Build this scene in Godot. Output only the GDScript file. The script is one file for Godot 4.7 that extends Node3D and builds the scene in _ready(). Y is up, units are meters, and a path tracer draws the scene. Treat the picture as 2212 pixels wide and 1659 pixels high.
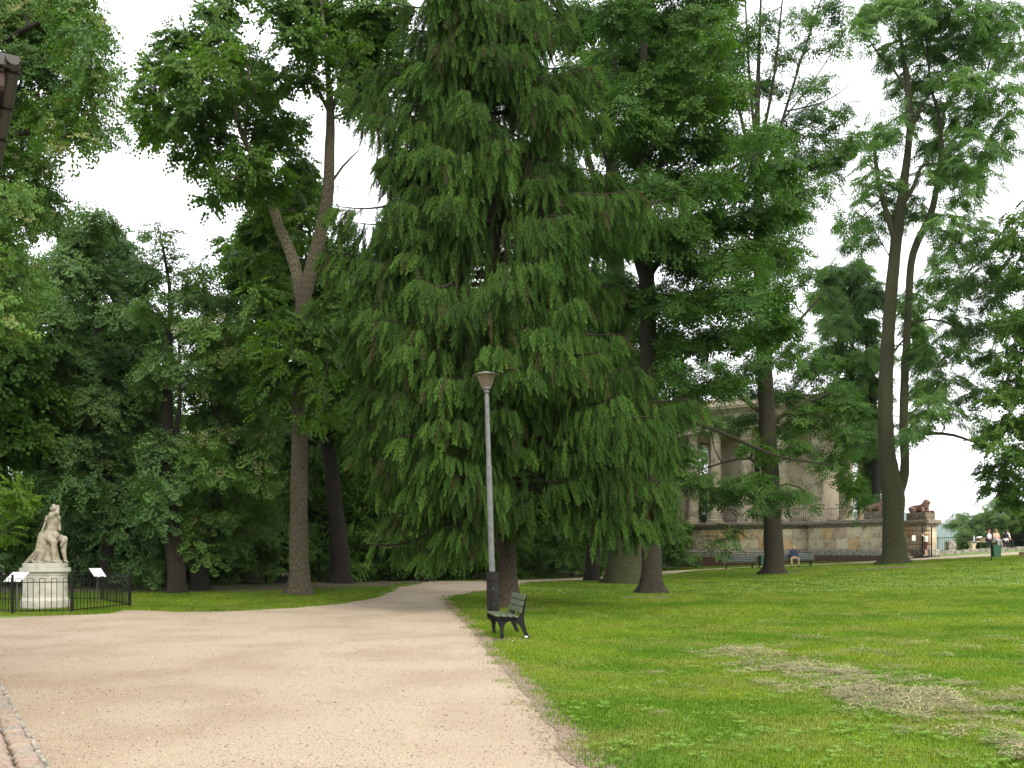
extends Node3D
# Park at the edge of an escarpment: gravel drive, mown lawn, big trees, a weeping spruce, a round temple.
# Frame coordinates used by P() are those of a 2212 x 1659 view; each point is unprojected once to a real place.

const FOCAL := 2160.0
const EYE := 1.6
const HORIZON := 1194.5
var rng := RandomNumberGenerator.new()
var noise := FastNoiseLite.new()
var M := {}
var path_poly := PackedVector2Array()
var soil_polys := []
var names := {}

# ---------------------------------------------------------------- mesh helper
class Geo:
	var v := PackedVector3Array()
	var n := PackedVector3Array()
	var uv := PackedVector2Array()
	var c := PackedColorArray()
	var i := PackedInt32Array()

	func vert(p: Vector3, nn: Vector3, t: Vector2, col: Color) -> int:
		v.append(p); n.append(nn); uv.append(t); c.append(col)
		return v.size() - 1

	func idx(a: int, b: int, d: int) -> void:
		# clockwise seen from the side the normals point to
		var w := (v[b] - v[a]).cross(v[d] - v[a])
		if w.dot(n[a] + n[b] + n[d]) > 0.0:
			i.append(a); i.append(d); i.append(b)
		else:
			i.append(a); i.append(b); i.append(d)

	func tri(a: Vector3, b: Vector3, d: Vector3, out: Vector3, col := Color.WHITE) -> void:
		var nn := (b - a).cross(d - a).normalized()
		if nn.dot(out) < 0.0:
			nn = -nn
		var p := vert(a, nn, Vector2(a.x, a.z), col)
		var q := vert(b, nn, Vector2(b.x, b.z), col)
		var r := vert(d, nn, Vector2(d.x, d.z), col)
		idx(p, q, r)

	func quad(a: Vector3, b: Vector3, d: Vector3, e: Vector3, out: Vector3, col := Color.WHITE) -> void:
		var nn := (b - a).cross(d - a).normalized()
		if nn.length_squared() < 0.5:
			nn = (d - a).cross(e - a).normalized()
		if nn.dot(out) < 0.0:
			nn = -nn
		var lu := a.distance_to(b)
		var lv := a.distance_to(e)
		var p := vert(a, nn, Vector2(0, 0), col)
		var q := vert(b, nn, Vector2(lu, 0), col)
		var r := vert(d, nn, Vector2(lu, lv), col)
		var s := vert(e, nn, Vector2(0, lv), col)
		idx(p, q, r)
		idx(p, r, s)

	# box with chamfered edges
	func box(at: Vector3, size: Vector3, bas := Basis.IDENTITY, ch := 0.004, col := Color.WHITE) -> void:
		var h := size * 0.5
		ch = minf(ch, minf(h.x, minf(h.y, h.z)) * 0.6)
		var f := func(sx: float, sy: float, sz: float, ax: int) -> Vector3:
			var p := Vector3(sx * (h.x - (0.0 if ax == 0 else ch)), sy * (h.y - (0.0 if ax == 1 else ch)), sz * (h.z - (0.0 if ax == 2 else ch)))
			return at + bas * p
		for s in [-1.0, 1.0]:
			quad(f.call(s, -1, -1, 0), f.call(s, 1, -1, 0), f.call(s, 1, 1, 0), f.call(s, -1, 1, 0), bas.x * s, col)
			quad(f.call(-1, s, -1, 1), f.call(1, s, -1, 1), f.call(1, s, 1, 1), f.call(-1, s, 1, 1), bas.y * s, col)
			quad(f.call(-1, -1, s, 2), f.call(1, -1, s, 2), f.call(1, 1, s, 2), f.call(-1, 1, s, 2), bas.z * s, col)
			for t in [-1.0, 1.0]:
				quad(f.call(s, t, -1, 0), f.call(s, t, 1, 0), f.call(s, t, 1, 1), f.call(s, t, -1, 1), bas.x * s + bas.y * t, col)
				quad(f.call(s, -1, t, 0), f.call(s, 1, t, 0), f.call(s, 1, t, 2), f.call(s, -1, t, 2), bas.x * s + bas.z * t, col)
				quad(f.call(-1, s, t, 1), f.call(1, s, t, 1), f.call(1, s, t, 2), f.call(-1, s, t, 2), bas.y * s + bas.z * t, col)
				for w in [-1.0, 1.0]:
					tri(f.call(s, t, w, 0), f.call(s, t, w, 1), f.call(s, t, w, 2), bas.x * s + bas.y * t + bas.z * w, col)

	# tube along points with a radius at each; rough = (amplitude share, noise)
	func tube(pts: PackedVector3Array, rad: PackedFloat32Array, sides: int, col := Color.WHITE, caps := true, nz: FastNoiseLite = null, amp := 0.0, vs := 1.0, lobe := 0.0) -> void:
		var m := pts.size()
		if m < 2:
			return
		var t0 := (pts[1] - pts[0]).normalized()
		var side := t0.cross(Vector3(0.31, 0.2, 0.93)).normalized()
		var first := v.size()
		var along := 0.0
		var nv := sides + 1
		for k in m:
			var t := (pts[mini(k + 1, m - 1)] - pts[maxi(k - 1, 0)]).normalized()
			side = (side - t * side.dot(t)).normalized()
			var up := t.cross(side)
			if k > 0:
				along += pts[k].distance_to(pts[k - 1])
			for s in nv:
				var a := TAU * (s % sides) / sides
				var dir := side * cos(a) + up * sin(a)
				var r := rad[k]
				if nz != null:
					r *= 1.0 + amp * nz.get_noise_3d(dir.x * 3.0 + pts[k].x, pts[k].y * 0.8, dir.z * 3.0 + pts[k].z)
				if lobe > 0.0:
					r *= 1.0 + lobe * exp(-along / 0.4) * (sin(a * 5.0 + pts[0].x) + 0.6 * sin(a * 3.0 + 1.7 + pts[m - 1].y))
				vert(pts[k] + dir * r, dir, Vector2(float(s) / sides * maxf(1.0, roundf(TAU * rad[0] * vs)), along * vs), col)
		for k in m - 1:
			for s in sides:
				var a := first + k * nv + s
				idx(a, a + 1, a + nv + 1)
				idx(a, a + nv + 1, a + nv)
		if caps:
			for e in [0, m - 1]:
				var o := (pts[0] - pts[1]).normalized() if e == 0 else (pts[m - 1] - pts[m - 2]).normalized()
				var ctr := vert(pts[e], o, Vector2.ZERO, col)
				var ring := []
				for s in sides:
					ring.append(vert(v[first + e * nv + s], o, Vector2.ZERO, col))
				for s in sides:
					idx(ctr, ring[s], ring[(s + 1) % sides])

	# turned shape: profile of (radius, height)
	func lathe(prof: PackedVector2Array, sides: int, at := Vector3.ZERO, col := Color.WHITE, a0 := 0.0, a1 := TAU, flutes := 0, depth := 0.0) -> void:
		for k in prof.size() - 1:
			var p := prof[k]
			var q := prof[k + 1]
			var e := (q - p)
			if e.length() < 1e-6:
				continue
			var nr := Vector2(e.y, -e.x).normalized()
			var base := v.size()
			for s in sides + 1:
				var a := a0 + (a1 - a0) * s / sides
				var dir := Vector3(cos(a), 0, sin(a))
				var m := 1.0
				if flutes > 0:
					m = 1.0 - depth * absf(sin(a * flutes * 0.5))
				var nn := (dir * nr.x + Vector3.UP * nr.y).normalized()
				if flutes > 0:
					var da := 0.02
					var m2 := 1.0 - depth * absf(sin((a + da) * flutes * 0.5))
					var m1 := 1.0 - depth * absf(sin((a - da) * flutes * 0.5))
					var tang := Vector3(-sin(a), 0, cos(a))
					nn = (dir - tang * ((m2 - m1) / (2.0 * da))).normalized()
				vert(at + dir * p.x * m + Vector3.UP * p.y, nn, Vector2(a * p.x, p.y), col)
				vert(at + dir * q.x * m + Vector3.UP * q.y, nn, Vector2(a * p.x, q.y), col)
			for s in sides:
				var b := base + s * 2
				if p.x > 1e-5:
					idx(b, b + 2, b + 1)
				if q.x > 1e-5:
					idx(b + 1, b + 2, b + 3)

	# flat outline (x right, y up) given thickness along z, placed by basis
	func plate(outline: PackedVector2Array, th: float, at := Vector3.ZERO, bas := Basis.IDENTITY, col := Color.WHITE) -> void:
		var t := Geometry2D.triangulate_polygon(outline)
		for s in [-0.5, 0.5]:
			for k in range(0, t.size(), 3):
				var w := []
				for j in 3:
					var q: Vector2 = outline[t[k + j]]
					w.append(at + bas * Vector3(q.x, q.y, s * th))
				tri(w[0], w[1], w[2], bas.z * s, col)
		var m := outline.size()
		var ccw := not Geometry2D.is_polygon_clockwise(outline)
		for k in m:
			var a := outline[k]
			var b := outline[(k + 1) % m]
			var o := Vector2(b.y - a.y, a.x - b.x) * (1.0 if ccw else -1.0)
			quad(at + bas * Vector3(a.x, a.y, -th * 0.5), at + bas * Vector3(b.x, b.y, -th * 0.5), at + bas * Vector3(b.x, b.y, th * 0.5), at + bas * Vector3(a.x, a.y, th * 0.5), bas * Vector3(o.x, o.y, 0), col)

	func mesh(mat: Material) -> ArrayMesh:
		var a := []
		a.resize(Mesh.ARRAY_MAX)
		a[Mesh.ARRAY_VERTEX] = v
		a[Mesh.ARRAY_NORMAL] = n
		a[Mesh.ARRAY_TEX_UV] = uv
		a[Mesh.ARRAY_COLOR] = c
		a[Mesh.ARRAY_INDEX] = i
		var m := ArrayMesh.new()
		m.add_surface_from_arrays(Mesh.PRIMITIVE_TRIANGLES, a)
		m.surface_set_material(0, mat)
		return m

# ---------------------------------------------------------------- distance field for bodies
class Field:
	var o: Vector3
	var h: float
	var nx: int
	var ny: int
	var nz: int
	var d := PackedFloat32Array()
	var w := PackedFloat32Array()
	var id := PackedInt32Array()
	var cols := PackedColorArray()

	func _init(lo: Vector3, hi: Vector3, cell: float) -> void:
		o = lo; h = cell
		nx = int((hi.x - lo.x) / cell) + 2
		ny = int((hi.y - lo.y) / cell) + 2
		nz = int((hi.z - lo.z) / cell) + 2
		d.resize(nx * ny * nz); d.fill(9.0)
		w.resize(nx * ny * nz); w.fill(9.0)
		id.resize(nx * ny * nz)

	# tapered capsule joined by a smooth minimum of width k; sq squeezes it along an axis
	func cap(a: Vector3, b: Vector3, ra: float, rb: float, col: Color, k := 0.03, sq := Vector3.ONE) -> void:
		var me := cols.size()
		cols.append(col)
		var r := maxf(ra, rb) / minf(sq.x, minf(sq.y, sq.z)) + k + h * 2.0
		var lo := ((a.min(b) - Vector3.ONE * r) - o) / h
		var hi := ((a.max(b) + Vector3.ONE * r) - o) / h
		var ab := (b - a) * sq
		var l2 := maxf(ab.length_squared(), 1e-9)
		for z in range(maxi(0, int(lo.z)), mini(nz - 1, int(hi.z)) + 1):
			for y in range(maxi(0, int(lo.y)), mini(ny - 1, int(hi.y)) + 1):
				var row := (z * ny + y) * nx
				for x in range(maxi(0, int(lo.x)), mini(nx - 1, int(hi.x)) + 1):
					var p := (o + Vector3(x, y, z) * h - a) * sq
					var t := clampf(p.dot(ab) / l2, 0.0, 1.0)
					var q := (p - ab * t).length() - lerpf(ra, rb, t)
					var e := d[row + x]
					if q < w[row + x]:
						w[row + x] = q
						id[row + x] = me
					var f := maxf(k - absf(e - q), 0.0) / k
					d[row + x] = minf(e, q) - f * f * k * 0.25

	func into(g: Geo, t := Transform3D.IDENTITY) -> void:
		var at := PackedInt32Array()
		at.resize(nx * ny * nz)
		at.fill(-1)
		var sx := 1
		var sy := nx
		var sz := nx * ny
		var off := [0, sx, sy, sx + sy, sz, sx + sz, sy + sz, sx + sy + sz]
		var edges := [[0, 1], [2, 3], [4, 5], [6, 7], [0, 2], [1, 3], [4, 6], [5, 7], [0, 4], [1, 5], [2, 6], [3, 7]]
		for z in nz - 1:
			for y in ny - 1:
				for x in nx - 1:
					var b := (z * ny + y) * nx + x
					var v0 := d[b]
					if absf(v0) > h * 2.5:
						continue
					var neg := 0
					for k in 8:
						if d[b + off[k]] < 0.0:
							neg += 1
					if neg == 0 or neg == 8:
						continue
					var s := Vector3.ZERO
					var m := 0
					for e in edges:
						var p: float = d[b + off[e[0]]]
						var q: float = d[b + off[e[1]]]
						if (p < 0.0) != (q < 0.0):
							var f := p / (p - q)
							var pa := Vector3(e[0] & 1, (e[0] >> 1) & 1, e[0] >> 2)
							var pb := Vector3(e[1] & 1, (e[1] >> 1) & 1, e[1] >> 2)
							s += pa.lerp(pb, f)
							m += 1
					s /= m
					var gr := Vector3(d[b + sx] - v0 + d[b + sx + sy + sz] - d[b + sy + sz], d[b + sy] - v0 + d[b + sx + sy + sz] - d[b + sx + sz], d[b + sz] - v0 + d[b + sx + sy + sz] - d[b + sx + sy])
					at[b] = g.vert(t * (o + (Vector3(x, y, z) + s) * h), (t.basis * gr).normalized(), Vector2.ZERO, cols[id[b]])
		for z in range(1, nz - 1):
			for y in range(1, ny - 1):
				for x in range(1, nx - 1):
					var b := (z * ny + y) * nx + x
					var neg := d[b] < 0.0
					if absf(d[b]) > h * 2.5:
						continue
					if neg != (d[b + sx] < 0.0):
						face(g, at, b, b - sy, b - sy - sz, b - sz)
					if neg != (d[b + sy] < 0.0):
						face(g, at, b, b - sx, b - sx - sz, b - sz)
					if neg != (d[b + sz] < 0.0):
						face(g, at, b, b - sx, b - sx - sy, b - sy)

	func face(g: Geo, at: PackedInt32Array, a: int, b: int, c: int, e: int) -> void:
		if at[a] < 0 or at[b] < 0 or at[c] < 0 or at[e] < 0:
			return
		g.idx(at[a], at[b], at[c])
		g.idx(at[a], at[c], at[e])

# ---------------------------------------------------------------- places
func P(px: float, py: float, d: float) -> Vector3:
	return Vector3((px - 1106.0) * d / FOCAL, EYE - (py - HORIZON) * d / FOCAL, -d)

func sp(x: float) -> float:
	return log(1.0 + exp(clampf(x / 1.5, -30.0, 30.0))) * 1.5

func gh(x: float, z: float) -> float:
	var d := -z
	var y := 0.3 * smoothstep(20.0, 46.0, d) + 0.055 * sp(minf(x, 60.0) - 9.5) * smoothstep(12.0, 45.0, d)
	var edge := lerpf(125.0, 86.0, smoothstep(-5.0, 12.0, x)) - 8.0 * smoothstep(28.0, 50.0, x)
	y -= 38.0 * smoothstep(edge, edge + 60.0, d)
	y -= 20.0 * smoothstep(70.0, 140.0, absf(x)) * smoothstep(40.0, 90.0, d)
	return y + 0.02 * noise.get_noise_2d(x * 6.0, z * 6.0) * smoothstep(9.0, 16.0, d)

func G(px: float, py: float) -> Vector2:   # where the view ray of that point meets the ground, as (x, z)
	var d := 20.0
	for k in 160:
		var x := (px - 1106.0) * d / FOCAL
		var want := (EYE - gh(x, -d)) * FOCAL / maxf(py - HORIZON, 8.0)
		d = lerpf(d, want, 0.12)
	return Vector2((px - 1106.0) * d / FOCAL, -d)

func on(x: float, z: float, up := 0.0) -> Vector3:
	return Vector3(x, gh(x, z) + up, z)

# ---------------------------------------------------------------- nodes
func numbered(called: String) -> String:
	if not names.has(called):
		names[called] = 0
		return called
	names[called] += 1
	return "%s_%03d" % [called, names[called]]

func thing(called: String, label: String, category: String, at := Vector3.ZERO, turn := 0.0, group := "") -> Node3D:
	var o := Node3D.new()
	o.name = numbered(called)
	add_child(o)
	o.position = at
	o.rotation.y = turn
	o.set_meta("label", label)
	o.set_meta("category", category)
	if group:
		o.set_meta("group", group)
	return o

func part(called: String, m: Mesh, parent: Node3D, at := Vector3.ZERO, bas := Basis.IDENTITY) -> MeshInstance3D:
	var o := MeshInstance3D.new()
	o.name = called
	o.mesh = m
	parent.add_child(o, true)
	o.transform = Transform3D(bas, at)
	return o

func structure(called: String, m: Mesh) -> MeshInstance3D:
	var o := MeshInstance3D.new()
	o.name = called
	o.mesh = m
	add_child(o, true)
	o.set_meta("kind", "structure")
	return o

func relabel(o: Node, label: String, group := "") -> void:
	o.set_meta("label", label)
	if group:
		o.set_meta("group", group)

func copy(src: Node3D, label: String, at: Vector3, turn: float) -> Node3D:
	var o: Node3D = src.duplicate()
	o.name = numbered(String(src.name).rstrip("0123456789_"))
	add_child(o)
	o.position = at
	o.rotation.y = turn
	o.set_meta("label", label)
	return o

func multi(called: String, m: Mesh, xs: Array, cols: PackedColorArray, parent: Node3D) -> MultiMeshInstance3D:
	var mm := MultiMesh.new()
	mm.transform_format = MultiMesh.TRANSFORM_3D
	mm.use_colors = true
	mm.mesh = m
	mm.instance_count = xs.size()
	var b := PackedFloat32Array()
	b.resize(xs.size() * 16)
	for k in xs.size():
		var t: Transform3D = xs[k]
		var j := k * 16
		b[j] = t.basis.x.x; b[j + 1] = t.basis.y.x; b[j + 2] = t.basis.z.x; b[j + 3] = t.origin.x
		b[j + 4] = t.basis.x.y; b[j + 5] = t.basis.y.y; b[j + 6] = t.basis.z.y; b[j + 7] = t.origin.y
		b[j + 8] = t.basis.x.z; b[j + 9] = t.basis.y.z; b[j + 10] = t.basis.z.z; b[j + 11] = t.origin.z
		b[j + 12] = cols[k].r; b[j + 13] = cols[k].g; b[j + 14] = cols[k].b; b[j + 15] = 1.0
	mm.buffer = b
	var o := MultiMeshInstance3D.new()
	o.name = called
	o.multimesh = mm
	parent.add_child(o, true)
	o.set_meta("kind", "stuff")
	return o

# ---------------------------------------------------------------- materials
func noise_tex(freq: float, ramp: Array, size := 512, octaves := 4, kind := FastNoiseLite.TYPE_SIMPLEX_SMOOTH, sd := 1, stretch := Vector2.ONE) -> ImageTexture:
	# ramp: [[offset, linear colour], ...]; the tile repeats without a seam
	var f := FastNoiseLite.new()
	f.noise_type = kind
	f.seed = sd
	f.frequency = freq
	f.fractal_octaves = octaves
	var im := f.get_seamless_image(size, size)
	im.convert(Image.FORMAT_RGB8)
	var lut := []
	for k in 256:
		var t := k / 255.0
		var col: Color = ramp[0][1]
		for j in ramp.size() - 1:
			if t >= ramp[j][0]:
				var u: float = clampf((t - ramp[j][0]) / maxf(ramp[j + 1][0] - ramp[j][0], 1e-5), 0.0, 1.0)
				col = (ramp[j][1] as Color).lerp(ramp[j + 1][1], u)
		col = col.linear_to_srgb()
		lut.append([int(clampf(col.r, 0, 1) * 255), int(clampf(col.g, 0, 1) * 255), int(clampf(col.b, 0, 1) * 255)])
	var src := im.get_data()
	var dst := PackedByteArray()
	dst.resize(src.size())
	for k in range(0, src.size(), 3):
		var e: Array = lut[src[k]]
		dst[k] = e[0]; dst[k + 1] = e[1]; dst[k + 2] = e[2]
	var out := Image.create_from_data(size, size, false, Image.FORMAT_RGB8, dst)
	if stretch != Vector2.ONE:
		out.resize(int(size * stretch.x), int(size * stretch.y))
	return ImageTexture.create_from_image(out)

func bump_tex(freq: float, size := 512, octaves := 5, sd := 3, kind := FastNoiseLite.TYPE_SIMPLEX_SMOOTH) -> ImageTexture:
	var f := FastNoiseLite.new()
	f.noise_type = kind
	f.seed = sd
	f.frequency = freq
	f.fractal_octaves = octaves
	return ImageTexture.create_from_image(f.get_seamless_image(size, size))

func mat(col: Color, rough := 0.8, vc := true) -> StandardMaterial3D:
	# col is a linear base colour
	var m := StandardMaterial3D.new()
	m.albedo_color = col.linear_to_srgb()
	m.roughness = rough
	m.vertex_color_use_as_albedo = vc
	return m

func textured(tex: Texture2D, scale: float, rough := 0.85, bump: Texture2D = null, relief := 0.5, world := true) -> StandardMaterial3D:
	var m := StandardMaterial3D.new()
	m.albedo_texture = tex
	m.roughness = rough
	m.uv1_triplanar = true
	m.uv1_world_triplanar = world
	m.uv1_scale = Vector3.ONE * scale
	m.vertex_color_use_as_albedo = true
	if bump:
		m.heightmap_enabled = true
		m.heightmap_texture = bump
		m.heightmap_scale = relief
	return m

func leaf_mat(gloss := 0.5) -> StandardMaterial3D:
	var m := mat(Color.WHITE, gloss)
	m.backlight_enabled = true
	m.backlight = Color(0.72, 0.86, 0.22).linear_to_srgb()
	m.metallic_specular = 0.34
	m.cull_mode = BaseMaterial3D.CULL_DISABLED
	return m

func C(r: float, g: float, b: float) -> Color:
	return Color(r, g, b)

func make_materials() -> void:
	M.leaf = leaf_mat(0.5)
	M.needle = leaf_mat(0.65)
	M.needle.backlight = Color(0.3, 0.36, 0.1).linear_to_srgb()
	M.grass = leaf_mat(0.7)
	M.hay = mat(Color.WHITE, 0.9)
	var bark_bump := bump_tex(0.055, 1024, 5, 7)
	var bark := func(dark: Color, light: Color, sd: int) -> StandardMaterial3D:
		var m := StandardMaterial3D.new()
		m.albedo_texture = noise_tex(0.055, [[0.25, dark], [0.46, dark.lerp(light, 0.35)], [0.62, dark.lerp(light, 0.7)], [0.8, light]], 1024, 5, FastNoiseLite.TYPE_SIMPLEX_SMOOTH, sd)
		m.roughness = 0.95
		m.uv1_scale = Vector3(0.5, 0.11, 1.0)
		m.vertex_color_use_as_albedo = true
		m.heightmap_enabled = true
		m.heightmap_texture = bark_bump
		m.heightmap_scale = 9.0
		return m
	M.bark_maple = bark.call(C(0.05, 0.042, 0.022), C(0.30, 0.255, 0.165), 11)
	M.bark_oak = bark.call(C(0.022, 0.019, 0.01), C(0.10, 0.085, 0.045), 12)
	M.bark_ash = bark.call(C(0.032, 0.036, 0.013), C(0.155, 0.155, 0.065), 13)
	M.bark_spruce = bark.call(C(0.035, 0.027, 0.017), C(0.18, 0.14, 0.09), 14)
	M.bark_dark = bark.call(C(0.014, 0.011, 0.007), C(0.055, 0.043, 0.026), 15)
	# gravel: fine grain with larger patches of dust
	var gv := StandardMaterial3D.new()
	gv.albedo_texture = noise_tex(0.11, [[0.2, C(0.15, 0.108, 0.072)], [0.40, C(0.33, 0.264, 0.187)], [0.62, C(0.425, 0.348, 0.25)], [0.85, C(0.55, 0.475, 0.365)]], 1024, 4, FastNoiseLite.TYPE_SIMPLEX_SMOOTH, 21)
	gv.uv1_triplanar = true
	gv.uv1_world_triplanar = true
	gv.uv1_scale = Vector3.ONE * 0.53
	gv.roughness = 0.95
	gv.heightmap_enabled = true
	gv.heightmap_texture = bump_tex(0.12, 1024, 4, 22)
	gv.heightmap_scale = 0.9
	gv.detail_enabled = true
	gv.detail_blend_mode = BaseMaterial3D.BLEND_MODE_MUL
	gv.detail_albedo = noise_tex(0.012, [[0.2, C(0.84, 0.80, 0.77)], [0.45, C(0.95, 0.925, 0.905)], [0.65, C(1, 1, 1)]], 512, 4, FastNoiseLite.TYPE_SIMPLEX_SMOOTH, 23)
	gv.detail_uv_layer = BaseMaterial3D.DETAIL_UV_2
	gv.uv2_triplanar = true
	gv.uv2_world_triplanar = true
	gv.uv2_scale = Vector3.ONE * 0.061
	M.gravel = gv
	# lawn soil under the blades
	var lw := gv.duplicate()
	lw.albedo_texture = noise_tex(0.06, [[0.25, C(0.075, 0.135, 0.016)], [0.5, C(0.135, 0.24, 0.026)], [0.75, C(0.21, 0.29, 0.05)]], 1024, 5, FastNoiseLite.TYPE_SIMPLEX_SMOOTH, 31)
	lw.uv1_scale = Vector3.ONE * 0.37
	lw.detail_albedo = noise_tex(0.015, [[0.3, C(0.8, 0.85, 0.8)], [0.6, C(1.0, 1.0, 1.0)], [0.75, C(1.0, 0.96, 0.9)]], 512, 4, FastNoiseLite.TYPE_SIMPLEX_SMOOTH, 33)
	lw.heightmap_scale = 2.0
	M.lawn = lw
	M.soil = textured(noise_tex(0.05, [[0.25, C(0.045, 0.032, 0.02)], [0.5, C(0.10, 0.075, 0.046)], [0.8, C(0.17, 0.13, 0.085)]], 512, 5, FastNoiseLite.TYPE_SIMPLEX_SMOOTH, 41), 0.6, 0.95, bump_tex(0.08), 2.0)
	var st := noise_tex(0.012, [[0.12, C(0.22, 0.165, 0.11)], [0.3, C(0.47, 0.405, 0.30)], [0.6, C(0.60, 0.54, 0.415)], [0.78, C(0.60, 0.50, 0.325)], [0.93, C(0.45, 0.29, 0.135)]], 512, 6, FastNoiseLite.TYPE_SIMPLEX_SMOOTH, 51)
	M.stone = textured(st, 0.21, 0.9, bump_tex(0.05, 512, 5, 52), 1.2)
	M.stone_grey = textured(noise_tex(0.02, [[0.2, C(0.12, 0.11, 0.09)], [0.5, C(0.30, 0.28, 0.235)], [0.8, C(0.43, 0.40, 0.34)]], 512, 6, FastNoiseLite.TYPE_SIMPLEX_SMOOTH, 53), 0.4, 0.9, bump_tex(0.05, 512, 5, 54), 1.0)
	M.plaster = textured(noise_tex(0.01, [[0.2, C(0.46, 0.37, 0.27)], [0.5, C(0.60, 0.51, 0.39)], [0.8, C(0.66, 0.58, 0.46)]], 512, 5, FastNoiseLite.TYPE_SIMPLEX_SMOOTH, 55), 0.17, 0.9)
	M.marble = textured(noise_tex(0.014, [[0.14, C(0.15, 0.125, 0.08)], [0.34, C(0.31, 0.275, 0.2)], [0.6, C(0.42, 0.38, 0.295)], [0.85, C(0.48, 0.44, 0.36)]], 512, 6, FastNoiseLite.TYPE_SIMPLEX_SMOOTH, 56), 0.9, 0.75, bump_tex(0.05, 512, 4, 57), 0.5)
	M.lionstone = textured(noise_tex(0.02, [[0.2, C(0.14, 0.085, 0.065)], [0.55, C(0.29, 0.175, 0.135)], [0.85, C(0.37, 0.25, 0.2)]], 256, 5, FastNoiseLite.TYPE_SIMPLEX_SMOOTH, 58), 0.8, 0.9)
	M.brick = textured(noise_tex(0.06, [[0.2, C(0.045, 0.03, 0.024)], [0.5, C(0.12, 0.065, 0.045)], [0.8, C(0.20, 0.115, 0.08)]], 512, 4, FastNoiseLite.TYPE_SIMPLEX_SMOOTH, 59), 0.7, 0.95, bump_tex(0.07), 1.5)
	M.iron = mat(C(0.007, 0.0068, 0.0065), 0.55)
	M.iron.metallic_specular = 0.35
	M.pedestal = textured(noise_tex(0.01, [[0.15, C(0.40, 0.375, 0.31)], [0.5, C(0.54, 0.52, 0.455)], [0.85, C(0.60, 0.58, 0.52)]], 512, 6, FastNoiseLite.TYPE_SIMPLEX_SMOOTH, 71), 0.6, 0.8, bump_tex(0.05, 512, 4, 57), 0.3)
	M.eave = mat(C(0.03, 0.027, 0.026), 0.5)
	M.black_plastic = mat(C(0.008, 0.007, 0.007), 0.42)
	M.black_plastic.metallic_specular = 0.35
	M.pole = textured(noise_tex(0.02, [[0.2, C(0.10, 0.108, 0.105)], [0.8, C(0.15, 0.158, 0.155)]], 256, 4, FastNoiseLite.TYPE_SIMPLEX_SMOOTH, 60), 0.7, 0.5)
	M.pole.metallic = 0.2
	M.lampmetal = mat(C(0.50, 0.46, 0.43), 0.35)
	M.lampmetal.metallic = 0.6
	M.grille = mat(C(0.30, 0.24, 0.19), 0.4)
	M.grille.metallic = 0.5
	M.slat = textured(noise_tex(0.02, [[0.2, C(0.035, 0.052, 0.026)], [0.5, C(0.075, 0.105, 0.052)], [0.8, C(0.115, 0.145, 0.08)]], 512, 5, FastNoiseLite.TYPE_SIMPLEX_SMOOTH, 61), 1.3, 0.55, bump_tex(0.03, 512, 4, 62), 0.25)
	M.slat_far = textured(noise_tex(0.02, [[0.2, C(0.03, 0.05, 0.042)], [0.8, C(0.075, 0.105, 0.09)]], 256, 4, FastNoiseLite.TYPE_SIMPLEX_SMOOTH, 63), 1.1, 0.5)
	M.bin = mat(C(0.008, 0.07, 0.028), 0.4)
	M.board = mat(C(0.80, 0.80, 0.80), 0.35)
	M.wood_red = textured(noise_tex(0.03, [[0.2, C(0.022, 0.012, 0.009)], [0.5, C(0.055, 0.024, 0.015)], [0.85, C(0.12, 0.05, 0.028)]], 256, 5, FastNoiseLite.TYPE_SIMPLEX_SMOOTH, 64), 0.9, 0.7)
	M.zinc = mat(C(0.16, 0.155, 0.155), 0.4)
	M.zinc.metallic = 0.7
	M.cloth = mat(Color.WHITE, 0.9)
	M.white = mat(C(0.75, 0.75, 0.73), 0.6)
	M.hill = textured(noise_tex(0.05, [[0.2, C(0.03, 0.06, 0.02)], [0.55, C(0.06, 0.105, 0.03)], [0.8, C(0.16, 0.2, 0.07)]], 512, 5, FastNoiseLite.TYPE_SIMPLEX_SMOOTH, 65), 0.006, 0.95, bump_tex(0.05), 300.0)
	M.edge_soil = textured(noise_tex(0.09, [[0.25, C(0.09, 0.065, 0.04)], [0.45, C(0.20, 0.15, 0.10)], [0.6, C(0.30, 0.235, 0.165)], [0.85, C(0.42, 0.34, 0.25)]], 512, 5, FastNoiseLite.TYPE_SIMPLEX_SMOOTH, 42), 0.9, 0.95, bump_tex(0.1), 1.5)
	M.pebble = mat(Color.WHITE, 0.9)
	M.cobble = textured(noise_tex(0.03, [[0.2, C(0.6, 0.58, 0.55)], [0.5, C(0.95, 0.95, 0.95)], [0.8, C(1, 1, 1)]], 256, 5, FastNoiseLite.TYPE_SIMPLEX_SMOOTH, 66), 2.0, 0.85, bump_tex(0.05, 256, 4, 67), 0.6)

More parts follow.
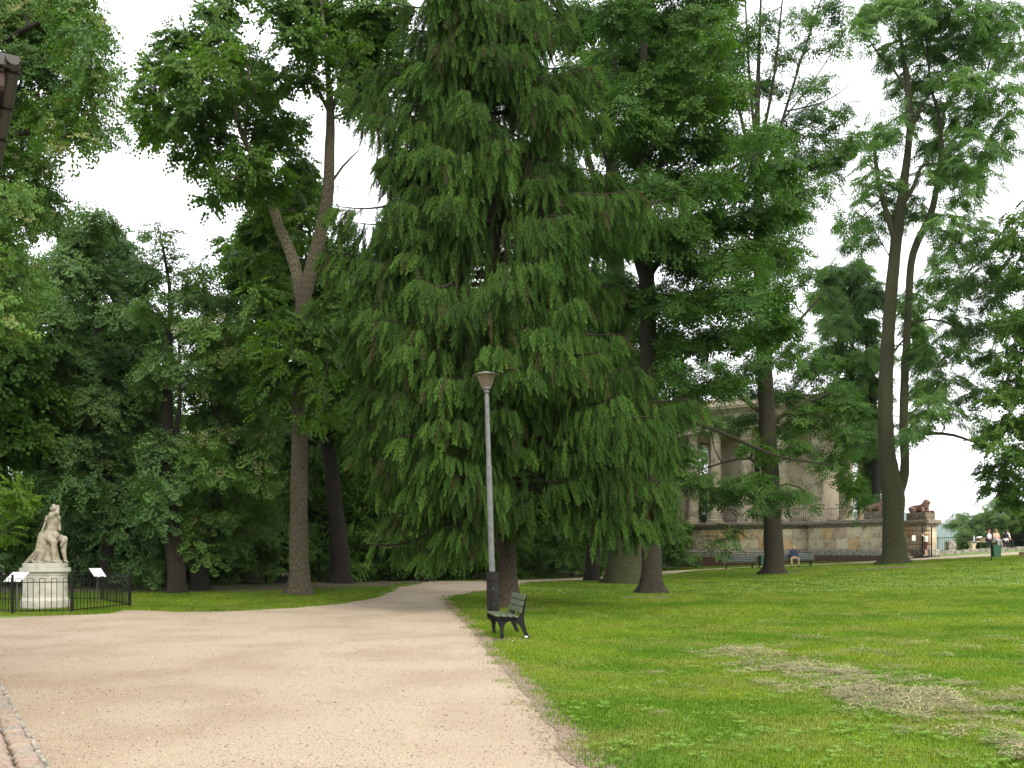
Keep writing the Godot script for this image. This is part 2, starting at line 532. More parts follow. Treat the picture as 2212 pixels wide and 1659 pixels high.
# ---------------------------------------------------------------- scene
func _ready() -> void:
	rng.seed = 4711
	noise.seed = 5
	noise.frequency = 0.02
	noise.fractal_octaves = 3
	var cam := Camera3D.new()
	cam.name = "camera"
	cam.projection = Camera3D.PROJECTION_FRUSTUM
	cam.near = 0.1
	cam.far = 12000.0
	cam.size = 0.1 * 1659.0 / FOCAL
	cam.frustum_offset = Vector2(0.0, 0.1 * (HORIZON - 829.5) / FOCAL)
	add_child(cam)
	cam.position = Vector3(0, EYE, 0)
	cam.current = true
	var env := Environment.new()
	env.background_mode = Environment.BG_SKY
	var sky := Sky.new()
	var sm := ProceduralSkyMaterial.new()
	sm.sky_top_color = Color(0.97, 0.98, 1.0)
	sm.sky_horizon_color = Color(1.0, 1.0, 1.0)
	sm.ground_bottom_color = Color(0.35, 0.38, 0.32)
	sm.ground_horizon_color = Color(0.8, 0.82, 0.82)
	sm.sky_energy_multiplier = 1.0
	sky.sky_material = sm
	env.sky = sky
	env.background_energy_multiplier = 1.0
	env.tonemap_mode = Environment.TONE_MAPPER_LINEAR
	env.tonemap_exposure = 2.45
	env.fog_enabled = true
	env.fog_density = 0.00007
	env.fog_light_color = Color(0.86, 0.92, 1.0)
	env.sdfgi_enabled = true
	env.ssao_enabled = true
	env.ssil_enabled = true
	var we := WorldEnvironment.new()
	we.name = "environment"
	we.environment = env
	add_child(we)
	var sun := DirectionalLight3D.new()
	sun.name = "sun"
	sun.light_energy = 0.5
	sun.light_color = Color(1.0, 0.97, 0.92)
	sun.light_angular_distance = 30.0
	sun.shadow_enabled = true
	add_child(sun)
	sun.look_at_from_position(Vector3(16, 30, 30), Vector3.ZERO)

	make_materials()
	print("materials ", Time.get_ticks_msec())
	build_ground()
	print("ground ", Time.get_ticks_msec())
	build_temple()
	build_eave()
	print("buildings ", Time.get_ticks_msec())
	build_trees()
	print("trees ", Time.get_ticks_msec())
	build_objects()
	build_people()
	print("objects ", Time.get_ticks_msec())
	build_grass()
	print("done ", Time.get_ticks_msec())

# ---------------------------------------------------------------- ground
func axis(lo: float, hi: float, a: float, b: float, step: float) -> PackedFloat32Array:
	var out := PackedFloat32Array()
	var x := a
	while x < b:
		out.append(x)
		x += step
	var s := step
	var left := PackedFloat32Array()
	x = a
	while x > lo:
		s *= 1.25
		x = maxf(lo, x - s)
		left.append(x)
	left.reverse()
	s = step
	x = out[out.size() - 1]
	while x < hi:
		s *= 1.25
		x = minf(hi, x + s)
		out.append(x)
	left.append_array(out)
	return left

func sheet(poly: PackedVector2Array, up: float, m: Material, step := 1.0) -> ArrayMesh:
	# a polygon of (x, z) laid on the ground, cut along a grid so that it follows the slopes
	var g := Geo.new()
	var lo := poly[0]
	var hi := poly[0]
	for q in poly:
		lo = lo.min(q)
		hi = hi.max(q)
	var x := floorf(lo.x / step) * step
	while x < hi.x:
		var z := floorf(lo.y / step) * step
		while z < hi.y:
			var cell := PackedVector2Array([Vector2(x, z), Vector2(x + step, z), Vector2(x + step, z + step), Vector2(x, z + step)])
			for piece in Geometry2D.intersect_polygons(poly, cell):
				var t := Geometry2D.triangulate_polygon(piece)
				for k in range(0, t.size(), 3):
					var w := []
					for j in 3:
						var q: Vector2 = piece[t[k + j]]
						var e := 0.3
						var nn := Vector3(gh(q.x - e, q.y) - gh(q.x + e, q.y), 2.0 * e, gh(q.x, q.y - e) - gh(q.x, q.y + e)).normalized()
						w.append(g.vert(Vector3(q.x, gh(q.x, q.y) + up, q.y), nn, q, Color.WHITE))
					g.idx(w[0], w[1], w[2])
			z += step
		x += step
	return g.mesh(m)

func ragged(pts: PackedVector2Array, amp: float, step := 0.3, closed := true) -> PackedVector2Array:
	var out := PackedVector2Array()
	var m := pts.size()
	for k in (m if closed else m - 1):
		var a := pts[k]
		var b := pts[(k + 1) % m]
		var nstep := clampi(int(a.distance_to(b) / step), 1, 60)
		var nd := (b - a).orthogonal().normalized()
		for j in nstep:
			var q := a.lerp(b, float(j) / nstep)
			out.append(q + nd * amp * (noise.get_noise_2d(q.x * 40.0, q.y * 40.0) + 0.6 * noise.get_noise_2d(q.x * 120.0 + 50.0, q.y * 120.0)))
	if not closed:
		out.append(pts[m - 1])
	return out

func smooth_line(pts: PackedVector2Array, per := 6) -> PackedVector2Array:
	var out := PackedVector2Array()
	for k in pts.size() - 1:
		var p0 := pts[maxi(k - 1, 0)]
		var p3 := pts[mini(k + 2, pts.size() - 1)]
		for j in per:
			out.append(pts[k].cubic_interpolate(pts[k + 1], p0, p3, float(j) / per))
	out.append(pts[pts.size() - 1])
	return out

func build_ground() -> void:
	var xs := axis(-5500.0, 6800.0, -62.0, 62.0, 1.0)
	var zs := axis(-6200.0, 60.0, -130.0, 12.0, 1.0)
	var g := Geo.new()
	for z in zs:
		for x in xs:
			var e := 0.4
			var nn := Vector3(gh(x - e, z) - gh(x + e, z), 2.0 * e, gh(x, z - e) - gh(x, z + e)).normalized()
			g.vert(Vector3(x, gh(x, z), z), nn, Vector2(x, z), Color.WHITE)
	var w := xs.size()
	for j in zs.size() - 1:
		for k in w - 1:
			var a := j * w + k
			g.idx(a, a + 1, a + w + 1)
			g.idx(a, a + w + 1, a + w)
	structure("ground", g.mesh(M.lawn))
	# gravel drive in front and its branch to the temple, one polygon
	var right := PackedVector2Array([Vector2(3.4, 3.0), Vector2(2.0, -3.5)])
	for q in [[1300, 1659], [1245, 1590], [1185, 1520], [1125, 1455], [1078, 1410], [1046, 1372], [1012, 1340], [982, 1314], [974, 1301], [988, 1288], [1040, 1278], [1110, 1270]]:
		right.append(G(q[0], q[1]))
	var outline := smooth_line(right, 8)
	for q in [Vector2(0.6, -44.0), Vector2(-3.5, -45.5)]:
		outline.append(q)
	var left := PackedVector2Array()
	for q in [[852, 1271], [842, 1281], [800, 1294], [740, 1304], [620, 1315], [500, 1321], [400, 1323], [340, 1321], [270, 1319], [235, 1326], [120, 1331], [0, 1336], [-200, 1344]]:
		left.append(G(q[0], q[1]))
	left.append(Vector2(-22.0, -18.0))
	outline.append_array(smooth_line(left, 6))
	outline.append_array(PackedVector2Array([Vector2(-22, -16), Vector2(-9.5, -14.0), Vector2(-3.2, 3.0)]))
	path_poly = ragged(outline, 0.16)
	var mid := smooth_line(PackedVector2Array([Vector2(-2.2, -44.2), Vector2(1.0, -46.0), Vector2(4.8, -51.5), Vector2(8.5, -60.0), Vector2(11.5, -65.8), Vector2(15.0, -66.2), Vector2(18.5, -64.6), Vector2(22.5, -62.8), Vector2(28.0, -63.2), Vector2(34.0, -64.8), Vector2(44.0, -67.0)]), 5)
	var band := PackedVector2Array()
	var back := PackedVector2Array()
	for k in mid.size():
		var t := (mid[mini(k + 1, mid.size() - 1)] - mid[maxi(k - 1, 0)]).normalized().orthogonal()
		var hw := 1.3 + 1.6 * smoothstep(20.0, 30.0, mid[k].x)
		band.append(mid[k] + t * hw)
		back.append(mid[k] - t * hw)
	back.reverse()
	band.append_array(back)
	var best := 0.0
	for q in Geometry2D.merge_polygons(path_poly, ragged(band, 0.12, 0.5)):
		if not Geometry2D.is_polygon_clockwise(q) and q.size() > best:
			best = q.size()
			path_poly = q
	structure("gravel_path", sheet(path_poly, 0.012, M.gravel))
	# bare earth: the strip at the foot of the wood, the wood floor, rings round the trunks, the worn patch by the railing
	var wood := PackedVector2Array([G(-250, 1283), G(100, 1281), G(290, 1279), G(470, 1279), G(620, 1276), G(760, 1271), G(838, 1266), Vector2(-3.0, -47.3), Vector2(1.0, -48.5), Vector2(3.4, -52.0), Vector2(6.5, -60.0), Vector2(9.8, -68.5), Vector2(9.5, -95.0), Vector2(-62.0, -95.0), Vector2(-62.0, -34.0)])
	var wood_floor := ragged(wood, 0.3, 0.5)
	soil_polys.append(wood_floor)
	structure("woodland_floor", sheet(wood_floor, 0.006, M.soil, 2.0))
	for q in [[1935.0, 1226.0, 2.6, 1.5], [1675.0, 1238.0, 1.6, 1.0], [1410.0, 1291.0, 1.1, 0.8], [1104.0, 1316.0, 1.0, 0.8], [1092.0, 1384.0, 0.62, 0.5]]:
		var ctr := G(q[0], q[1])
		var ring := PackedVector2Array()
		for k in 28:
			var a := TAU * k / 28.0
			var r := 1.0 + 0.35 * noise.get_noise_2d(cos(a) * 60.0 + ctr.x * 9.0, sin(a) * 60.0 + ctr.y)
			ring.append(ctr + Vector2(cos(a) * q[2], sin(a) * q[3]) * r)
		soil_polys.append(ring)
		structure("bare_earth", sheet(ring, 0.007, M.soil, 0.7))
	# crumbled soil and leaf bits along the lawn edge of the drive
	var er := smooth_line(right, 8)
	var strip := PackedVector2Array()
	var inner := PackedVector2Array()
	for k in range(6, 82):
		var t := (er[mini(k + 1, er.size() - 1)] - er[k - 1]).normalized().orthogonal()
		var q := er[k]
		var wd := 0.05 + 0.10 * absf(noise.get_noise_2d(q.x * 30.0 + 40.0, q.y * 30.0)) * (1.0 if k < 60 else 2.0)
		strip.append(q + t * 0.18)
		inner.append(q - t * wd)
	inner.reverse()
	strip.append_array(inner)
	structure("crumbled_soil", sheet(ragged(strip, 0.045, 0.07), 0.018, M.edge_soil, 0.7))
	# hills beyond the river
	var hg := Geo.new()
	var cols := 90
	for j in 14:
		for k in cols:
			var x := lerpf(-3500.0, 6500.0, float(k) / (cols - 1))
			var t := j / 13.0
			var z := -4200.0 - 1500.0 * t
			var y := -60.0 + 330.0 * sin(t * PI * 0.62) * (0.72 + 0.5 * noise.get_noise_2d(x * 0.13, z * 0.05)) + 16.0 * noise.get_noise_2d(x * 1.0, z * 1.0)
			hg.vert(Vector3(x, y, z), Vector3.UP, Vector2(x, z), Color.WHITE)
	for j in 13:
		for k in cols - 1:
			var a := j * cols + k
			hg.idx(a, a + 1, a + cols + 1)
			hg.idx(a, a + cols + 1, a + cols)
	var hs := SurfaceTool.new()
	hs.create_from(hg.mesh(M.hill), 0)
	hs.generate_normals()
	var hm := hs.commit()
	hm.surface_set_material(0, M.hill)
	structure("hills", hm)

# ---------------------------------------------------------------- grass, hay, pebbles
func in_bare(q: Vector2) -> bool:
	for s in soil_polys:
		if Geometry2D.is_point_in_polygon(q, s):
			return true
	return false

func tuft(blades: int, spread: float, height: float, width: float, sd: int, broad := false) -> ArrayMesh:
	var g := Geo.new()
	var r := RandomNumberGenerator.new()
	r.seed = sd
	for k in blades:
		var a := r.randf() * TAU
		var p := Vector3(cos(a), 0, sin(a)) * spread * sqrt(r.randf())
		var b := r.randf() * TAU
		var lean := Vector3(cos(b), 0, sin(b)) * r.randf_range(0.15, 0.95)
		var hh := height * r.randf_range(0.5, 1.15)
		var sd2 := Vector3(-sin(b + 0.7), 0, cos(b + 0.7)) * width * r.randf_range(0.7, 1.3)
		var mid := p + (Vector3.UP * 0.62 + lean * 0.3) * hh
		var tip := p + (Vector3.UP * 0.95 + lean) * hh
		var col := Color.WHITE * r.randf_range(0.8, 1.15)
		col.b *= r.randf_range(0.7, 1.1)
		if r.randf() < 0.16:
			col = Color(1.45, 1.1, 1.6) * r.randf_range(0.8, 1.0)
		var nn := (Vector3.UP * 0.8 + lean.normalized() * 0.4).normalized()
		var i0 := g.vert(p - sd2 * 0.5 - Vector3.UP * 0.012, nn, Vector2.ZERO, col)
		var i1 := g.vert(p + sd2 * 0.5 - Vector3.UP * 0.012, nn, Vector2.ZERO, col)
		var i2 := g.vert(mid + sd2 * 0.45, nn, Vector2.ZERO, col)
		var i3 := g.vert(mid - sd2 * 0.45, nn, Vector2.ZERO, col)
		var i4 := g.vert(tip, nn, Vector2.ZERO, col)
		g.idx(i0, i1, i2)
		g.idx(i0, i2, i3)
		g.idx(i3, i2, i4)
	return g.mesh(M.grass)

func build_grass() -> void:
	rng.seed = 99
	var near := tuft(46, 0.15, 0.055, 0.006, 3)
	var far := tuft(40, 0.34, 0.06, 0.016, 4)
	var xs_near := []
	var c_near := PackedColorArray()
	var xs_far := []
	var c_far := PackedColorArray()
	var lawn_at := func(q: Vector2) -> bool:
		return not Geometry2D.is_point_in_polygon(q, path_poly)
	var hue := func(q: Vector2) -> Color:
		var a := noise.get_noise_2d(q.x * 14.0, q.y * 14.0)
		var b := noise.get_noise_2d(q.x * 45.0 + 300.0, q.y * 45.0)
		var e := noise.get_noise_2d(q.x * 8.0 + 900.0, q.y * 26.0)
		var col := C(0.16, 0.30, 0.024).lerp(C(0.30, 0.41, 0.045), clampf(0.5 + a * 1.7, 0, 1))
		col = col.lerp(C(0.36, 0.39, 0.10), clampf(b * 1.6 + e * 1.3 - 0.05, 0, 0.85))
		var row := sin((q.y * 0.93 + q.x * 0.36) * 3.3 + 2.0 * noise.get_noise_2d(q.x * 10.0, q.y * 10.0))
		return col.lerp(C(0.32, 0.37, 0.08), clampf(row * 0.35, 0.0, 0.3) * smoothstep(1.0, 6.0, q.x))
	# near lawn, right of the drive
	var cells := 0
	var d := 6.4
	while d < 34.0:
		var stp := 0.115 if d < 14.0 else 0.15 if d < 22.0 else 0.2
		var w := d * 0.53 + 1.5
		var x := -w
		while x < w:
			var q := Vector2(x + rng.randf_range(-0.6, 0.6) * stp, -d + rng.randf_range(-0.6, 0.6) * stp)
			x += stp
			if q.x < -1.2 and d < 25.0:
				continue
			if not lawn_at.call(q):
				# a few blades creep onto the gravel edge
				if rng.randf() > 0.02 + 0.12 * maxf(0.0, noise.get_noise_2d(q.x * 60.0, q.y * 60.0)) or lawn_at.call(q + Vector2(0.3, 0.0)) == false:
					continue
			if in_bare(q) and rng.randf() < 0.8:
				continue
			var s := rng.randf_range(0.75, 1.25) * (1.0 + 0.35 * noise.get_noise_2d(q.x * 30.0, q.y * 30.0))
			var b := Basis(Vector3.UP, rng.randf() * TAU).scaled(Vector3(s, s * (1.0 if d < 20.0 else 1.15), s) * (1.0 if d < 14.0 else 1.3))
			xs_near.append(Transform3D(b, on(q.x, q.y)))
			c_near.append((hue.call(q) as Color) * rng.randf_range(0.85, 1.15))
			cells += 1
		d += stp
	while d < 74.0:
		var stp := 0.42
		var w := d * 0.53 + 2.0
		var x := -w
		while x < w:
			var q := Vector2(x + rng.randf_range(-0.6, 0.6) * stp, -d + rng.randf_range(-0.6, 0.6) * stp)
			x += stp
			if not lawn_at.call(q) or (in_bare(q) and rng.randf() < 0.85):
				continue
			if Vector2(q.x - 20.9, q.y + 80.0).length() < 9.2 or (q.x > 22.0 and d > 65.0) or (q.x < -3.0 and d > 44.0):
				continue
			var s := rng.randf_range(0.8, 1.25)
			xs_far.append(Transform3D(Basis(Vector3.UP, rng.randf() * TAU).scaled(Vector3.ONE * s), on(q.x, q.y)))
			c_far.append((hue.call(q) as Color) * rng.randf_range(0.85, 1.1))
		d += stp
	multi("grass", near, xs_near, c_near, self)
	multi("grass", far, xs_far, c_far, self)
	print("tufts ", xs_near.size(), " ", xs_far.size())
	# clover and plantain in the near lawn
	var wg := Geo.new()
	for k in 9:
		var a := TAU * k / 9.0 + rng.randf() * 0.4
		var dr := Vector3(cos(a), rng.randf_range(0.25, 0.8), sin(a)).normalized()
		leaf(wg, Vector3(cos(a), 0, sin(a)) * 0.01 + Vector3.UP * rng.randf_range(0.0, 0.03), dr, Vector3.UP, rng.randf_range(0.03, 0.05), PackedVector2Array([Vector2(0.3, 0.2), Vector2(0.65, 0.24)]), Color.WHITE * rng.randf_range(0.8, 1.15), 0.2)
	var wx := []
	var wc := PackedColorArray()
	for k in 3800:
		var dd := 6.8 * pow(4.0, rng.randf())
		var q := Vector2(rng.randf_range(-0.1, 0.56) * dd, -dd)
		if noise.get_noise_2d(q.x * 38.0 + 500.0, q.y * 38.0) + rng.randf_range(-0.25, 0.25) < 0.12 or not lawn_at.call(q) or in_bare(q):
			continue
		var sz := rng.randf_range(0.6, 1.25)
		wx.append(Transform3D(Basis(Vector3.UP, rng.randf() * TAU).scaled(Vector3.ONE * sz), on(q.x, q.y, 0.015)))
		wc.append(C(0.17, 0.31, 0.045).lerp(C(0.25, 0.38, 0.08), rng.randf()))
	var weeds := multi("lawn_weeds", wg.mesh(M.grass), wx, wc, self)
	weeds.set_meta("label", "low broad leaved clover and weeds in the near lawn")
	weeds.set_meta("category", "weeds")
	# dry mown grass lying in a swath
	var g := Geo.new()
	for k in 70:
		var a := rng.randf() * TAU
		var p := Vector3(cos(a), 0, sin(a)) * 0.16 * sqrt(rng.randf()) + Vector3.UP * rng.randf_range(0.004, 0.05)
		var b := rng.randf() * TAU
		var dir := Vector3(cos(b), rng.randf_range(-0.25, 0.3), sin(b)).normalized()
		var l := rng.randf_range(0.05, 0.13)
		var bend := Vector3(-sin(b), rng.randf_range(-0.2, 0.5), cos(b)) * l * 0.3
		var sd := Vector3(-dir.z, 0, dir.x).normalized() * rng.randf_range(0.0025, 0.005)
		var col := Color.WHITE * rng.randf_range(0.6, 1.15)
		if rng.randf() < 0.2:
			col = Color(0.6, 0.85, 0.5) * rng.randf_range(0.6, 1.0)
		var i0 := g.vert(p - sd, Vector3.UP, Vector2.ZERO, col)
		var i1 := g.vert(p + sd, Vector3.UP, Vector2.ZERO, col)
		var i2 := g.vert(p + dir * l * 0.5 + bend + sd, Vector3.UP, Vector2.ZERO, col)
		var i3 := g.vert(p + dir * l * 0.5 + bend - sd, Vector3.UP, Vector2.ZERO, col)
		var i4 := g.vert(p + dir * l, Vector3.UP, Vector2.ZERO, col)
		g.idx(i0, i1, i2)
		g.idx(i0, i2, i3)
		g.idx(i3, i2, i4)
	var hay := g.mesh(M.hay)
	var hx := []
	var hc := PackedColorArray()
	var drop := func(q: Vector2, s: float) -> void:
		var b := (Basis(Vector3.UP, rng.randf() * TAU) * Basis(Vector3.RIGHT, rng.randf_range(-0.25, 0.25))).scaled(Vector3(s, s * rng.randf_range(0.35, 1.0), s))
		hx.append(Transform3D(b, on(q.x, q.y, 0.02)))
		hc.append(C(0.42, 0.345, 0.19).lerp(C(0.31, 0.29, 0.14), rng.randf()) * rng.randf_range(0.75, 1.15))
	var line := smooth_line(PackedVector2Array([G(1470, 1388), G(1580, 1405), G(1680, 1432), G(1780, 1462), G(1850, 1485), G(1930, 1510), G(2010, 1545), G(2100, 1570), G(2190, 1600), G(2330, 1650)]), 26)
	for k in line.size():
		var q := line[k]
		var wide := 0.42 + 0.4 * noise.get_noise_2d(q.x * 50.0, q.y * 50.0)
		var dense := clampf(0.22 + 2.4 * noise.get_noise_2d(q.x * 48.0 + 77.0, q.y * 48.0), 0.0, 1.0)
		for j in int(7 * dense):
			var off := Vector2(rng.randfn(), rng.randfn()) * wide * 0.72
			drop.call(q + off, rng.randf_range(0.7, 1.25))
	for k in 900:   # thin leftovers in rough rows to the right
		var row := rng.randi() % 8
		var t := rng.randf()
		var q := G(lerpf(1640, 2260, t), 1318.0 + row * 27.0 + t * 40.0 + rng.randfn() * 4.0)
		if noise.get_noise_2d(q.x * 30.0 + 11.0, q.y * 30.0) < 0.06 or q.y < -40.0:
			continue
		drop.call(q, rng.randf_range(0.5, 1.0))
	for k in 160:
		var q := G(rng.randf_range(1330, 2000), rng.randf_range(1380, 1560))
		if noise.get_noise_2d(q.x * 60.0 + 5.0, q.y * 60.0) > 0.22:
			drop.call(q, rng.randf_range(0.4, 0.8))
	var hay_node := multi("mown_grass_litter", hay, hx, hc, self)
	hay_node.set_meta("label", "dry tan mown grass lying in a swath across the lawn")
	hay_node.set_meta("category", "hay")
	# pebbles on the drive
	var pg := Geo.new()
	var prof := PackedVector2Array([Vector2(0.0, 0.42), Vector2(0.55, 0.36), Vector2(0.95, 0.08), Vector2(0.85, -0.3), Vector2(0.0, -0.42)])
	pg.lathe(prof, 6)
	var peb := pg.mesh(M.pebble)
	var px := []
	var pc := PackedColorArray()
	for k in 62000:
		var dd := 6.6 * pow(5.0, rng.randf())
		var q := Vector2(rng.randf_range(-0.55, 0.3) * dd, -dd)
		if not Geometry2D.is_point_in_polygon(q, path_poly):
			continue
		# coarser towards the building, where the drive is not worn smooth
		if rng.randf() > 0.22 + 0.78 * smoothstep(0.15, -0.45, q.x / dd) + 0.8 * noise.get_noise_2d(q.x * 14.0 + q.y * 9.0, q.y * 40.0):
			continue
		var s := rng.randf_range(0.0028, 0.0078) * (1.0 + dd * 0.02) * (1.9 if rng.randf() < 0.03 else 1.0)
		var b := Basis(Vector3.UP, rng.randf() * TAU).scaled(Vector3(s, s * rng.randf_range(0.6, 1.0), s * rng.randf_range(0.6, 1.0)))
		px.append(Transform3D(b, on(q.x, q.y, 0.013)))
		var tone := rng.randf()
		pc.append(C(0.12, 0.08, 0.055) if tone < 0.26 else C(0.55, 0.48, 0.40) if tone > 0.93 else C(0.42, 0.31, 0.22) * rng.randf_range(0.55, 1.15))
	# crumbs of soil and leaf bits frayed over both sides of the lawn edge, a few blown onto the drive
	var rim := PackedVector2Array()
	for q in [[1300, 1659], [1245, 1590], [1185, 1520], [1125, 1455], [1078, 1410], [1046, 1372], [1012, 1340], [982, 1314], [974, 1301]]:
		rim.append(G(q[0], q[1]))
	rim = smooth_line(rim, 40)
	for k in 9000:
		var q := rim[rng.randi() % rim.size()] + Vector2(rng.randfn() * 0.17 - 0.05, rng.randfn() * 0.12)
		if rng.randf() < 0.14:
			q += Vector2(-absf(rng.randfn()) * 1.6, rng.randfn() * 0.6)
		var s := rng.randf_range(0.004, 0.013)
		var b := Basis(Vector3.UP, rng.randf() * TAU).scaled(Vector3(s, s * 0.45, s * rng.randf_range(0.35, 0.9)))
		px.append(Transform3D(b, on(q.x, q.y, 0.02)))
		pc.append(C(0.10, 0.07, 0.04).lerp(C(0.30, 0.23, 0.15), rng.randf()))
	multi("pebbles", peb, px, pc, self)
	for o in get_children():
		if o is MultiMeshInstance3D and not o.has_meta("label"):
			var gr: bool = String(o.name).begins_with("grass")
			o.set_meta("label", ("short green grass blades of the mown lawn" if String(o.name) == "grass" else "short grass of the lawn farther back under the trees") if gr else "small loose pebbles scattered over the gravel drive")
			o.set_meta("category", "grass" if gr else "gravel")

# ---------------------------------------------------------------- foliage pieces
var sprays := {}

func leaf_outline(kind: String) -> PackedVector2Array:
	# half outline along the midrib (length 1), side positive; the other half is mirrored
	match kind:
		"maple": return PackedVector2Array([Vector2(0.0, 0.06), Vector2(-0.06, 0.34), Vector2(0.2, 0.30), Vector2(0.34, 0.62), Vector2(0.52, 0.28), Vector2(0.7, 0.26)])
		"oak": return PackedVector2Array([Vector2(0.12, 0.07), Vector2(0.3, 0.22), Vector2(0.4, 0.12), Vector2(0.58, 0.30), Vector2(0.7, 0.15), Vector2(0.86, 0.2)])
		"ash": return PackedVector2Array([Vector2(0.3, 0.2), Vector2(0.65, 0.17)])
		"lime": return PackedVector2Array([Vector2(0.0, 0.2), Vector2(0.2, 0.42), Vector2(0.6, 0.32)])
	return PackedVector2Array([Vector2(0.35, 0.32)])

func leaf(g: Geo, p: Vector3, dir: Vector3, nrm: Vector3, len: float, out: PackedVector2Array, col: Color, fold := 0.25) -> void:
	nrm = (nrm - dir * nrm.dot(dir)).normalized()
	var side := dir.cross(nrm)
	var tip := p + dir * len - nrm * len * 0.12
	for s in [-1.0, 1.0]:
		var nn: Vector3 = (nrm - side * s * fold).normalized()
		var a := g.vert(p, nn, Vector2.ZERO, col)
		var b := g.vert(tip, nn, Vector2.ZERO, col)
		var prev := a
		for q in out:
			var e := g.vert(p + dir * q.x * len + side * s * q.y * len + nrm * (absf(q.y) * fold - 0.12 * q.x * q.x) * len, nn, Vector2.ZERO, col)
			if prev != a:
				g.idx(a, prev, e)
			prev = e
		g.idx(a, prev, b)

func spray(kind: String) -> ArrayMesh:
	if sprays.has(kind):
		return sprays[kind]
	var g := Geo.new()
	var r := RandomNumberGenerator.new()
	r.seed = hash(kind)
	var wood := C(0.6, 0.45, 0.4)
	if kind == "spruce":
		# a hanging branchlet: axis down -y, shoots to both sides, pale new growth at the ends
		var axis_pts := PackedVector3Array()
		var rr := PackedFloat32Array()
		for k in 5:
			var t := k / 4.0
			axis_pts.append(Vector3(0.10 * sin(t * 2.0), -0.62 * t, 0.03 * t))
			rr.append(0.007 * (1.0 - 0.7 * t))
		g.tube(axis_pts, rr, 3, C(0.9, 0.55, 0.35), false)
		for k in 20:
			var t := (k + 0.5) / 20.0
			var p := Vector3(0.10 * sin(t * 2.0), -0.62 * t, 0.03 * t)
			var az := k * 2.4 + r.randf_range(-0.4, 0.4)
			var dir := Vector3(cos(az) * 0.6, -1.0 - r.randf() * 0.5, sin(az) * 0.6).normalized()
			var l := r.randf_range(0.12, 0.21) * (1.1 - 0.3 * t)
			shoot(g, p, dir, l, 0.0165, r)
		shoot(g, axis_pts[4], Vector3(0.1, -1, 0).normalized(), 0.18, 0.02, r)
		sprays[kind] = g.mesh(M.needle)
		return sprays[kind]
	var out := leaf_outline(kind)
	var length: float = {"maple": 0.55, "oak": 0.5, "ash": 0.5, "lime": 0.6, "wood": 0.7}.get(kind, 0.55)
	var count: int = {"maple": 17, "oak": 22, "ash": 7, "lime": 26, "wood": 22}.get(kind, 20)
	var size: float = {"maple": 0.15, "oak": 0.125, "ash": 0.145, "lime": 0.095, "wood": 0.13}.get(kind, 0.12)
	g.tube(PackedVector3Array([Vector3(-0.1, 0, 0), Vector3(length * 0.5, 0.015, 0), Vector3(length, -0.03, 0)]), PackedFloat32Array([0.007, 0.005, 0.002]), 3, wood, false)
	for k in count:
		var t := (k + 0.7) / count
		var sgn := 1.0 if k % 2 == 0 else -1.0
		var p := Vector3(length * t, 0.015 - 0.045 * t * t, 0)
		var az := sgn * r.randf_range(0.5, 1.3) * (1.0 - 0.5 * t)
		var reach := r.randf_range(0.03, 0.16)
		var hd := Vector3(cos(az), 0, sin(az))
		var col := Color.WHITE * r.randf_range(0.78, 1.2)
		col.b *= r.randf_range(0.7, 1.2)
		col.r *= r.randf_range(0.88, 1.15)
		if kind == "ash":
			# a pinnate leaf: leaflets in pairs on a drooping stalk
			var dirs := (hd + Vector3.DOWN * r.randf_range(0.25, 0.7)).normalized()
			for j in 3:
				var b := p + dirs * (0.05 + 0.085 * j)
				for s in [-1.0, 1.0]:
					var sd: Vector3 = dirs.cross(Vector3.UP).normalized() * s
					leaf(g, b, (sd * 0.9 + dirs * 0.5 + Vector3.DOWN * 0.25).normalized(), Vector3(r.randf_range(-0.4, 0.4), 1, r.randf_range(-0.4, 0.4)), size * r.randf_range(0.8, 1.1), out, col, 0.15)
			leaf(g, p + dirs * 0.32, (dirs + Vector3.DOWN * 0.3).normalized(), Vector3(0.2, 1, 0), size, out, col, 0.15)
			continue
		var b2 := p + hd * reach + Vector3(0, r.randf_range(-0.06, 0.05), 0)
		var dr := (hd + Vector3.DOWN * r.randf_range(0.0, 0.75)).normalized()
		leaf(g, b2, dr, Vector3(r.randf_range(-0.5, 0.5), 1.0, r.randf_range(-0.5, 0.5)), size * r.randf_range(0.65, 1.15), out, col)
	sprays[kind] = g.mesh(M.leaf)
	return sprays[kind]

func shoot(g: Geo, p: Vector3, dir: Vector3, l: float, w: float, r: RandomNumberGenerator) -> void:
	# a needled shoot: a spindle of three crossing fins with toothed edges
	var a := dir.cross(Vector3(0.3, 0.1, 0.9)).normalized()
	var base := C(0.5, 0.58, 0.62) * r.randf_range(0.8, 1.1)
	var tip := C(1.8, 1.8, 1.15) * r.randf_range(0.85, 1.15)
	for f in 3:
		var s := a.rotated(dir, f * PI / 3.0)
		var nn := dir.cross(s)
		var c0 := g.vert(p, nn, Vector2.ZERO, base)
		var teeth := 4
		var prev_l := c0
		var prev_r := c0
		for k in teeth:
			var t := (k + 0.8) / teeth
			var ww := w * sin(clampf(t * 0.8 + 0.15, 0, 1) * PI * 0.9) * r.randf_range(0.8, 1.2)
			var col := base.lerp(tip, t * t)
			var mid := g.vert(p + dir * l * (t - 0.06), nn, Vector2.ZERO, col)
			var le := g.vert(p + dir * l * (t + 0.07) + s * ww, nn, Vector2.ZERO, col)
			var ri := g.vert(p + dir * l * (t + 0.07) - s * ww, nn, Vector2.ZERO, col)
			g.idx(prev_l, le, mid)
			g.idx(prev_r, mid, ri)
			if prev_l != c0:
				g.idx(prev_l, mid, prev_r)
			prev_l = le
			prev_r = ri
		var e := g.vert(p + dir * l, nn, Vector2.ZERO, tip)
		g.idx(prev_l, e, prev_r)

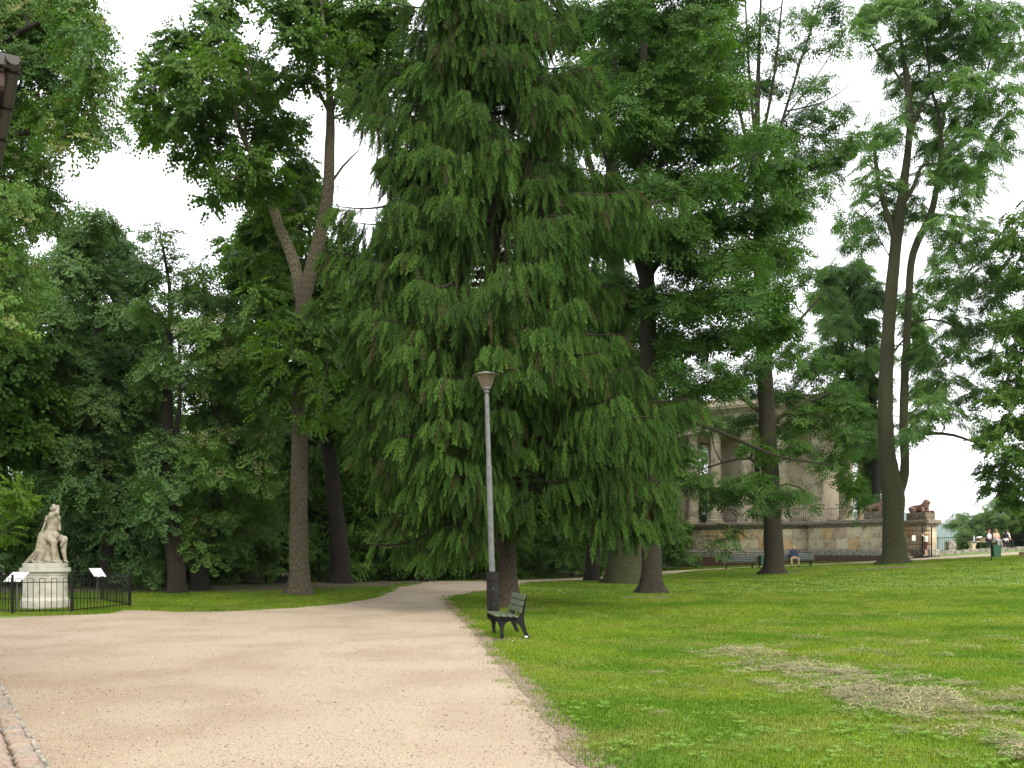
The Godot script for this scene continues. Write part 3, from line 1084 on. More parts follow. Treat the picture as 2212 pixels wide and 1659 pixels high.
# ---------------------------------------------------------------- trees
func spline(pts: PackedVector3Array, rad: PackedFloat32Array, step := 0.45) -> Array:
	var op := PackedVector3Array()
	var orad := PackedFloat32Array()
	for k in pts.size() - 1:
		var p0 := pts[maxi(k - 1, 0)]
		var p3 := pts[mini(k + 2, pts.size() - 1)]
		var m := clampi(int(pts[k].distance_to(pts[k + 1]) / step), 2, 14)
		for j in m:
			var t := float(j) / m
			op.append(pts[k].cubic_interpolate(pts[k + 1], p0, p3, t))
			orad.append(lerpf(rad[k], rad[k + 1], t))
	op.append(pts[pts.size() - 1])
	orad.append(rad[rad.size() - 1])
	return [op, orad]

# spec: called, label, group, d, bark, leaf, tints, trunk [[px, py, radius, dz]], limbs, clumps [[px, py, rx, ry, dz]], cov, scale
func tree(s: Dictionary) -> Node3D:
	rng.seed = hash(s.label)
	var d: float = s.d
	var t0: Array = s.trunk[0]
	var root := P(t0[0], t0[1], d)
	root.y = gh(root.x, root.z)
	var o := thing(s.called, s.label, s.get("category", "tree"), root, 0.0, s.get("group", ""))
	var g := Geo.new()
	var bones := PackedVector3Array()
	var bone_r := PackedFloat32Array()
	var flare: float = s.get("flare", 1.5)
	var first := true
	for line in [s.trunk] + s.get("limbs", []):
		var pts := PackedVector3Array()
		var rad := PackedFloat32Array()
		for q in line:
			var dz: float = q[3] if q.size() > 3 else 0.0
			var w := P(q[0], q[1], d + dz)
			if first and pts.is_empty():
				w.y = gh(w.x, w.z) - 0.15
				pts.append(w - root); rad.append(q[2] * flare * 1.12)
				pts.append(w - root + Vector3.UP * 0.22); rad.append(q[2] * flare)
				pts.append(w - root + Vector3.UP * 0.45); rad.append(q[2] * lerpf(flare, 1.0, 0.55))
				pts.append(w - root + Vector3.UP * 0.95); rad.append(q[2] * lerpf(flare, 1.0, 0.88))
				continue
			pts.append(w - root)
			rad.append(q[2])
		var sm := spline(pts, rad, 0.35 if first else 0.5)
		g.tube(sm[0], sm[1], 30 if first else 10, Color.WHITE, true, noise_bark, 0.16 if first else 0.1, 1.0, 0.13 if first else 0.0)
		for k in sm[0].size():
			if not first or k > sm[0].size() * s.get("bare", 0.25):
				bones.append(sm[0][k])
				bone_r.append(sm[1][k])
		first = false
	# clumps, nearest to the wood first so that later ones branch off earlier branches
	var clumps := []
	var kd: float = s.get("deep", 2.2)
	var tall: float = s.get("tall", 1.0)
	for c in s.clumps:
		var dz: float = c[4] if c.size() > 4 else rng.randf_range(-kd, kd)
		clumps.append([P(c[0], c[1], d + dz) - root, Vector2(c[2], c[3] * tall) * (d + dz) / FOCAL, 1.0])
		if s.get("back", true):
			var dz2 := dz + rng.randf_range(1.6, 3.2) * signf(rng.randf() - 0.35)
			clumps.append([P(c[0] + rng.randf_range(-12, 12), c[1] + rng.randf_range(-8, 8), d + dz2) - root, Vector2(c[2], c[3] * tall) * 0.9 * (d + dz2) / FOCAL, s.get("back_cov", 0.55)])
	var kind: String = s.leaf
	var xs := []
	var cols := PackedColorArray()
	var tints: Array = s.tints
	var scl: float = s.get("scale", 1.0)
	var cov: float = s.get("cov", 4.0)
	var order := []
	for k in clumps.size():
		var best := 1e9
		for b in bones:
			best = minf(best, b.distance_squared_to(clumps[k][0]))
		order.append([best, k])
	order.sort_custom(func(a, b): return a[0] < b[0])
	for od in order:
		var cl: Array = clumps[od[1]]
		var ctr: Vector3 = cl[0]
		var rx: float = cl[1].x
		var ry: float = cl[1].y
		var rz := (rx + ry) * 0.55
		# limb to the clump
		var best := 1e9
		var pick := 0
		for k in bones.size():
			var e := bones[k].distance_to(ctr) + maxf(0.0, bones[k].y - ctr.y) * 0.8
			if e < best:
				best = e
				pick = k
		var a := bones[pick]
		var len := a.distance_to(ctr)
		if len > 0.4:
			var r0 := minf(bone_r[pick] * 0.75, 0.018 + 0.016 * len)
			var mid := a.lerp(ctr, 0.5) + Vector3(rng.randf_range(-0.08, 0.08), 0.10 + rng.randf_range(-0.05, 0.05), rng.randf_range(-0.08, 0.08)) * len
			var sm := spline(PackedVector3Array([a, a.lerp(mid, 0.5) + Vector3(rng.randfn(), rng.randfn(), rng.randfn()) * 0.04 * len, mid, ctr]), PackedFloat32Array([r0, r0 * 0.85, r0 * 0.65, 0.018]), 0.6)
			g.tube(sm[0], sm[1], 6, Color.WHITE, false, noise_bark, 0.1)
			for k in range(2, sm[0].size()):
				bones.append(sm[0][k])
				bone_r.append(sm[1][k])
		var area := PI * rx * ry
		var nspray := maxi(6, int(cov * cl[2] * area / (0.11 * scl * scl)))
		var per := 9
		var tone := rng.randf()
		for k in maxi(2, nspray / per):
			var u := Vector3(rng.randfn(), rng.randfn(), rng.randfn()).normalized()
			var bump := 0.82 + 0.55 * noise_clump.get_noise_3d(u.x * 40.0 + ctr.x * 30.0, u.y * 40.0 + ctr.y * 30.0, u.z * 40.0)
			var e := pow(rng.randf(), 0.42) * bump
			var q := ctr + Vector3(u.x * rx, u.y * ry, u.z * rz) * e
			var rho: float = rng.randf_range(0.32, 0.75) * scl * s.get("loose", 1.0)
			var up := (Vector3.UP * 0.9 + u * 0.75 + Vector3(rng.randfn(), 0, rng.randfn()) * 0.3).normalized()
			var outw := Vector3(u.x, 0, u.z)
			if rng.randf() < 0.6:
				var m1 := ctr.lerp(q, 0.55) + Vector3(rng.randfn(), rng.randfn() + 0.5, rng.randfn()) * 0.08
				g.tube(PackedVector3Array([ctr.lerp(q, 0.1), m1, q]), PackedFloat32Array([0.014, 0.01, 0.005]), 3, Color.WHITE, false)
			var tone2 := clampf(tone * 0.55 + rng.randf() * 0.55, 0, 1)
			for j in per:
				var th := rng.randf() * TAU
				var rad := sqrt(rng.randf()) * rho
				var side := up.cross(Vector3(cos(th), 0.1, sin(th))).normalized()
				var dir := side.cross(up).normalized()
				dir = (dir + outw * 0.5 + Vector3.DOWN * (0.12 + s.get("droop", 0.2) * rng.randf() * 1.6)).normalized()
				var y := (up - dir * up.dot(dir)).normalized()
				var z := dir.cross(y)
				var sc := scl * rng.randf_range(0.75, 1.2)
				xs.append(Transform3D(Basis(dir * sc, y * sc, z * sc), q + dir * (rad - 0.15 * scl) + Vector3.UP * rng.randf_range(-0.2, 0.2)))
				var tint: Color = (tints[0] as Color).lerp(tints[1], clampf(tone2 + rng.randf_range(-0.25, 0.25), 0, 1)) * rng.randf_range(1.35, 1.85)
				if tints.size() > 2 and rng.randf() < float(s.get("bloom", 0.1)):
					tint = tints[2]
				cols.append(tint)
	part("trunk", g.mesh(M[s.bark]), o)
	multi("crown", spray(kind), xs, cols, o)
	total += xs.size()
	return o

var total := 0
var noise_bark := FastNoiseLite.new()
var noise_clump := FastNoiseLite.new()

func wood_tree(label: String, x: float, d: float, height: float, radius: float, low: float, tints: Array, cov := 2.6, lean := 0.0, called := "woodland_tree") -> void:
	# a tree of the wood, given by its place and size
	var base := Vector3(x, gh(x, -d), -d)
	var k := FOCAL / d
	var px := 1106.0 + x * k
	var py := HORIZON + (EYE - base.y) * k
	var r := RandomNumberGenerator.new()
	r.seed = hash(label)
	var cl := []
	var n := int(height * 1.5)
	for j in n:
		var t := low + (1.0 - low) * (j + 0.5) / n
		var rr := radius * (0.55 + 0.45 * sin(clampf((t - low) / (1.0 - low), 0, 1) * PI * 0.8 + 0.5)) * (1.05 - 0.5 * t * t)
		var a := r.randf() * TAU
		var off := rr * sqrt(r.randf()) * 0.8
		var size := rr * r.randf_range(0.38, 0.6)
		cl.append([px + (cos(a) * off + lean * t * height) * k, py - t * height * k, size * k, size * 0.7 * k, sin(a) * off])
	tree({called = called, label = label, d = d, bark = "bark_dark", leaf = "wood", tints = tints, trunk = [[px, py, radius * 0.075 + 0.06], [px + lean * 0.4 * height * k, py - 0.4 * height * k, radius * 0.06 + 0.03], [px + lean * 0.9 * height * k, py - 0.9 * height * k, 0.04]], clumps = cl, cov = cov, scale = 1.55, back = false, flare = 1.25, bare = low * 0.8, group = "trees of the wood behind the path"})

func bush(label: String, px: float, py: float, d: float, w: float, h: float, tints: Array, kind := "wood", cov := 3.0, called := "shrub") -> void:
	# foliage down to the ground on several stems
	var k := FOCAL / d
	var r := RandomNumberGenerator.new()
	r.seed = hash(label)
	var x := (px - 1106.0) / k
	py = HORIZON + (EYE - gh(x, -d)) * k
	var cl := []
	for j in int(clampf(w * h * 2.2, 5, 22)):
		var t := r.randf()
		cl.append([px + r.randf_range(-0.5, 0.5) * w * (1.1 - 0.45 * t) * k, py - (0.15 + 0.8 * t) * h * k, r.randf_range(0.16, 0.26) * w * k, r.randf_range(0.13, 0.2) * h * k, r.randf_range(-0.4, 0.4) * w])
	var limbs := []
	for j in 3:
		limbs.append([[px, py, 0.03], [px + (j - 1) * 0.2 * w * k, py - 0.4 * h * k, 0.02, r.randf_range(-0.3, 0.3)], [px + (j - 1) * 0.3 * w * k, py - 0.75 * h * k, 0.01, r.randf_range(-0.4, 0.4)]])
	tree({called = called, category = "shrub", label = label, d = d, bark = "bark_dark", leaf = kind, tints = tints, trunk = [[px, py, 0.04], [px, py - 0.5 * h * k, 0.025], [px, py - 0.8 * h * k, 0.01]], limbs = limbs, clumps = cl, cov = cov, scale = 0.95, back = false, flare = 1.2, bare = 0.1, group = "undergrowth shrubs at the foot of the wood"})

func build_trees() -> void:
	noise_bark.seed = 8
	noise_bark.frequency = 0.9
	noise_bark.fractal_octaves = 3
	noise_clump.seed = 9
	noise_clump.frequency = 0.03
	var maple_t := [C(0.036, 0.085, 0.014), C(0.075, 0.14, 0.022)]
	var lime_t := [C(0.042, 0.095, 0.02), C(0.08, 0.145, 0.03)]
	var pale_t := [C(0.045, 0.1, 0.03), C(0.085, 0.145, 0.045)]
	var oak_t := [C(0.03, 0.08, 0.016), C(0.07, 0.14, 0.024)]
	var ash_t := [C(0.05, 0.108, 0.03), C(0.09, 0.16, 0.045)]
	# tall lime reaching in from beyond the left edge
	tree({called = "lime_tree", label = "tall lime tree reaching in at the upper left with pale yellow blossom", d = 23.0, bark = "bark_dark", leaf = "lime", tints = lime_t + [C(0.26, 0.28, 0.11)], bloom = 0.08,
		trunk = [[-240, 1340, 0.4], [-235, 900, 0.34], [-220, 500, 0.28], [-200, 200, 0.2], [-170, -100, 0.1]],
		limbs = [[[-215, 420, 0.14], [-100, 280, 0.11], [40, 190, 0.07], [110, 240, 0.05], [190, 270, 0.03]], [[-218, 450, 0.12], [-80, 330, 0.09], [60, 285, 0.06], [150, 290, 0.03]], [[-200, 250, 0.12], [-60, 130, 0.08], [60, 60, 0.05], [150, 20, 0.03]], [[-225, 640, 0.12], [-120, 560, 0.08], [-20, 520, 0.05]]],
		clumps = [[90, 70, 85, 60], [180, 70, 48, 60], [30, 20, 90, 70], [150, 0, 60, 40], [60, 150, 90, 55], [190, 160, 50, 50], [30, 240, 80, 50], [120, 250, 60, 36], [200, 210, 45, 40], [205, 270, 42, 26], [150, 290, 60, 22], [30, 340, 75, 55], [70, 420, 55, 50], [20, 430, 60, 60], [85, 470, 40, 40], [10, 540, 60, 60], [40, 600, 40, 40], [-10, 660, 60, 70], [-80, 300, 90, 90], [-90, 100, 100, 90], [-60, 480, 80, 90], [40, -80, 120, 60], [-100, -60, 110, 70], [-60, 620, 70, 80]], cov = 7.4, scale = 0.68, droop = 0.35})
	tree({called = "maple_tree", label = "dark leafy tree at the left edge behind the statue", d = 35.0, bark = "bark_dark", leaf = "maple", tints = maple_t,
		trunk = [[-60, 1300, 0.28], [-55, 1100, 0.24], [-40, 900, 0.2], [-20, 700, 0.1]], limbs = [],
		clumps = [[-30, 700, 90, 60], [40, 760, 80, 60], [-20, 820, 100, 70], [70, 860, 70, 60], [10, 930, 100, 60], [90, 960, 60, 60], [-60, 1000, 80, 60]], cov = 7.4})
	tree({called = "maple_sapling", label = "bright green low branch of young maple above the left info board", d = 27.5, bark = "bark_dark", leaf = "maple", tints = [C(0.085, 0.16, 0.025), C(0.12, 0.2, 0.03)], category = "sapling",
		trunk = [[-70, 1325, 0.06], [-60, 1200, 0.05], [-40, 1110, 0.03], [-10, 1060, 0.015]], clumps = [[25, 1058, 34, 22], [-10, 1090, 36, 24], [40, 1085, 20, 14], [5, 1150, 26, 16], [-40, 1150, 30, 20]], cov = 4.1, scale = 0.62, back = false, flare = 1.2, deep = 0.4})
	# pale lime behind the statue
	tree({called = "lime_tree", label = "broad pale green lime tree with a domed top behind the statue", d = 38.0, bark = "bark_dark", leaf = "lime", tints = pale_t,
		trunk = [[235, 1276, 0.3], [230, 1100, 0.26], [220, 850, 0.2], [205, 620, 0.1], [200, 500, 0.04]],
		clumps = [[200, 475, 38, 34], [170, 520, 52, 44], [245, 530, 48, 46], [130, 590, 60, 46], [205, 600, 60, 50], [285, 590, 48, 48], [100, 660, 60, 50], [180, 680, 70, 50], [265, 670, 64, 50], [80, 750, 70, 50], [165, 770, 80, 56], [260, 760, 76, 56], [320, 720, 44, 50], [90, 850, 76, 56], [190, 860, 86, 56], [285, 850, 70, 60], [120, 950, 80, 56], [215, 960, 84, 56], [300, 950, 60, 60], [150, 1050, 80, 56], [240, 1060, 84, 56], [310, 1050, 46, 56], [180, 1140, 80, 50], [270, 1150, 70, 46], [220, 1215, 70, 34], [300, 1215, 50, 34], [140, 1190, 50, 40], [345, 800, 40, 34, -3.5], [340, 960, 44, 36, -3.5], [350, 1040, 40, 36, -3.5], [335, 1110, 44, 30, -3.5]], cov = 8.5, scale = 0.95, droop = 0.4, deep = 2.6})
	tree({called = "slender_tree", label = "slender sparse tree with a bare dark trunk left of the big maple", d = 35.0, bark = "bark_dark", leaf = "lime", tints = pale_t,
		trunk = [[382, 1285, 0.30], [372, 1150, 0.27], [362, 950, 0.22], [363, 760, 0.14], [368, 640, 0.07], [345, 500, 0.02]], limbs = [[[366, 1000, 0.1], [388, 880, 0.07], [386, 700, 0.04]]],
		clumps = [[335, 505, 26, 30], [370, 555, 30, 26], [350, 600, 36, 30], [395, 640, 34, 30], [340, 680, 40, 34], [390, 720, 36, 34], [350, 770, 40, 36], [400, 800, 36, 36], [335, 840, 30, 36]], cov = 4.8, scale = 0.85, back = false, flare = 1.25, bare = 0.5})
	tree({called = "hornbeam_tree", label = "tree with drooping layered boughs and leaning trunk beside the big maple", d = 37.0, bark = "bark_dark", leaf = "lime", tints = lime_t + [C(0.2, 0.22, 0.09)], bloom = 0.08,
		trunk = [[432, 1275, 0.30], [455, 1180, 0.26], [472, 1000, 0.2], [462, 800, 0.14], [440, 620, 0.05]],
		clumps = [[432, 590, 30, 26], [420, 640, 40, 34], [480, 650, 40, 34], [440, 700, 56, 36], [510, 710, 44, 36], [465, 760, 64, 34], [540, 770, 40, 34], [500, 820, 66, 32], [430, 830, 46, 36], [560, 850, 40, 28], [460, 890, 70, 30], [545, 905, 60, 26], [500, 945, 70, 26], [580, 935, 36, 18], [440, 970, 56, 28], [550, 990, 60, 24], [480, 1025, 76, 26], [570, 1040, 40, 22], [420, 1060, 50, 28], [520, 1070, 66, 24], [470, 1110, 66, 26], [570, 1105, 46, 20], [410, 1130, 40, 26], [530, 1140, 60, 22], [470, 1165, 60, 20], [430, 1180, 40, 22]], cov = 6.7, scale = 0.85, droop = 0.5, flare = 1.25})
	# the big forked maple
	tree({called = "maple_tree", label = "big forked maple with pale bark standing on the left lawn edge", d = 34.0, bark = "bark_maple", leaf = "maple", tints = maple_t, flare = 1.55,
		trunk = [[648, 1277, 0.33], [645, 1150, 0.30], [648, 900, 0.27], [652, 760, 0.265], [655, 660, 0.27], [655, 610, 0.26]],
		limbs = [[[653, 650, 0.22], [636, 570, 0.2], [610, 505, 0.18], [592, 455, 0.16], [565, 370, 0.13], [520, 285, 0.08], [500, 190, 0.05], [470, 60, 0.03]], [[657, 640, 0.25], [678, 560, 0.23], [700, 470, 0.21], [710, 400, 0.19], [712, 320, 0.17], [714, 240, 0.14], [705, 120, 0.07], [690, -40, 0.04]], [[714, 250, 0.08], [730, 200, 0.06], [755, 130, 0.04]], [[712, 245, 0.07], [685, 190, 0.05], [650, 110, 0.03]], [[706, 410, 0.05], [740, 360, 0.04], [775, 325, 0.02]], [[545, 330, 0.06], [470, 290, 0.045], [400, 240, 0.03]], [[530, 300, 0.06], [535, 200, 0.04], [540, 100, 0.03]]],
		clumps = [[395, 95, 62, 42], [350, 150, 50, 42], [330, 205, 46, 36], [300, 255, 32, 34], [345, 275, 44, 34], [420, 160, 60, 40], [470, 100, 50, 44], [460, 30, 56, 36], [520, 140, 46, 44], [430, 220, 60, 34], [500, 215, 54, 40], [400, 275, 44, 30], [460, 285, 50, 30], [550, 200, 40, 40], [575, 260, 48, 34], [420, 330, 46, 28], [480, 335, 34, 20], [460, 375, 34, 24], [455, 415, 22, 18], [540, 340, 60, 30], [600, 310, 50, 30], [520, 395, 44, 30], [580, 385, 56, 32], [640, 370, 50, 40, 3.4], [600, 440, 50, 34, 3.4], [650, 450, 44, 40, 3.4], [640, 270, 40, 30], [600, 160, 36, 36], [630, 90, 46, 40], [600, 30, 50, 40], [680, 30, 60, 50], [750, 40, 60, 50], [690, 100, 50, 40], [760, 110, 50, 40], [810, 90, 56, 44], [830, 30, 60, 40], [800, 170, 44, 40], [850, 150, 50, 46], [780, 220, 36, 26], [655, 180, 36, 30], [740, 180, 30, 26], [560, 500, 44, 36, 3.4], [620, 520, 40, 36, 3.4], [545, 560, 40, 36, 3.4], [590, 600, 44, 36, 3.4], [560, 640, 40, 30], [500, -60, 90, 50], [650, -70, 100, 50], [800, -70, 90, 50], [640, 705, 46, 24, -1.2], [600, 720, 40, 24, -1.2], [690, 715, 46, 26, -1.2], [580, 760, 34, 26, -1.2], [640, 765, 50, 26, -1.2], [715, 770, 40, 26, -1.2], [600, 805, 40, 26, -1.2], [670, 815, 44, 26, -1.2], [735, 820, 34, 26, -1.2], [590, 850, 30, 26, -1.2], [705, 855, 44, 24, -1.2], [740, 880, 30, 22, -1.2], [690, 895, 34, 18, -1.2]], cov = 4.6, back_cov = 0.3, scale = 0.76, droop = 0.3, deep = 3.0, bare = 0.6})
	tree({called = "maple_tree", label = "dark leaning tree behind the fork of the big maple", d = 43.0, bark = "bark_dark", leaf = "maple", tints = maple_t,
		trunk = [[736, 1272, 0.4], [725, 1100, 0.31], [690, 850, 0.26], [630, 640, 0.24], [650, 480, 0.12]], limbs = [],
		clumps = [[520, 560, 44, 44], [560, 520, 44, 40], [540, 620, 46, 40], [600, 560, 44, 44], [600, 640, 44, 40], [560, 690, 50, 36], [640, 600, 40, 40], [700, 620, 40, 40], [740, 660, 44, 40], [700, 540, 36, 40], [740, 560, 36, 36], [650, 420, 40, 40], [590, 470, 44, 36], [640, 690, 50, 40], [760, 720, 44, 50], [770, 820, 44, 50], [780, 920, 40, 50]], cov = 6.3, scale = 1.05})
	# oaks right of the spruce
	tree({called = "oak_tree", label = "dense oak with dark straight trunk just right of the spruce", d = 35.0, bark = "bark_oak", leaf = "oak", tints = oak_t, flare = 1.7,
		trunk = [[1408, 1290, 0.33], [1406, 1150, 0.32], [1403, 900, 0.30], [1400, 700, 0.28], [1396, 590, 0.26], [1392, 400, 0.18], [1390, 150, 0.12], [1390, -40, 0.06]],
		limbs = [[[1394, 620, 0.14], [1375, 560, 0.12], [1345, 450, 0.08], [1300, 320, 0.05]], [[1398, 600, 0.14], [1425, 560, 0.12], [1490, 460, 0.09], [1560, 380, 0.06], [1640, 330, 0.04]], [[1395, 430, 0.12], [1440, 330, 0.09], [1500, 220, 0.06]], [[1402, 860, 0.1], [1470, 780, 0.07], [1560, 720, 0.04]], [[1392, 300, 0.09], [1350, 200, 0.06], [1310, 80, 0.03]], [[1403, 930, 0.09, -0.3], [1470, 905, 0.075, -1.0], [1560, 935, 0.06, -1.5], [1680, 985, 0.045, -1.5], [1800, 1005, 0.025, -1.2]]],
		clumps = [[1340, 40, 60, 50], [1420, 50, 70, 50], [1500, 40, 60, 50], [1330, 130, 50, 50], [1400, 130, 64, 44], [1470, 130, 66, 50], [1540, 110, 46, 50], [1350, 220, 50, 46], [1430, 215, 66, 44], [1510, 220, 66, 50], [1570, 200, 40, 50], [1340, 320, 44, 40], [1420, 310, 60, 44], [1500, 310, 66, 44], [1570, 310, 56, 44], [1640, 300, 50, 40], [1450, 400, 60, 40], [1530, 400, 66, 40], [1610, 385, 60, 40], [1680, 370, 46, 34], [1470, 490, 56, 44], [1550, 480, 70, 40], [1630, 470, 60, 40], [1690, 450, 36, 30], [1500, 570, 66, 44], [1580, 560, 66, 40], [1650, 550, 54, 44], [1700, 530, 26, 26], [1530, 650, 66, 40], [1610, 640, 60, 44], [1670, 630, 40, 40], [1470, 660, 46, 36], [1460, 740, 46, 36], [1540, 730, 60, 34], [1620, 725, 56, 36], [1680, 700, 36, 34], [1310, 420, 40, 40], [1350, 520, 44, 40], [1330, 620, 44, 44], [1400, -60, 120, 50], [1540, -50, 80, 50], [1480, 850, 44, 30], [1560, 830, 50, 26], [1390, 480, 50, 40, -1.5], [1400, 400, 50, 36, -1.5], [1385, 270, 50, 40, -1.5], [1400, 180, 50, 40, -1.5], [1440, 520, 50, 40, -1], [1430, 640, 40, 34, -1.2], [1450, 800, 40, 30, 0.8], [1360, 640, 40, 36, 1.5], [1420, 720, 40, 30, 1.8], [1350, 420, 50, 40, 2], [1300, 180, 50, 50, 1]], cov = 7.8, scale = 0.82, deep = 2.6, bare = 0.6})
	tree({called = "oak_tree", label = "tall oak with low spreading boughs in front of the temple", d = 51.0, bark = "bark_oak", leaf = "oak", tints = oak_t, flare = 1.6, tall = 1.25,
		trunk = [[1672, 1238, 0.46], [1668, 1100, 0.44], [1657, 900, 0.40], [1647, 700, 0.36], [1640, 500, 0.28], [1635, 300, 0.16], [1640, 100, 0.08], [1645, -40, 0.04]],
		limbs = [[[1654, 900, 0.13], [1590, 850, 0.10], [1540, 835, 0.06], [1480, 830, 0.03]], [[1655, 920, 0.13], [1720, 880, 0.1], [1790, 850, 0.06]], [[1660, 1020, 0.1], [1620, 990, 0.08], [1560, 1000, 0.05], [1500, 1020, 0.03]], [[1663, 1060, 0.06], [1700, 1045, 0.04], [1740, 1060, 0.02]], [[1650, 780, 0.12], [1720, 700, 0.08], [1790, 620, 0.04]],
			[[1640, 420, 0.13], [1600, 250, 0.08], [1560, 60, 0.04], [1545, -40, 0.03]], [[1640, 420, 0.13], [1690, 260, 0.08], [1740, 100, 0.05], [1780, -20, 0.03]], [[1637, 350, 0.1], [1620, 180, 0.07], [1610, 0, 0.04]], [[1637, 340, 0.1], [1670, 180, 0.07], [1690, 0, 0.04]], [[1690, 260, 0.05], [1760, 170, 0.035], [1830, 60, 0.02]], [[1700, 240, 0.05], [1780, 220, 0.035], [1840, 180, 0.02]], [[1640, 480, 0.1], [1720, 390, 0.07], [1800, 340, 0.04]]],
		clumps = [[1560, 30, 40, 40, 1], [1600, 90, 36, 40, 0], [1570, 140, 36, 30, 1], [1650, 50, 34, 30, -1], [1690, 120, 30, 26, 1], [1730, 40, 36, 26, 0], [1790, 20, 40, 24, 0], [1750, 100, 30, 20, 1], [1820, 90, 24, 16, 0], [1640, 190, 44, 30, 1], [1720, 190, 36, 22, 0], [1780, 180, 30, 16, 0], [1590, 210, 40, 34, 1], [1760, 260, 56, 32], [1820, 240, 26, 18], [1700, 290, 56, 36], [1800, 320, 46, 34], [1740, 340, 50, 34], [1840, 300, 22, 24], [1690, 400, 50, 40], [1750, 410, 40, 34], [1790, 380, 34, 28], [1720, 470, 44, 40], [1690, 560, 44, 44], [1740, 600, 30, 30],
			[1640, 790, 64, 28], [1720, 770, 56, 34], [1700, 700, 46, 36], [1760, 800, 60, 36], [1540, 800, 60, 26], [1600, 830, 50, 22], [1690, 850, 60, 30], [1790, 860, 56, 34], [1840, 880, 36, 34], [1750, 900, 56, 30], [1820, 950, 40, 34], [1690, 920, 54, 26], [1610, 915, 60, 18], [1530, 905, 56, 18], [1470, 900, 40, 18], [1640, 965, 50, 18], [1720, 975, 56, 20], [1790, 990, 46, 22], [1835, 1030, 22, 40], [1850, 1080, 16, 26],
			[1480, 1030, 40, 22, -2.5], [1530, 1045, 50, 24, -3], [1590, 1050, 50, 28, -3.5], [1640, 1045, 46, 30, -4], [1690, 1075, 40, 26, -3.5], [1730, 1070, 24, 18, -3], [1560, 1080, 36, 18, -3], [1640, 1090, 40, 16, -4], [1580, 1150, 16, 14, -2], [1556, 1175, 20, 16, -2]], cov = 3.6, scale = 0.85, droop = 0.25, back_cov = 0.4, bare = 0.35})
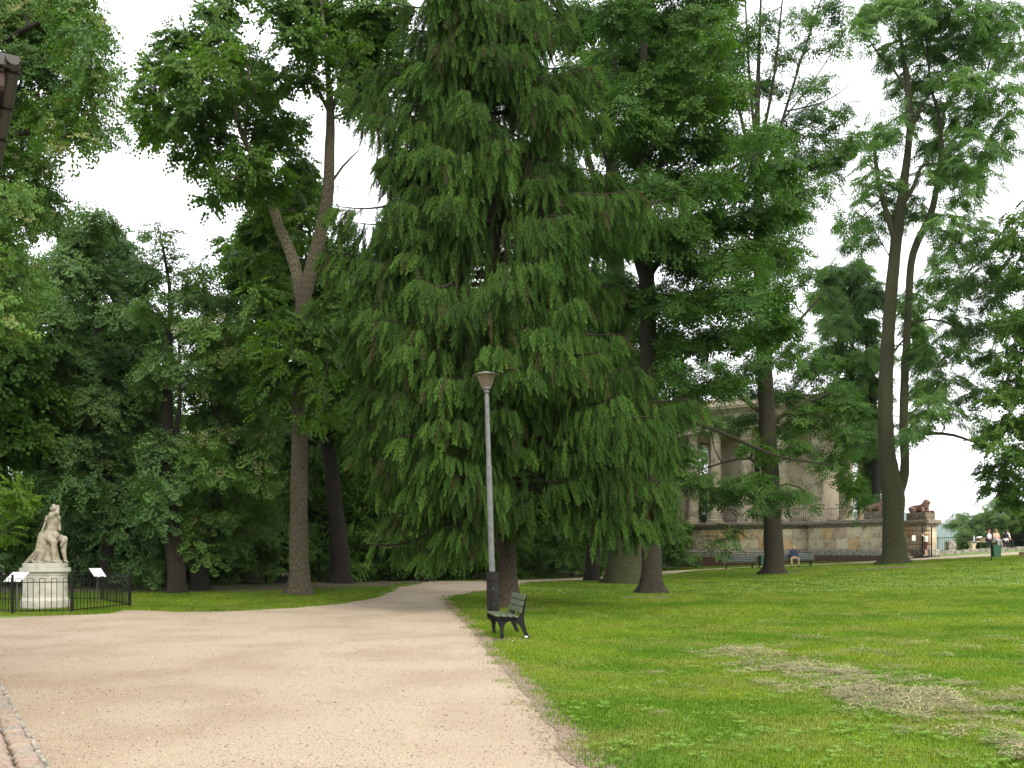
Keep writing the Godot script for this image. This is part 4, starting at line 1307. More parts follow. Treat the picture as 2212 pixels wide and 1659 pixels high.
	# ash with the double trunk
	tree({called = "ash_tree", label = "tall ash with thick forked trunk at right of the temple", d = 57.0, bark = "bark_ash", leaf = "ash", tints = ash_t, flare = 1.6, tall = 1.35, loose = 1.5,
		trunk = [[1932, 1226, 0.62], [1930, 1150, 0.56], [1930, 1080, 0.62], [1922, 1030, 0.56], [1915, 960, 0.43], [1913, 850, 0.39], [1920, 700, 0.35], [1930, 580, 0.32], [1938, 500, 0.31], [1952, 400, 0.24], [1965, 280, 0.18], [1960, 180, 0.16], [1945, 80, 0.1], [1935, -40, 0.05]],
		limbs = [[[1936, 1075, 0.34], [1950, 1040, 0.28], [1955, 1000, 0.24], [1952, 920, 0.24], [1955, 800, 0.22], [1962, 680, 0.2], [1968, 570, 0.2], [1985, 515, 0.22], [2010, 465, 0.2], [2024, 400, 0.16], [2032, 340, 0.14], [2030, 260, 0.1], [2010, 180, 0.07], [2000, 60, 0.04]],
			[[1935, 520, 0.2], [1912, 450, 0.15], [1900, 400, 0.12], [1890, 330, 0.1], [1896, 300, 0.06], [1915, 270, 0.04]], [[1945, 450, 0.16], [1975, 400, 0.12], [1990, 360, 0.1], [2020, 355, 0.08], [2060, 370, 0.05]], [[1963, 300, 0.12], [1985, 240, 0.1], [2010, 200, 0.07], [2060, 130, 0.04]], [[2030, 345, 0.1], [2060, 300, 0.08], [2100, 260, 0.07], [2120, 200, 0.06], [2150, 90, 0.04]], [[1960, 200, 0.1], [1930, 150, 0.07], [1900, 120, 0.06], [1880, 90, 0.05], [1850, 60, 0.04], [1820, 40, 0.02]], [[2090, 270, 0.06], [2150, 240, 0.04], [2200, 180, 0.03]], [[1950, 962, 0.13], [1975, 943, 0.11], [2010, 936, 0.10], [2060, 940, 0.08], [2110, 957, 0.06], [2160, 970, 0.03]], [[1962, 700, 0.08], [2010, 690, 0.06], [2060, 705, 0.05], [2100, 760, 0.03]], [[2000, 490, 0.1], [2040, 500, 0.08], [2090, 540, 0.06], [2140, 590, 0.03]], [[1905, 430, 0.05], [1870, 460, 0.03], [1840, 500, 0.015]], [[1925, 560, 0.04], [1880, 480, 0.025], [1830, 370, 0.012]]],
		clumps = [[1900, 30, 36, 30], [1960, 30, 40, 36], [2030, 30, 46, 36], [2100, 40, 46, 40], [2170, 40, 44, 40], [1930, 110, 30, 34], [1990, 100, 36, 36], [2060, 100, 46, 36], [2130, 110, 44, 36], [2195, 110, 34, 40], [1960, 170, 30, 30], [2030, 170, 36, 30], [2090, 180, 40, 30], [2160, 190, 40, 30], [1980, 230, 30, 28], [2050, 240, 38, 26], [2110, 250, 36, 26], [2180, 260, 34, 30], [1945, 270, 26, 26], [2030, 300, 34, 26], [2090, 310, 40, 26], [2150, 320, 36, 26], [2060, 360, 40, 26], [2120, 380, 38, 24], [2010, 380, 26, 22], [2080, 420, 30, 16], [1905, 280, 26, 24], [1870, 310, 22, 20], [1885, 370, 24, 24], [1915, 400, 26, 20], [1870, 420, 24, 18], [1950, 440, 34, 22], [1900, 470, 30, 18], [1840, 470, 28, 16], [1850, 520, 30, 16], [1980, 470, 26, 18], [2040, 470, 34, 22], [2090, 490, 36, 26], [2140, 520, 36, 26], [2060, 540, 36, 22], [2120, 580, 36, 24], [2180, 580, 30, 26], [2020, 590, 28, 22], [2070, 620, 36, 22], [2140, 640, 34, 26], [2010, 660, 26, 22], [2060, 690, 36, 22], [2120, 710, 34, 22], [2170, 700, 30, 26], [2020, 740, 30, 22], [2080, 760, 32, 20], [2140, 780, 30, 24], [1990, 800, 24, 24], [2040, 820, 30, 20], [2100, 840, 30, 20], [2010, 870, 24, 18], [2060, 890, 26, 16], [1980, 925, 16, 10], [2110, 920, 28, 16], [1870, 20, 30, 20], [1840, 70, 22, 14], [2050, -50, 120, 40], [1930, -50, 60, 40]], cov = 2.5, scale = 1.0, back_cov = 0.4, droop = 0.3, deep = 3.0, bare = 0.5})
	tree({called = "ash_tree", label = "dark smaller tree standing behind the forked ash beside the temple", d = 68.0, bark = "bark_dark", leaf = "ash", tints = ash_t,
		trunk = [[1896, 1205, 0.3], [1892, 1050, 0.26], [1888, 900, 0.22], [1880, 790, 0.18], [1862, 680, 0.1], [1850, 600, 0.05]], limbs = [[[1884, 820, 0.12], [1850, 760, 0.08], [1810, 700, 0.05]], [[1886, 850, 0.12], [1930, 760, 0.08], [1990, 700, 0.04]]],
		clumps = [[1800, 590, 36, 26], [1850, 580, 36, 28], [1780, 640, 36, 28], [1830, 640, 44, 28], [1880, 630, 36, 30], [1800, 700, 42, 28], [1860, 700, 40, 30], [1790, 760, 40, 26], [1840, 770, 44, 30], [1890, 760, 30, 36], [1830, 830, 40, 28], [1880, 830, 36, 36], [1860, 890, 40, 30], [1890, 930, 30, 36], [1865, 960, 34, 30], [1885, 1010, 26, 34], [1862, 1040, 26, 30], [1880, 1080, 20, 24], [1980, 700, 26, 24], [1990, 760, 30, 30], [2000, 840, 30, 30], [1985, 900, 20, 20], [1960, 650, 24, 24]], cov = 5.6, scale = 1.15, droop = 0.4})
	tree({called = "maple_tree", label = "dark tree hanging in at the right edge above the picnic group", d = 52.0, bark = "bark_dark", leaf = "maple", tints = maple_t,
		trunk = [[2330, 1215, 0.35], [2325, 1000, 0.3], [2310, 700, 0.2], [2290, 450, 0.08]], limbs = [[[2325, 950, 0.12], [2260, 900, 0.08], [2200, 920, 0.05], [2150, 980, 0.02]], [[2318, 800, 0.12], [2260, 720, 0.08], [2200, 680, 0.03]], [[2310, 650, 0.1], [2250, 560, 0.06], [2190, 500, 0.03]]],
		clumps = [[2200, 470, 26, 26], [2180, 520, 30, 20], [2215, 540, 40, 30], [2200, 610, 30, 26], [2220, 680, 40, 36], [2180, 690, 24, 24], [2210, 760, 40, 36], [2170, 800, 26, 26], [2200, 840, 44, 36], [2150, 860, 30, 22], [2190, 910, 44, 32], [2140, 950, 30, 22], [2200, 980, 44, 32], [2150, 1010, 34, 24], [2200, 1050, 40, 30], [2140, 1050, 24, 16], [2180, 1085, 30, 14], [2260, 700, 60, 90], [2270, 900, 70, 90], [2260, 1040, 60, 60], [2270, 520, 50, 60]], cov = 4.0, scale = 0.85, deep = 1.6, droop = 0.4, back_cov = 0.3})
	bush("pale leafy tree beyond the iron railing at the right", 2128, 1190, 90.0, 6.0, 6.2, [C(0.06, 0.11, 0.035), C(0.10, 0.16, 0.05)], "ash", 2.6, "valley_tree")
	bush("denser green tree beyond the railing behind the picnic group", 2205, 1190, 88.0, 8.0, 6.5, [C(0.045, 0.09, 0.025), C(0.085, 0.14, 0.035)], "ash", 3.2, "valley_tree")
	print("named trees ", total, " ", Time.get_ticks_msec())
	# trunks seen under the spruce
	tree({called = "old_tree", label = "massive pale old trunk behind the oak, right of the spruce", d = 43.0, bark = "bark_ash", leaf = "oak", tints = oak_t, flare = 1.25,
		trunk = [[1350, 1262, 0.75], [1350, 1150, 0.7], [1345, 900, 0.6], [1330, 600, 0.4], [1320, 300, 0.25], [1300, 60, 0.1]], limbs = [[[1330, 620, 0.2], [1290, 420, 0.15], [1250, 250, 0.08]]],
		clumps = [[1280, 300, 60, 50], [1240, 420, 60, 50], [1300, 500, 60, 50], [1250, 150, 60, 60], [1200, 250, 60, 60], [1320, 680, 60, 50], [1260, 620, 60, 50], [1400, 780, 70, 50], [1440, 880, 50, 46], [1300, 780, 60, 50], [1450, 980, 36, 46], [1240, 50, 70, 60]], cov = 5.6, scale = 1.1, bare = 0.5})
	tree({called = "old_tree", label = "dark narrow trunk between the spruce and the massive old trunk", d = 46.0, bark = "bark_dark", leaf = "oak", tints = oak_t, flare = 1.2,
		trunk = [[1280, 1255, 0.32], [1282, 1100, 0.3], [1270, 800, 0.24], [1250, 500, 0.12]], clumps = [[1250, 700, 60, 60], [1200, 800, 70, 60], [1290, 880, 60, 60], [1180, 650, 60, 60], [1330, 980, 50, 50], [1220, 560, 60, 50]], cov = 5.6, scale = 1.2, bare = 0.5})
	spruce()
	print("spruce ", total, " ", Time.get_ticks_msec())
	# the wood behind
	var wood := [[-34.0, 56.0, 19.0, 5.5, 0.04], [-27.0, 48.0, 13.5, 4.6, 0.05], [-22.0, 58.0, 15.0, 5.2, 0.04], [-15.0, 52.0, 13.0, 4.4, 0.08], [-10.0, 58.0, 19.0, 5.5, 0.05], [-3.5, 55.0, 22.0, 5.2, 0.12], [2.0, 60.0, 22.0, 5.4, 0.05], [7.0, 72.0, 22.0, 5.5, 0.03], [-18.0, 72.0, 16.0, 6.0, 0.03], [-30.0, 70.0, 18.0, 6.0, 0.03], [-6.0, 74.0, 20.0, 6.0, 0.03], [3.0, 84.0, 21.0, 6.5, 0.02], [12.5, 94.0, 19.0, 6.0, 0.02], [18.0, 97.0, 20.0, 4.6, 0.02], [-21.0, 49.0, 12.0, 4.2, 0.03], [-9.0, 49.0, 14.0, 4.2, 0.03], [-31.0, 44.0, 14.0, 4.4, 0.03]]
	var how := ["at the far left", "behind the statue fence", "behind the pale lime", "behind the slender tree", "behind the big maple", "left of the spruce stem", "deep behind the spruce", "left of the temple", "deep behind the slender tree", "deep behind the statue", "deep behind the big maple", "deepest behind the spruce", "just behind the left temple columns", "beyond the temple seen between its columns", "close behind the pale lime", "close behind the big maple trunk", "close at the far left"]
	for k in wood.size():
		var w: Array = wood[k]
		wood_tree("dark woodland tree " + how[k], w[0], w[1], w[2], w[3], w[4], maple_t, 5.6, 0.01 * (k % 3 - 1))
	var sh := [[-20, 40.0, 3.0, 2.6], [80, 42.0, 3.6, 3.0], [185, 41.0, 3.2, 2.6], [270, 40.0, 3.0, 3.4], [335, 42.0, 3.0, 2.4], [410, 43.0, 3.0, 2.2], [500, 43.0, 3.2, 2.4], [575, 44.0, 3.2, 2.6], [690, 45.0, 2.6, 2.2], [790, 46.0, 2.8, 2.0], [850, 47.0, 3.2, 2.4], [925, 48.0, 3.4, 2.6], [1000, 49.0, 3.2, 2.2], [1060, 50.0, 3.0, 2.4], [1165, 52.0, 3.4, 2.6], [1235, 53.0, 3.0, 3.0], [1440, 69.0, 3.4, 4.0], [1420, 73.0, 3.0, 6.0]]
	var where := ["at the left frame edge", "left of the pedestal", "right of the pedestal", "right of the fence post", "left of the leaning trunks", "between two leaning trunks", "left of the big maple trunk", "just left of the maple", "just right of the maple", "left of the spruce at path edge", "lit pale by the path bend", "lit brightest below the spruce", "below the spruce bough", "left of the lamp sleeve", "right of the spruce trunk", "before the narrow trunk", "at the left corner of the temple wall", "tall beside the temple base"]
	for k in sh.size():
		bush("undergrowth shrub " + where[k], sh[k][0], 1270.0, sh[k][1], sh[k][2], sh[k][3], lime_t, "maple" if k % 2 else "lime", 3.2)
	print("foliage instances ", total)

func spruce() -> void:
	rng.seed = 77
	var d := 28.0
	var tr := [[1100, 1314, 0.30], [1096, 1230, 0.26], [1088, 1050, 0.25], [1078, 850, 0.235], [1066, 600, 0.21], [1056, 350, 0.18], [1045, 150, 0.15], [1038, 0, 0.125], [1030, -200, 0.09], [1026, -420, 0.03]]
	var root := P(1100, 1314, d)
	root.y = gh(root.x, root.z)
	var o := thing("spruce_tree", "huge weeping spruce with hanging curtains of needles behind the lamp post", "tree", root)
	var g := Geo.new()
	var pts := PackedVector3Array()
	var rad := PackedFloat32Array()
	for k in tr.size():
		var w := P(tr[k][0], tr[k][1], d)
		if k == 0:
			w.y = root.y - 0.15
			pts.append(w - root); rad.append(0.52)
			pts.append(w - root + Vector3.UP * 0.22); rad.append(0.42)
			pts.append(w - root + Vector3.UP * 0.5); rad.append(0.34)
			continue
		pts.append(w - root)
		rad.append(tr[k][2])
	var sm := spline(pts, rad, 0.35)
	g.tube(sm[0], sm[1], 30, Color.WHITE, true, noise_bark, 0.24, 1.0, 0.12)
	var stem := func(y: float) -> Vector3:
		var p: PackedVector3Array = sm[0]
		for k in p.size() - 1:
			if p[k + 1].y >= y:
				return p[k].lerp(p[k + 1], clampf((y - p[k].y) / maxf(p[k + 1].y - p[k].y, 0.01), 0, 1))
		return p[p.size() - 1]
	# boughs: [start py, tip px, tip py, tip dz, curtain length]
	var boughs := [
		[60, 870, 60, -0.5, 1.3], [40, 1230, 40, -0.5, 1.4], [150, 800, 150, 0.3, 1.6], [170, 1290, 140, -0.8, 1.7], [110, 950, 90, -2.2, 1.3], [120, 1130, 110, -2.4, 1.4],
		[230, 740, 170, 0.5, 1.7], [260, 790, 240, -1.0, 1.5], [250, 1300, 240, 0.4, 1.7], [220, 1000, 190, -2.6, 1.4], [230, 1170, 180, -2.4, 1.5],
		[330, 830, 330, -1.8, 1.5], [340, 1230, 330, -1.6, 1.5], [330, 930, 310, -3.0, 1.5], [320, 1120, 300, 2.6, 1.5],
		[385, 720, 445, -0.8, 1.6], [375, 1330, 370, 0.2, 1.4], [380, 1470, 420, -0.6, 1.5], [400, 1380, 410, -1.6, 1.2], [430, 850, 430, -2.8, 1.6], [450, 760, 480, 1.2, 1.5],
		[520, 700, 540, -0.4, 1.7], [540, 790, 560, -2.4, 1.7], [560, 1270, 540, -2.2, 1.5], [600, 900, 600, -3.6, 1.5], [580, 1180, 540, -3.6, 1.4], [560, 1330, 620, 0.8, 1.6],
		[640, 680, 640, 0.0, 1.4], [650, 1000, 650, -4.2, 1.3], [640, 1100, 600, -4.2, 1.4], [660, 1250, 640, -3.4, 1.5], [650, 820, 690, -3.0, 1.7], [660, 1340, 720, -1.2, 1.6],
		[700, 760, 720, -0.8, 1.8], [720, 780, 770, 1.2, 1.8], [700, 870, 740, -3.8, 1.6], [720, 1180, 700, -4.4, 1.5], [720, 1300, 760, -2.8, 1.7], [740, 1060, 740, -4.8, 1.2],
		[780, 770, 840, -1.0, 1.9], [790, 850, 840, -3.2, 1.9], [780, 950, 810, -4.4, 1.5], [770, 1380, 790, -1.6, 1.8], [800, 1230, 780, -3.8, 0.9], [770, 1140, 790, -4.6, 0.9], [780, 1500, 860, -0.8, 1.5],
		[860, 780, 920, -1.2, 2.0], [870, 860, 940, -3.4, 1.7], [850, 980, 900, -4.2, 1.0], [840, 1420, 900, -1.8, 2.2], [860, 1340, 850, -3.0, 1.9], [830, 1470, 950, -0.4, 2.0], [850, 1380, 840, 1.5, 1.7],
		[950, 820, 1020, -1.6, 1.6], [960, 900, 1040, -3.2, 1.3], [940, 1000, 1030, -3.6, 0.9], [930, 1440, 1040, -1.2, 1.7], [940, 1360, 1000, -2.4, 1.9], [980, 1130, 960, -2.6, 0.8],
		[1020, 840, 1110, -2.0, 0.9], [1060, 960, 1140, -3.0, 0.8], [1040, 1450, 1120, -1.0, 1.1], [1050, 1400, 1120, -2.0, 1.0], [1060, 1040, 1100, -2.8, 0.7], [1100, 1140, 1080, -2.0, 0.6],
		[1110, 790, 1175, -1.6, 0.5], [1130, 900, 1185, -2.2, 0.5], [1120, 1140, 1120, -1.2, 0.5], [1150, 1000, 1195, -1.6, 0.35]]
	var all := []
	for b in boughs:
		var s: Vector3 = stem.call(P(0, b[0], d).y - root.y)
		all.append([s, P(b[1], b[2], d + b[3]) - root, b[4]])
	var left_edge := Curve.new()
	left_edge.max_value = 500.0
	left_edge.min_value = 0.0
	left_edge.max_domain = 1300.0
	var right_edge: Curve = left_edge.duplicate()
	for q in [[0, 190, 240], [150, 240, 250], [250, 300, 240], [330, 240, 230], [430, 340, 330], [540, 350, 260], [640, 380, 270], [720, 330, 290], [850, 320, 390], [950, 310, 390], [1050, 260, 370], [1150, 240, 330]]:
		left_edge.add_point(Vector2(q[0], q[1]))
		right_edge.add_point(Vector2(q[0], q[2]))
	for k in 78:
		var py := lerpf(-60.0, 1060.0, (k + rng.randf()) / 78.0)
		var fr := rng.randf_range(-1.0, 1.0)
		if py > 800.0 and fr > 0.08 and fr < 0.5:
			fr = rng.randf_range(0.55, 1.0)
		if py > 230.0 and py < 560.0 and absf(fr) < 0.14:
			fr = signf(fr) * rng.randf_range(0.2, 1.0)
		var s: Vector3 = stem.call(P(0, py, d).y - root.y)
		var edge := (left_edge if fr < 0.0 else right_edge).sample(clampf(py, 0, 1150))
		var front := -sqrt(maxf(0.0, 1.0 - fr * fr)) * lerpf(2.6, 4.6, clampf(py / 800.0, 0, 1)) * rng.randf_range(0.6, 1.0)
		var cx := 1070.0 - 30.0 * (1.0 - py / 1100.0)
		all.append([s, P(cx + fr * edge * rng.randf_range(0.8, 1.0), py + rng.randf_range(-10.0, 50.0), d + front) - root, rng.randf_range(1.0, 2.1) * (1.0 if py < 800.0 else 0.65)])
	for k in 34:
		var py := lerpf(-140.0, 300.0, (k + rng.randf()) / 34.0)
		var s: Vector3 = stem.call(P(0, py, d).y - root.y)
		var a := rng.randf() * TAU
		var reach := rng.randf_range(1.0, 2.7)
		all.append([s, s + Vector3(cos(a) * reach, rng.randf_range(-0.3, 0.3), sin(a) * reach), rng.randf_range(0.7, 1.5)])
	# rear and side boughs, and those above the frame
	for k in 70:
		var t := k / 69.0
		var y := lerpf(6.2, 24.5, t)
		var s: Vector3 = stem.call(y)
		var a := rng.randf_range(0.0, PI) if y < 16.5 else rng.randf() * TAU
		var reach := lerpf(3.9, 1.0, t * t) * rng.randf_range(0.65, 1.1)
		all.append([s, s + Vector3(cos(a) * reach, -0.1 * reach + rng.randf_range(-0.4, 0.4), -sin(a) * reach), lerpf(0.9, 0.8, t)])
	var xs := []
	var cols := PackedColorArray()
	var dead := C(0.1, 0.085, 0.04)
	for b in all:
		var s: Vector3 = b[0]
		var e: Vector3 = b[1]
		var reach := s.distance_to(e)
		if reach < 0.3:
			continue
		var out := (e - s)
		out.y = 0
		out = out.normalized()
		var side := out.cross(Vector3.UP)
		# the bough leaves level, sags, and lifts at the tip
		var m1 := s.lerp(e, 0.33) + Vector3.UP * (0.02 * reach + rng.randf_range(-0.1, 0.2)) + side * rng.randfn() * 0.05 * reach
		var m2 := s.lerp(e, 0.7) + Vector3.DOWN * 0.055 * reach + side * rng.randfn() * 0.05 * reach
		var bp := spline(PackedVector3Array([s, m1, m2, e]), PackedFloat32Array([0.05 + 0.006 * reach, 0.05, 0.03, 0.01]), 0.3)
		g.tube(bp[0], bp[1], 7, C(0.75, 0.75, 0.75), false)
		var line: PackedVector3Array = bp[0]
		var n := int(reach * 31.0)
		var shade := rng.randf_range(0.75, 1.25)
		var fan := rng.randf_range(0.6, 1.15)
		for k in n:
			var t := lerpf(0.3, 1.0, pow((k + 0.5) / n, 0.85))
			if noise_clump.get_noise_3d(e.x * 20.0 + t * reach * 26.0, e.y * 30.0, e.z * 20.0) < -0.22:
				continue
			var ft := t * (line.size() - 1)
			var j := mini(int(ft), line.size() - 2)
			var p := line[j].lerp(line[j + 1], ft - j)
			# side twigs spread in a fan, wider towards the middle of the bough
			var wide := (0.12 + 0.62 * sin(clampf(t * 1.02, 0, 1) * PI * 0.88)) * clampf(reach / 4.0, 0.4, 1.1) * fan
			var lat := rng.randf_range(-1.0, 1.0)
			var q := p + side * lat * wide + out * absf(lat) * wide * 0.35 + Vector3.DOWN * absf(lat) * wide * 0.35
			var curtain: float = b[2] * rng.randf_range(0.2, 1.25) * (0.45 + 0.55 * sin(t * PI * 0.95)) * (1.0 - 0.25 * absf(lat))
			var count := maxi(1, int(curtain / 0.36))
			var sway := Vector3(rng.randfn(), 0, rng.randfn()) * 0.06
			var old := rng.randf() < 0.05
			var face := rng.randf() * TAU
			for c in count:
				var sc := rng.randf_range(0.42, 0.98)
				var tilt := out * rng.randf_range(0.0, 0.22) + side * lat * 0.18 + Vector3(rng.randfn(), 0, rng.randfn()) * 0.12
				if c == 0 and t > 0.8:
					tilt += out * 0.45
				var down := (Vector3.DOWN + tilt).normalized()
				var x := down.cross(Vector3(cos(face + c * 0.8), 0.05, sin(face + c * 0.8))).normalized()
				var z := x.cross(-down)
				xs.append(Transform3D(Basis(x * sc, -down * sc, z * sc), q + Vector3.DOWN * 0.36 * c + sway * c))
				var tint := C(0.05, 0.12, 0.02).lerp(C(0.11, 0.21, 0.036), rng.randf()) * shade
				cols.append((dead if old else tint) * rng.randf_range(0.8, 1.2))
			if count > 2 and rng.randf() < 0.3:
				g.tube(PackedVector3Array([q, q + sway * count * 0.5 + Vector3.DOWN * 0.18 * count, q + sway * count + Vector3.DOWN * 0.36 * count]), PackedFloat32Array([0.008, 0.006, 0.003]), 3, C(0.8, 0.7, 0.6), false)
	part("trunk", g.mesh(M.bark_spruce), o)
	multi("crown", spray("spruce"), xs, cols, o)
	total += xs.size()

# ---------------------------------------------------------------- temple
const TC := Vector3(20.9, 0.0, -80.0)
const TR := 7.4

func ring_block(g: Geo, r0: float, r1: float, y0: float, y1: float, a0: float, a1: float, seg: int, ch := 0.012) -> void:
	# a stone of a curved wall, with a worn edge towards the joints
	var da := ch / r1
	for k in seg:
		var b0 := lerpf(a0, a1, float(k) / seg)
		var b1 := lerpf(a0, a1, float(k + 1) / seg)
		var i0 := b0 + (da if k == 0 else 0.0)
		var i1 := b1 - (da if k == seg - 1 else 0.0)
		var p := func(a: float, r: float, y: float) -> Vector3:
			return Vector3(cos(a) * r, y, sin(a) * r)
		var out := Vector3(cos((b0 + b1) * 0.5), 0, sin((b0 + b1) * 0.5))
		g.quad(p.call(i0, r1, y0 + ch), p.call(i1, r1, y0 + ch), p.call(i1, r1, y1 - ch), p.call(i0, r1, y1 - ch), out)
		g.quad(p.call(i0, r1, y1 - ch), p.call(i1, r1, y1 - ch), p.call(b1, r1 - ch, y1), p.call(b0, r1 - ch, y1), out + Vector3.UP)
		g.quad(p.call(i0, r1, y0 + ch), p.call(i1, r1, y0 + ch), p.call(b1, r1 - ch, y0), p.call(b0, r1 - ch, y0), out + Vector3.DOWN)
		g.quad(p.call(b0, r1 - ch, y1), p.call(b1, r1 - ch, y1), p.call(b1, r0, y1), p.call(b0, r0, y1), Vector3.UP)
		g.quad(p.call(b0, r1 - ch, y0), p.call(b1, r1 - ch, y0), p.call(b1, r0, y0), p.call(b0, r0, y0), Vector3.DOWN)
	for e in [[a0, 1.0], [a1, -1.0]]:
		var a: float = e[0]
		var t: Vector3 = Vector3(-sin(a), 0, cos(a)) * -e[1]
		var q := func(r: float, y: float, off := 0.0) -> Vector3:
			return Vector3(cos(a + off) * r, y, sin(a + off) * r)
		g.quad(q.call(r0, y0), q.call(r1 - ch, y0), q.call(r1 - ch, y1), q.call(r0, y1), t)
		g.quad(q.call(r1 - ch, y0), q.call(r1, y0 + ch, da * e[1]), q.call(r1, y1 - ch, da * e[1]), q.call(r1 - ch, y1), t + Vector3(cos(a), 0, sin(a)))

func tinted(m: StandardMaterial3D, col: Color) -> StandardMaterial3D:
	var o: StandardMaterial3D = m.duplicate()
	o.albedo_color = col.linear_to_srgb()
	return o

func band(r_in: float, prof: Array, mat_: Material, sides := 72) -> ArrayMesh:
	# a ring with a moulded outside
	var g := Geo.new()
	var pr := PackedVector2Array()
	pr.append(Vector2(r_in, prof[0][1]))
	for q in prof:
		pr.append(Vector2(q[0], q[1]))
	pr.append(Vector2(r_in, prof[prof.size() - 1][1]))
	g.lathe(pr, sides)
	return g.mesh(mat_)

func build_temple() -> void:
	rng.seed = 31
	var o := thing("round_temple", "round sandstone temple with fluted columns on a high walled base", "temple", Vector3(TC.x, 0, TC.z))
	var top := 3.82          # top of the base wall
	var stones := []
	for c in [C(1.1, 1.08, 1.04), C(0.95, 0.86, 0.82), C(1.15, 0.95, 0.68), C(1.0, 0.72, 0.42), C(1.25, 1.24, 1.2), C(0.5, 0.36, 0.26), C(1.05, 1.05, 1.0)]:
		stones.append(tinted(M.stone, c))
	# wall courses of cut stone; the camera sees the half towards +z
	var rb := 7.95
	var y0 := 1.85
	for row in 2:
		var a := deg_to_rad(-35.0) + row * 0.11
		while a < deg_to_rad(205.0):
			var w := rng.randf_range(0.13, 0.25)
			var g := Geo.new()
			ring_block(g, rb - 0.5, rb + rng.randf_range(-0.006, 0.006), y0 + row * 0.745 + 0.007, y0 + row * 0.745 + 0.738, a + 0.0011, a + w - 0.0011, 4, 0.02)
			var pick := rng.randi() % 7
			if pick == 5 and rng.randf() < 0.6:
				pick = 0
			part("stone_block", g.mesh(stones[pick]), o)
			a += w
	var core := Geo.new()
	core.lathe(PackedVector2Array([Vector2(0, 3.4), Vector2(rb - 0.45, 3.4), Vector2(rb - 0.45, -1.5)]), 64)
	part("base_core", core.mesh(M.stone_grey), o)
	part("base_moulding", band(rb - 0.4, [[8.32, 1.35], [8.32, 1.56], [8.22, 1.6], [8.25, 1.68], [8.1, 1.79], [7.98, 1.85]], M.stone_grey), o)
	part("brick_plinth", band(rb - 0.4, [[8.42, -0.9], [8.42, 1.31], [8.36, 1.35]], M.brick), o)
	part("base_cornice", band(rb - 0.6, [[7.97, 3.34], [8.02, 3.42], [8.05, 3.5], [8.22, 3.56], [8.3, 3.66], [8.3, 3.78], [8.18, 3.82]], tinted(M.stone_grey, C(0.8, 0.76, 0.7))), o)
	var fl := Geo.new()
	fl.lathe(PackedVector2Array([Vector2(0, 3.825), Vector2(8.1, 3.825)]), 64)
	part("terrace_floor", fl.mesh(M.stone_grey), o)
	# cella
	var cw := Geo.new()
	cw.lathe(PackedVector2Array([Vector2(5.05, 3.82), Vector2(5.05, 11.0)]), 72)
	part("cella_wall", cw.mesh(M.plaster), o)
	part("cella_base", band(4.9, [[5.16, 3.83], [5.16, 4.3], [5.08, 4.36]], M.stone), o)
	for a in [62.0, 118.0, 175.0, 5.0]:     # tall dark windows between the columns
		var w := Geo.new()
		ring_block(w, 5.0, 5.07, 6.2, 9.4, deg_to_rad(a - 2.2), deg_to_rad(a + 2.2), 2, 0.004)
		var win := part("window", w.mesh(M.black_plastic), o)
		var fr := Geo.new()
		for s in [-1.0, 1.0]:
			ring_block(fr, 5.0, 5.12, 6.1, 9.5, deg_to_rad(a + s * 2.9 - 0.65), deg_to_rad(a + s * 2.9 + 0.65), 1, 0.01)
		ring_block(fr, 5.0, 5.14, 9.41, 9.62, deg_to_rad(a - 3.6), deg_to_rad(a + 3.6), 2, 0.01)
		part("frame", fr.mesh(M.stone), win)
	# columns: base, fluted shaft, leafy capital
	var cb := Geo.new()
	cb.box(Vector3(0, 0.08, 0), Vector3(1.06, 0.16, 1.06), Basis.IDENTITY, 0.01)
	cb.lathe(PackedVector2Array([Vector2(0.52, 0.16), Vector2(0.55, 0.22), Vector2(0.52, 0.29), Vector2(0.45, 0.33), Vector2(0.45, 0.36), Vector2(0.485, 0.40), Vector2(0.46, 0.46), Vector2(0.42, 0.48)]), 28)
	var cbm := cb.mesh(M.stone)
	var sh := Geo.new()
	sh.lathe(PackedVector2Array([Vector2(0.425, 0.48), Vector2(0.415, 2.6), Vector2(0.365, 6.1)]), 80, Vector3.ZERO, Color.WHITE, 0.0, TAU, 20, 0.14)
	var shm := sh.mesh(M.stone)
	var cp := Geo.new()
	cp.lathe(PackedVector2Array([Vector2(0.37, 6.1), Vector2(0.41, 6.13), Vector2(0.37, 6.17), Vector2(0.37, 6.6), Vector2(0.44, 6.85), Vector2(0.44, 6.9)]), 24)
	for row in 2:
		for k in 8:
			var a := TAU * (k + row * 0.5) / 8.0
			var dir := Vector3(cos(a), 0, sin(a))
			var sd := Vector3(-sin(a), 0, cos(a))
			var yb := 6.16 + row * 0.28
			var p0 := dir * 0.37 + Vector3.UP * yb
			var p1 := dir * 0.41 + Vector3.UP * (yb + 0.26)
			var p2 := dir * (0.5 + row * 0.06) + Vector3.UP * (yb + 0.30)
			cp.quad(p0 - sd * 0.12, p0 + sd * 0.12, p1 + sd * 0.10, p1 - sd * 0.10, dir)
			cp.quad(p1 - sd * 0.10, p1 + sd * 0.10, p2 + sd * 0.04, p2 - sd * 0.04, dir + Vector3.UP)
	cp.box(Vector3(0, 6.95, 0), Vector3(1.04, 0.12, 1.04), Basis.IDENTITY, 0.02)
	var cpm := cp.mesh(M.stone)
	for k in 18:
		var a := deg_to_rad(90.0 + 10.0 + 20.0 * k)
		var col := Node3D.new()
		col.name = "column"
		o.add_child(col, true)
		col.position = Vector3(cos(a) * 7.25, 3.83, sin(a) * 7.25)
		col.rotation.y = -a
		part("column_base", cbm, col)
		part("shaft", shm, col)
		part("capital", cpm, col)
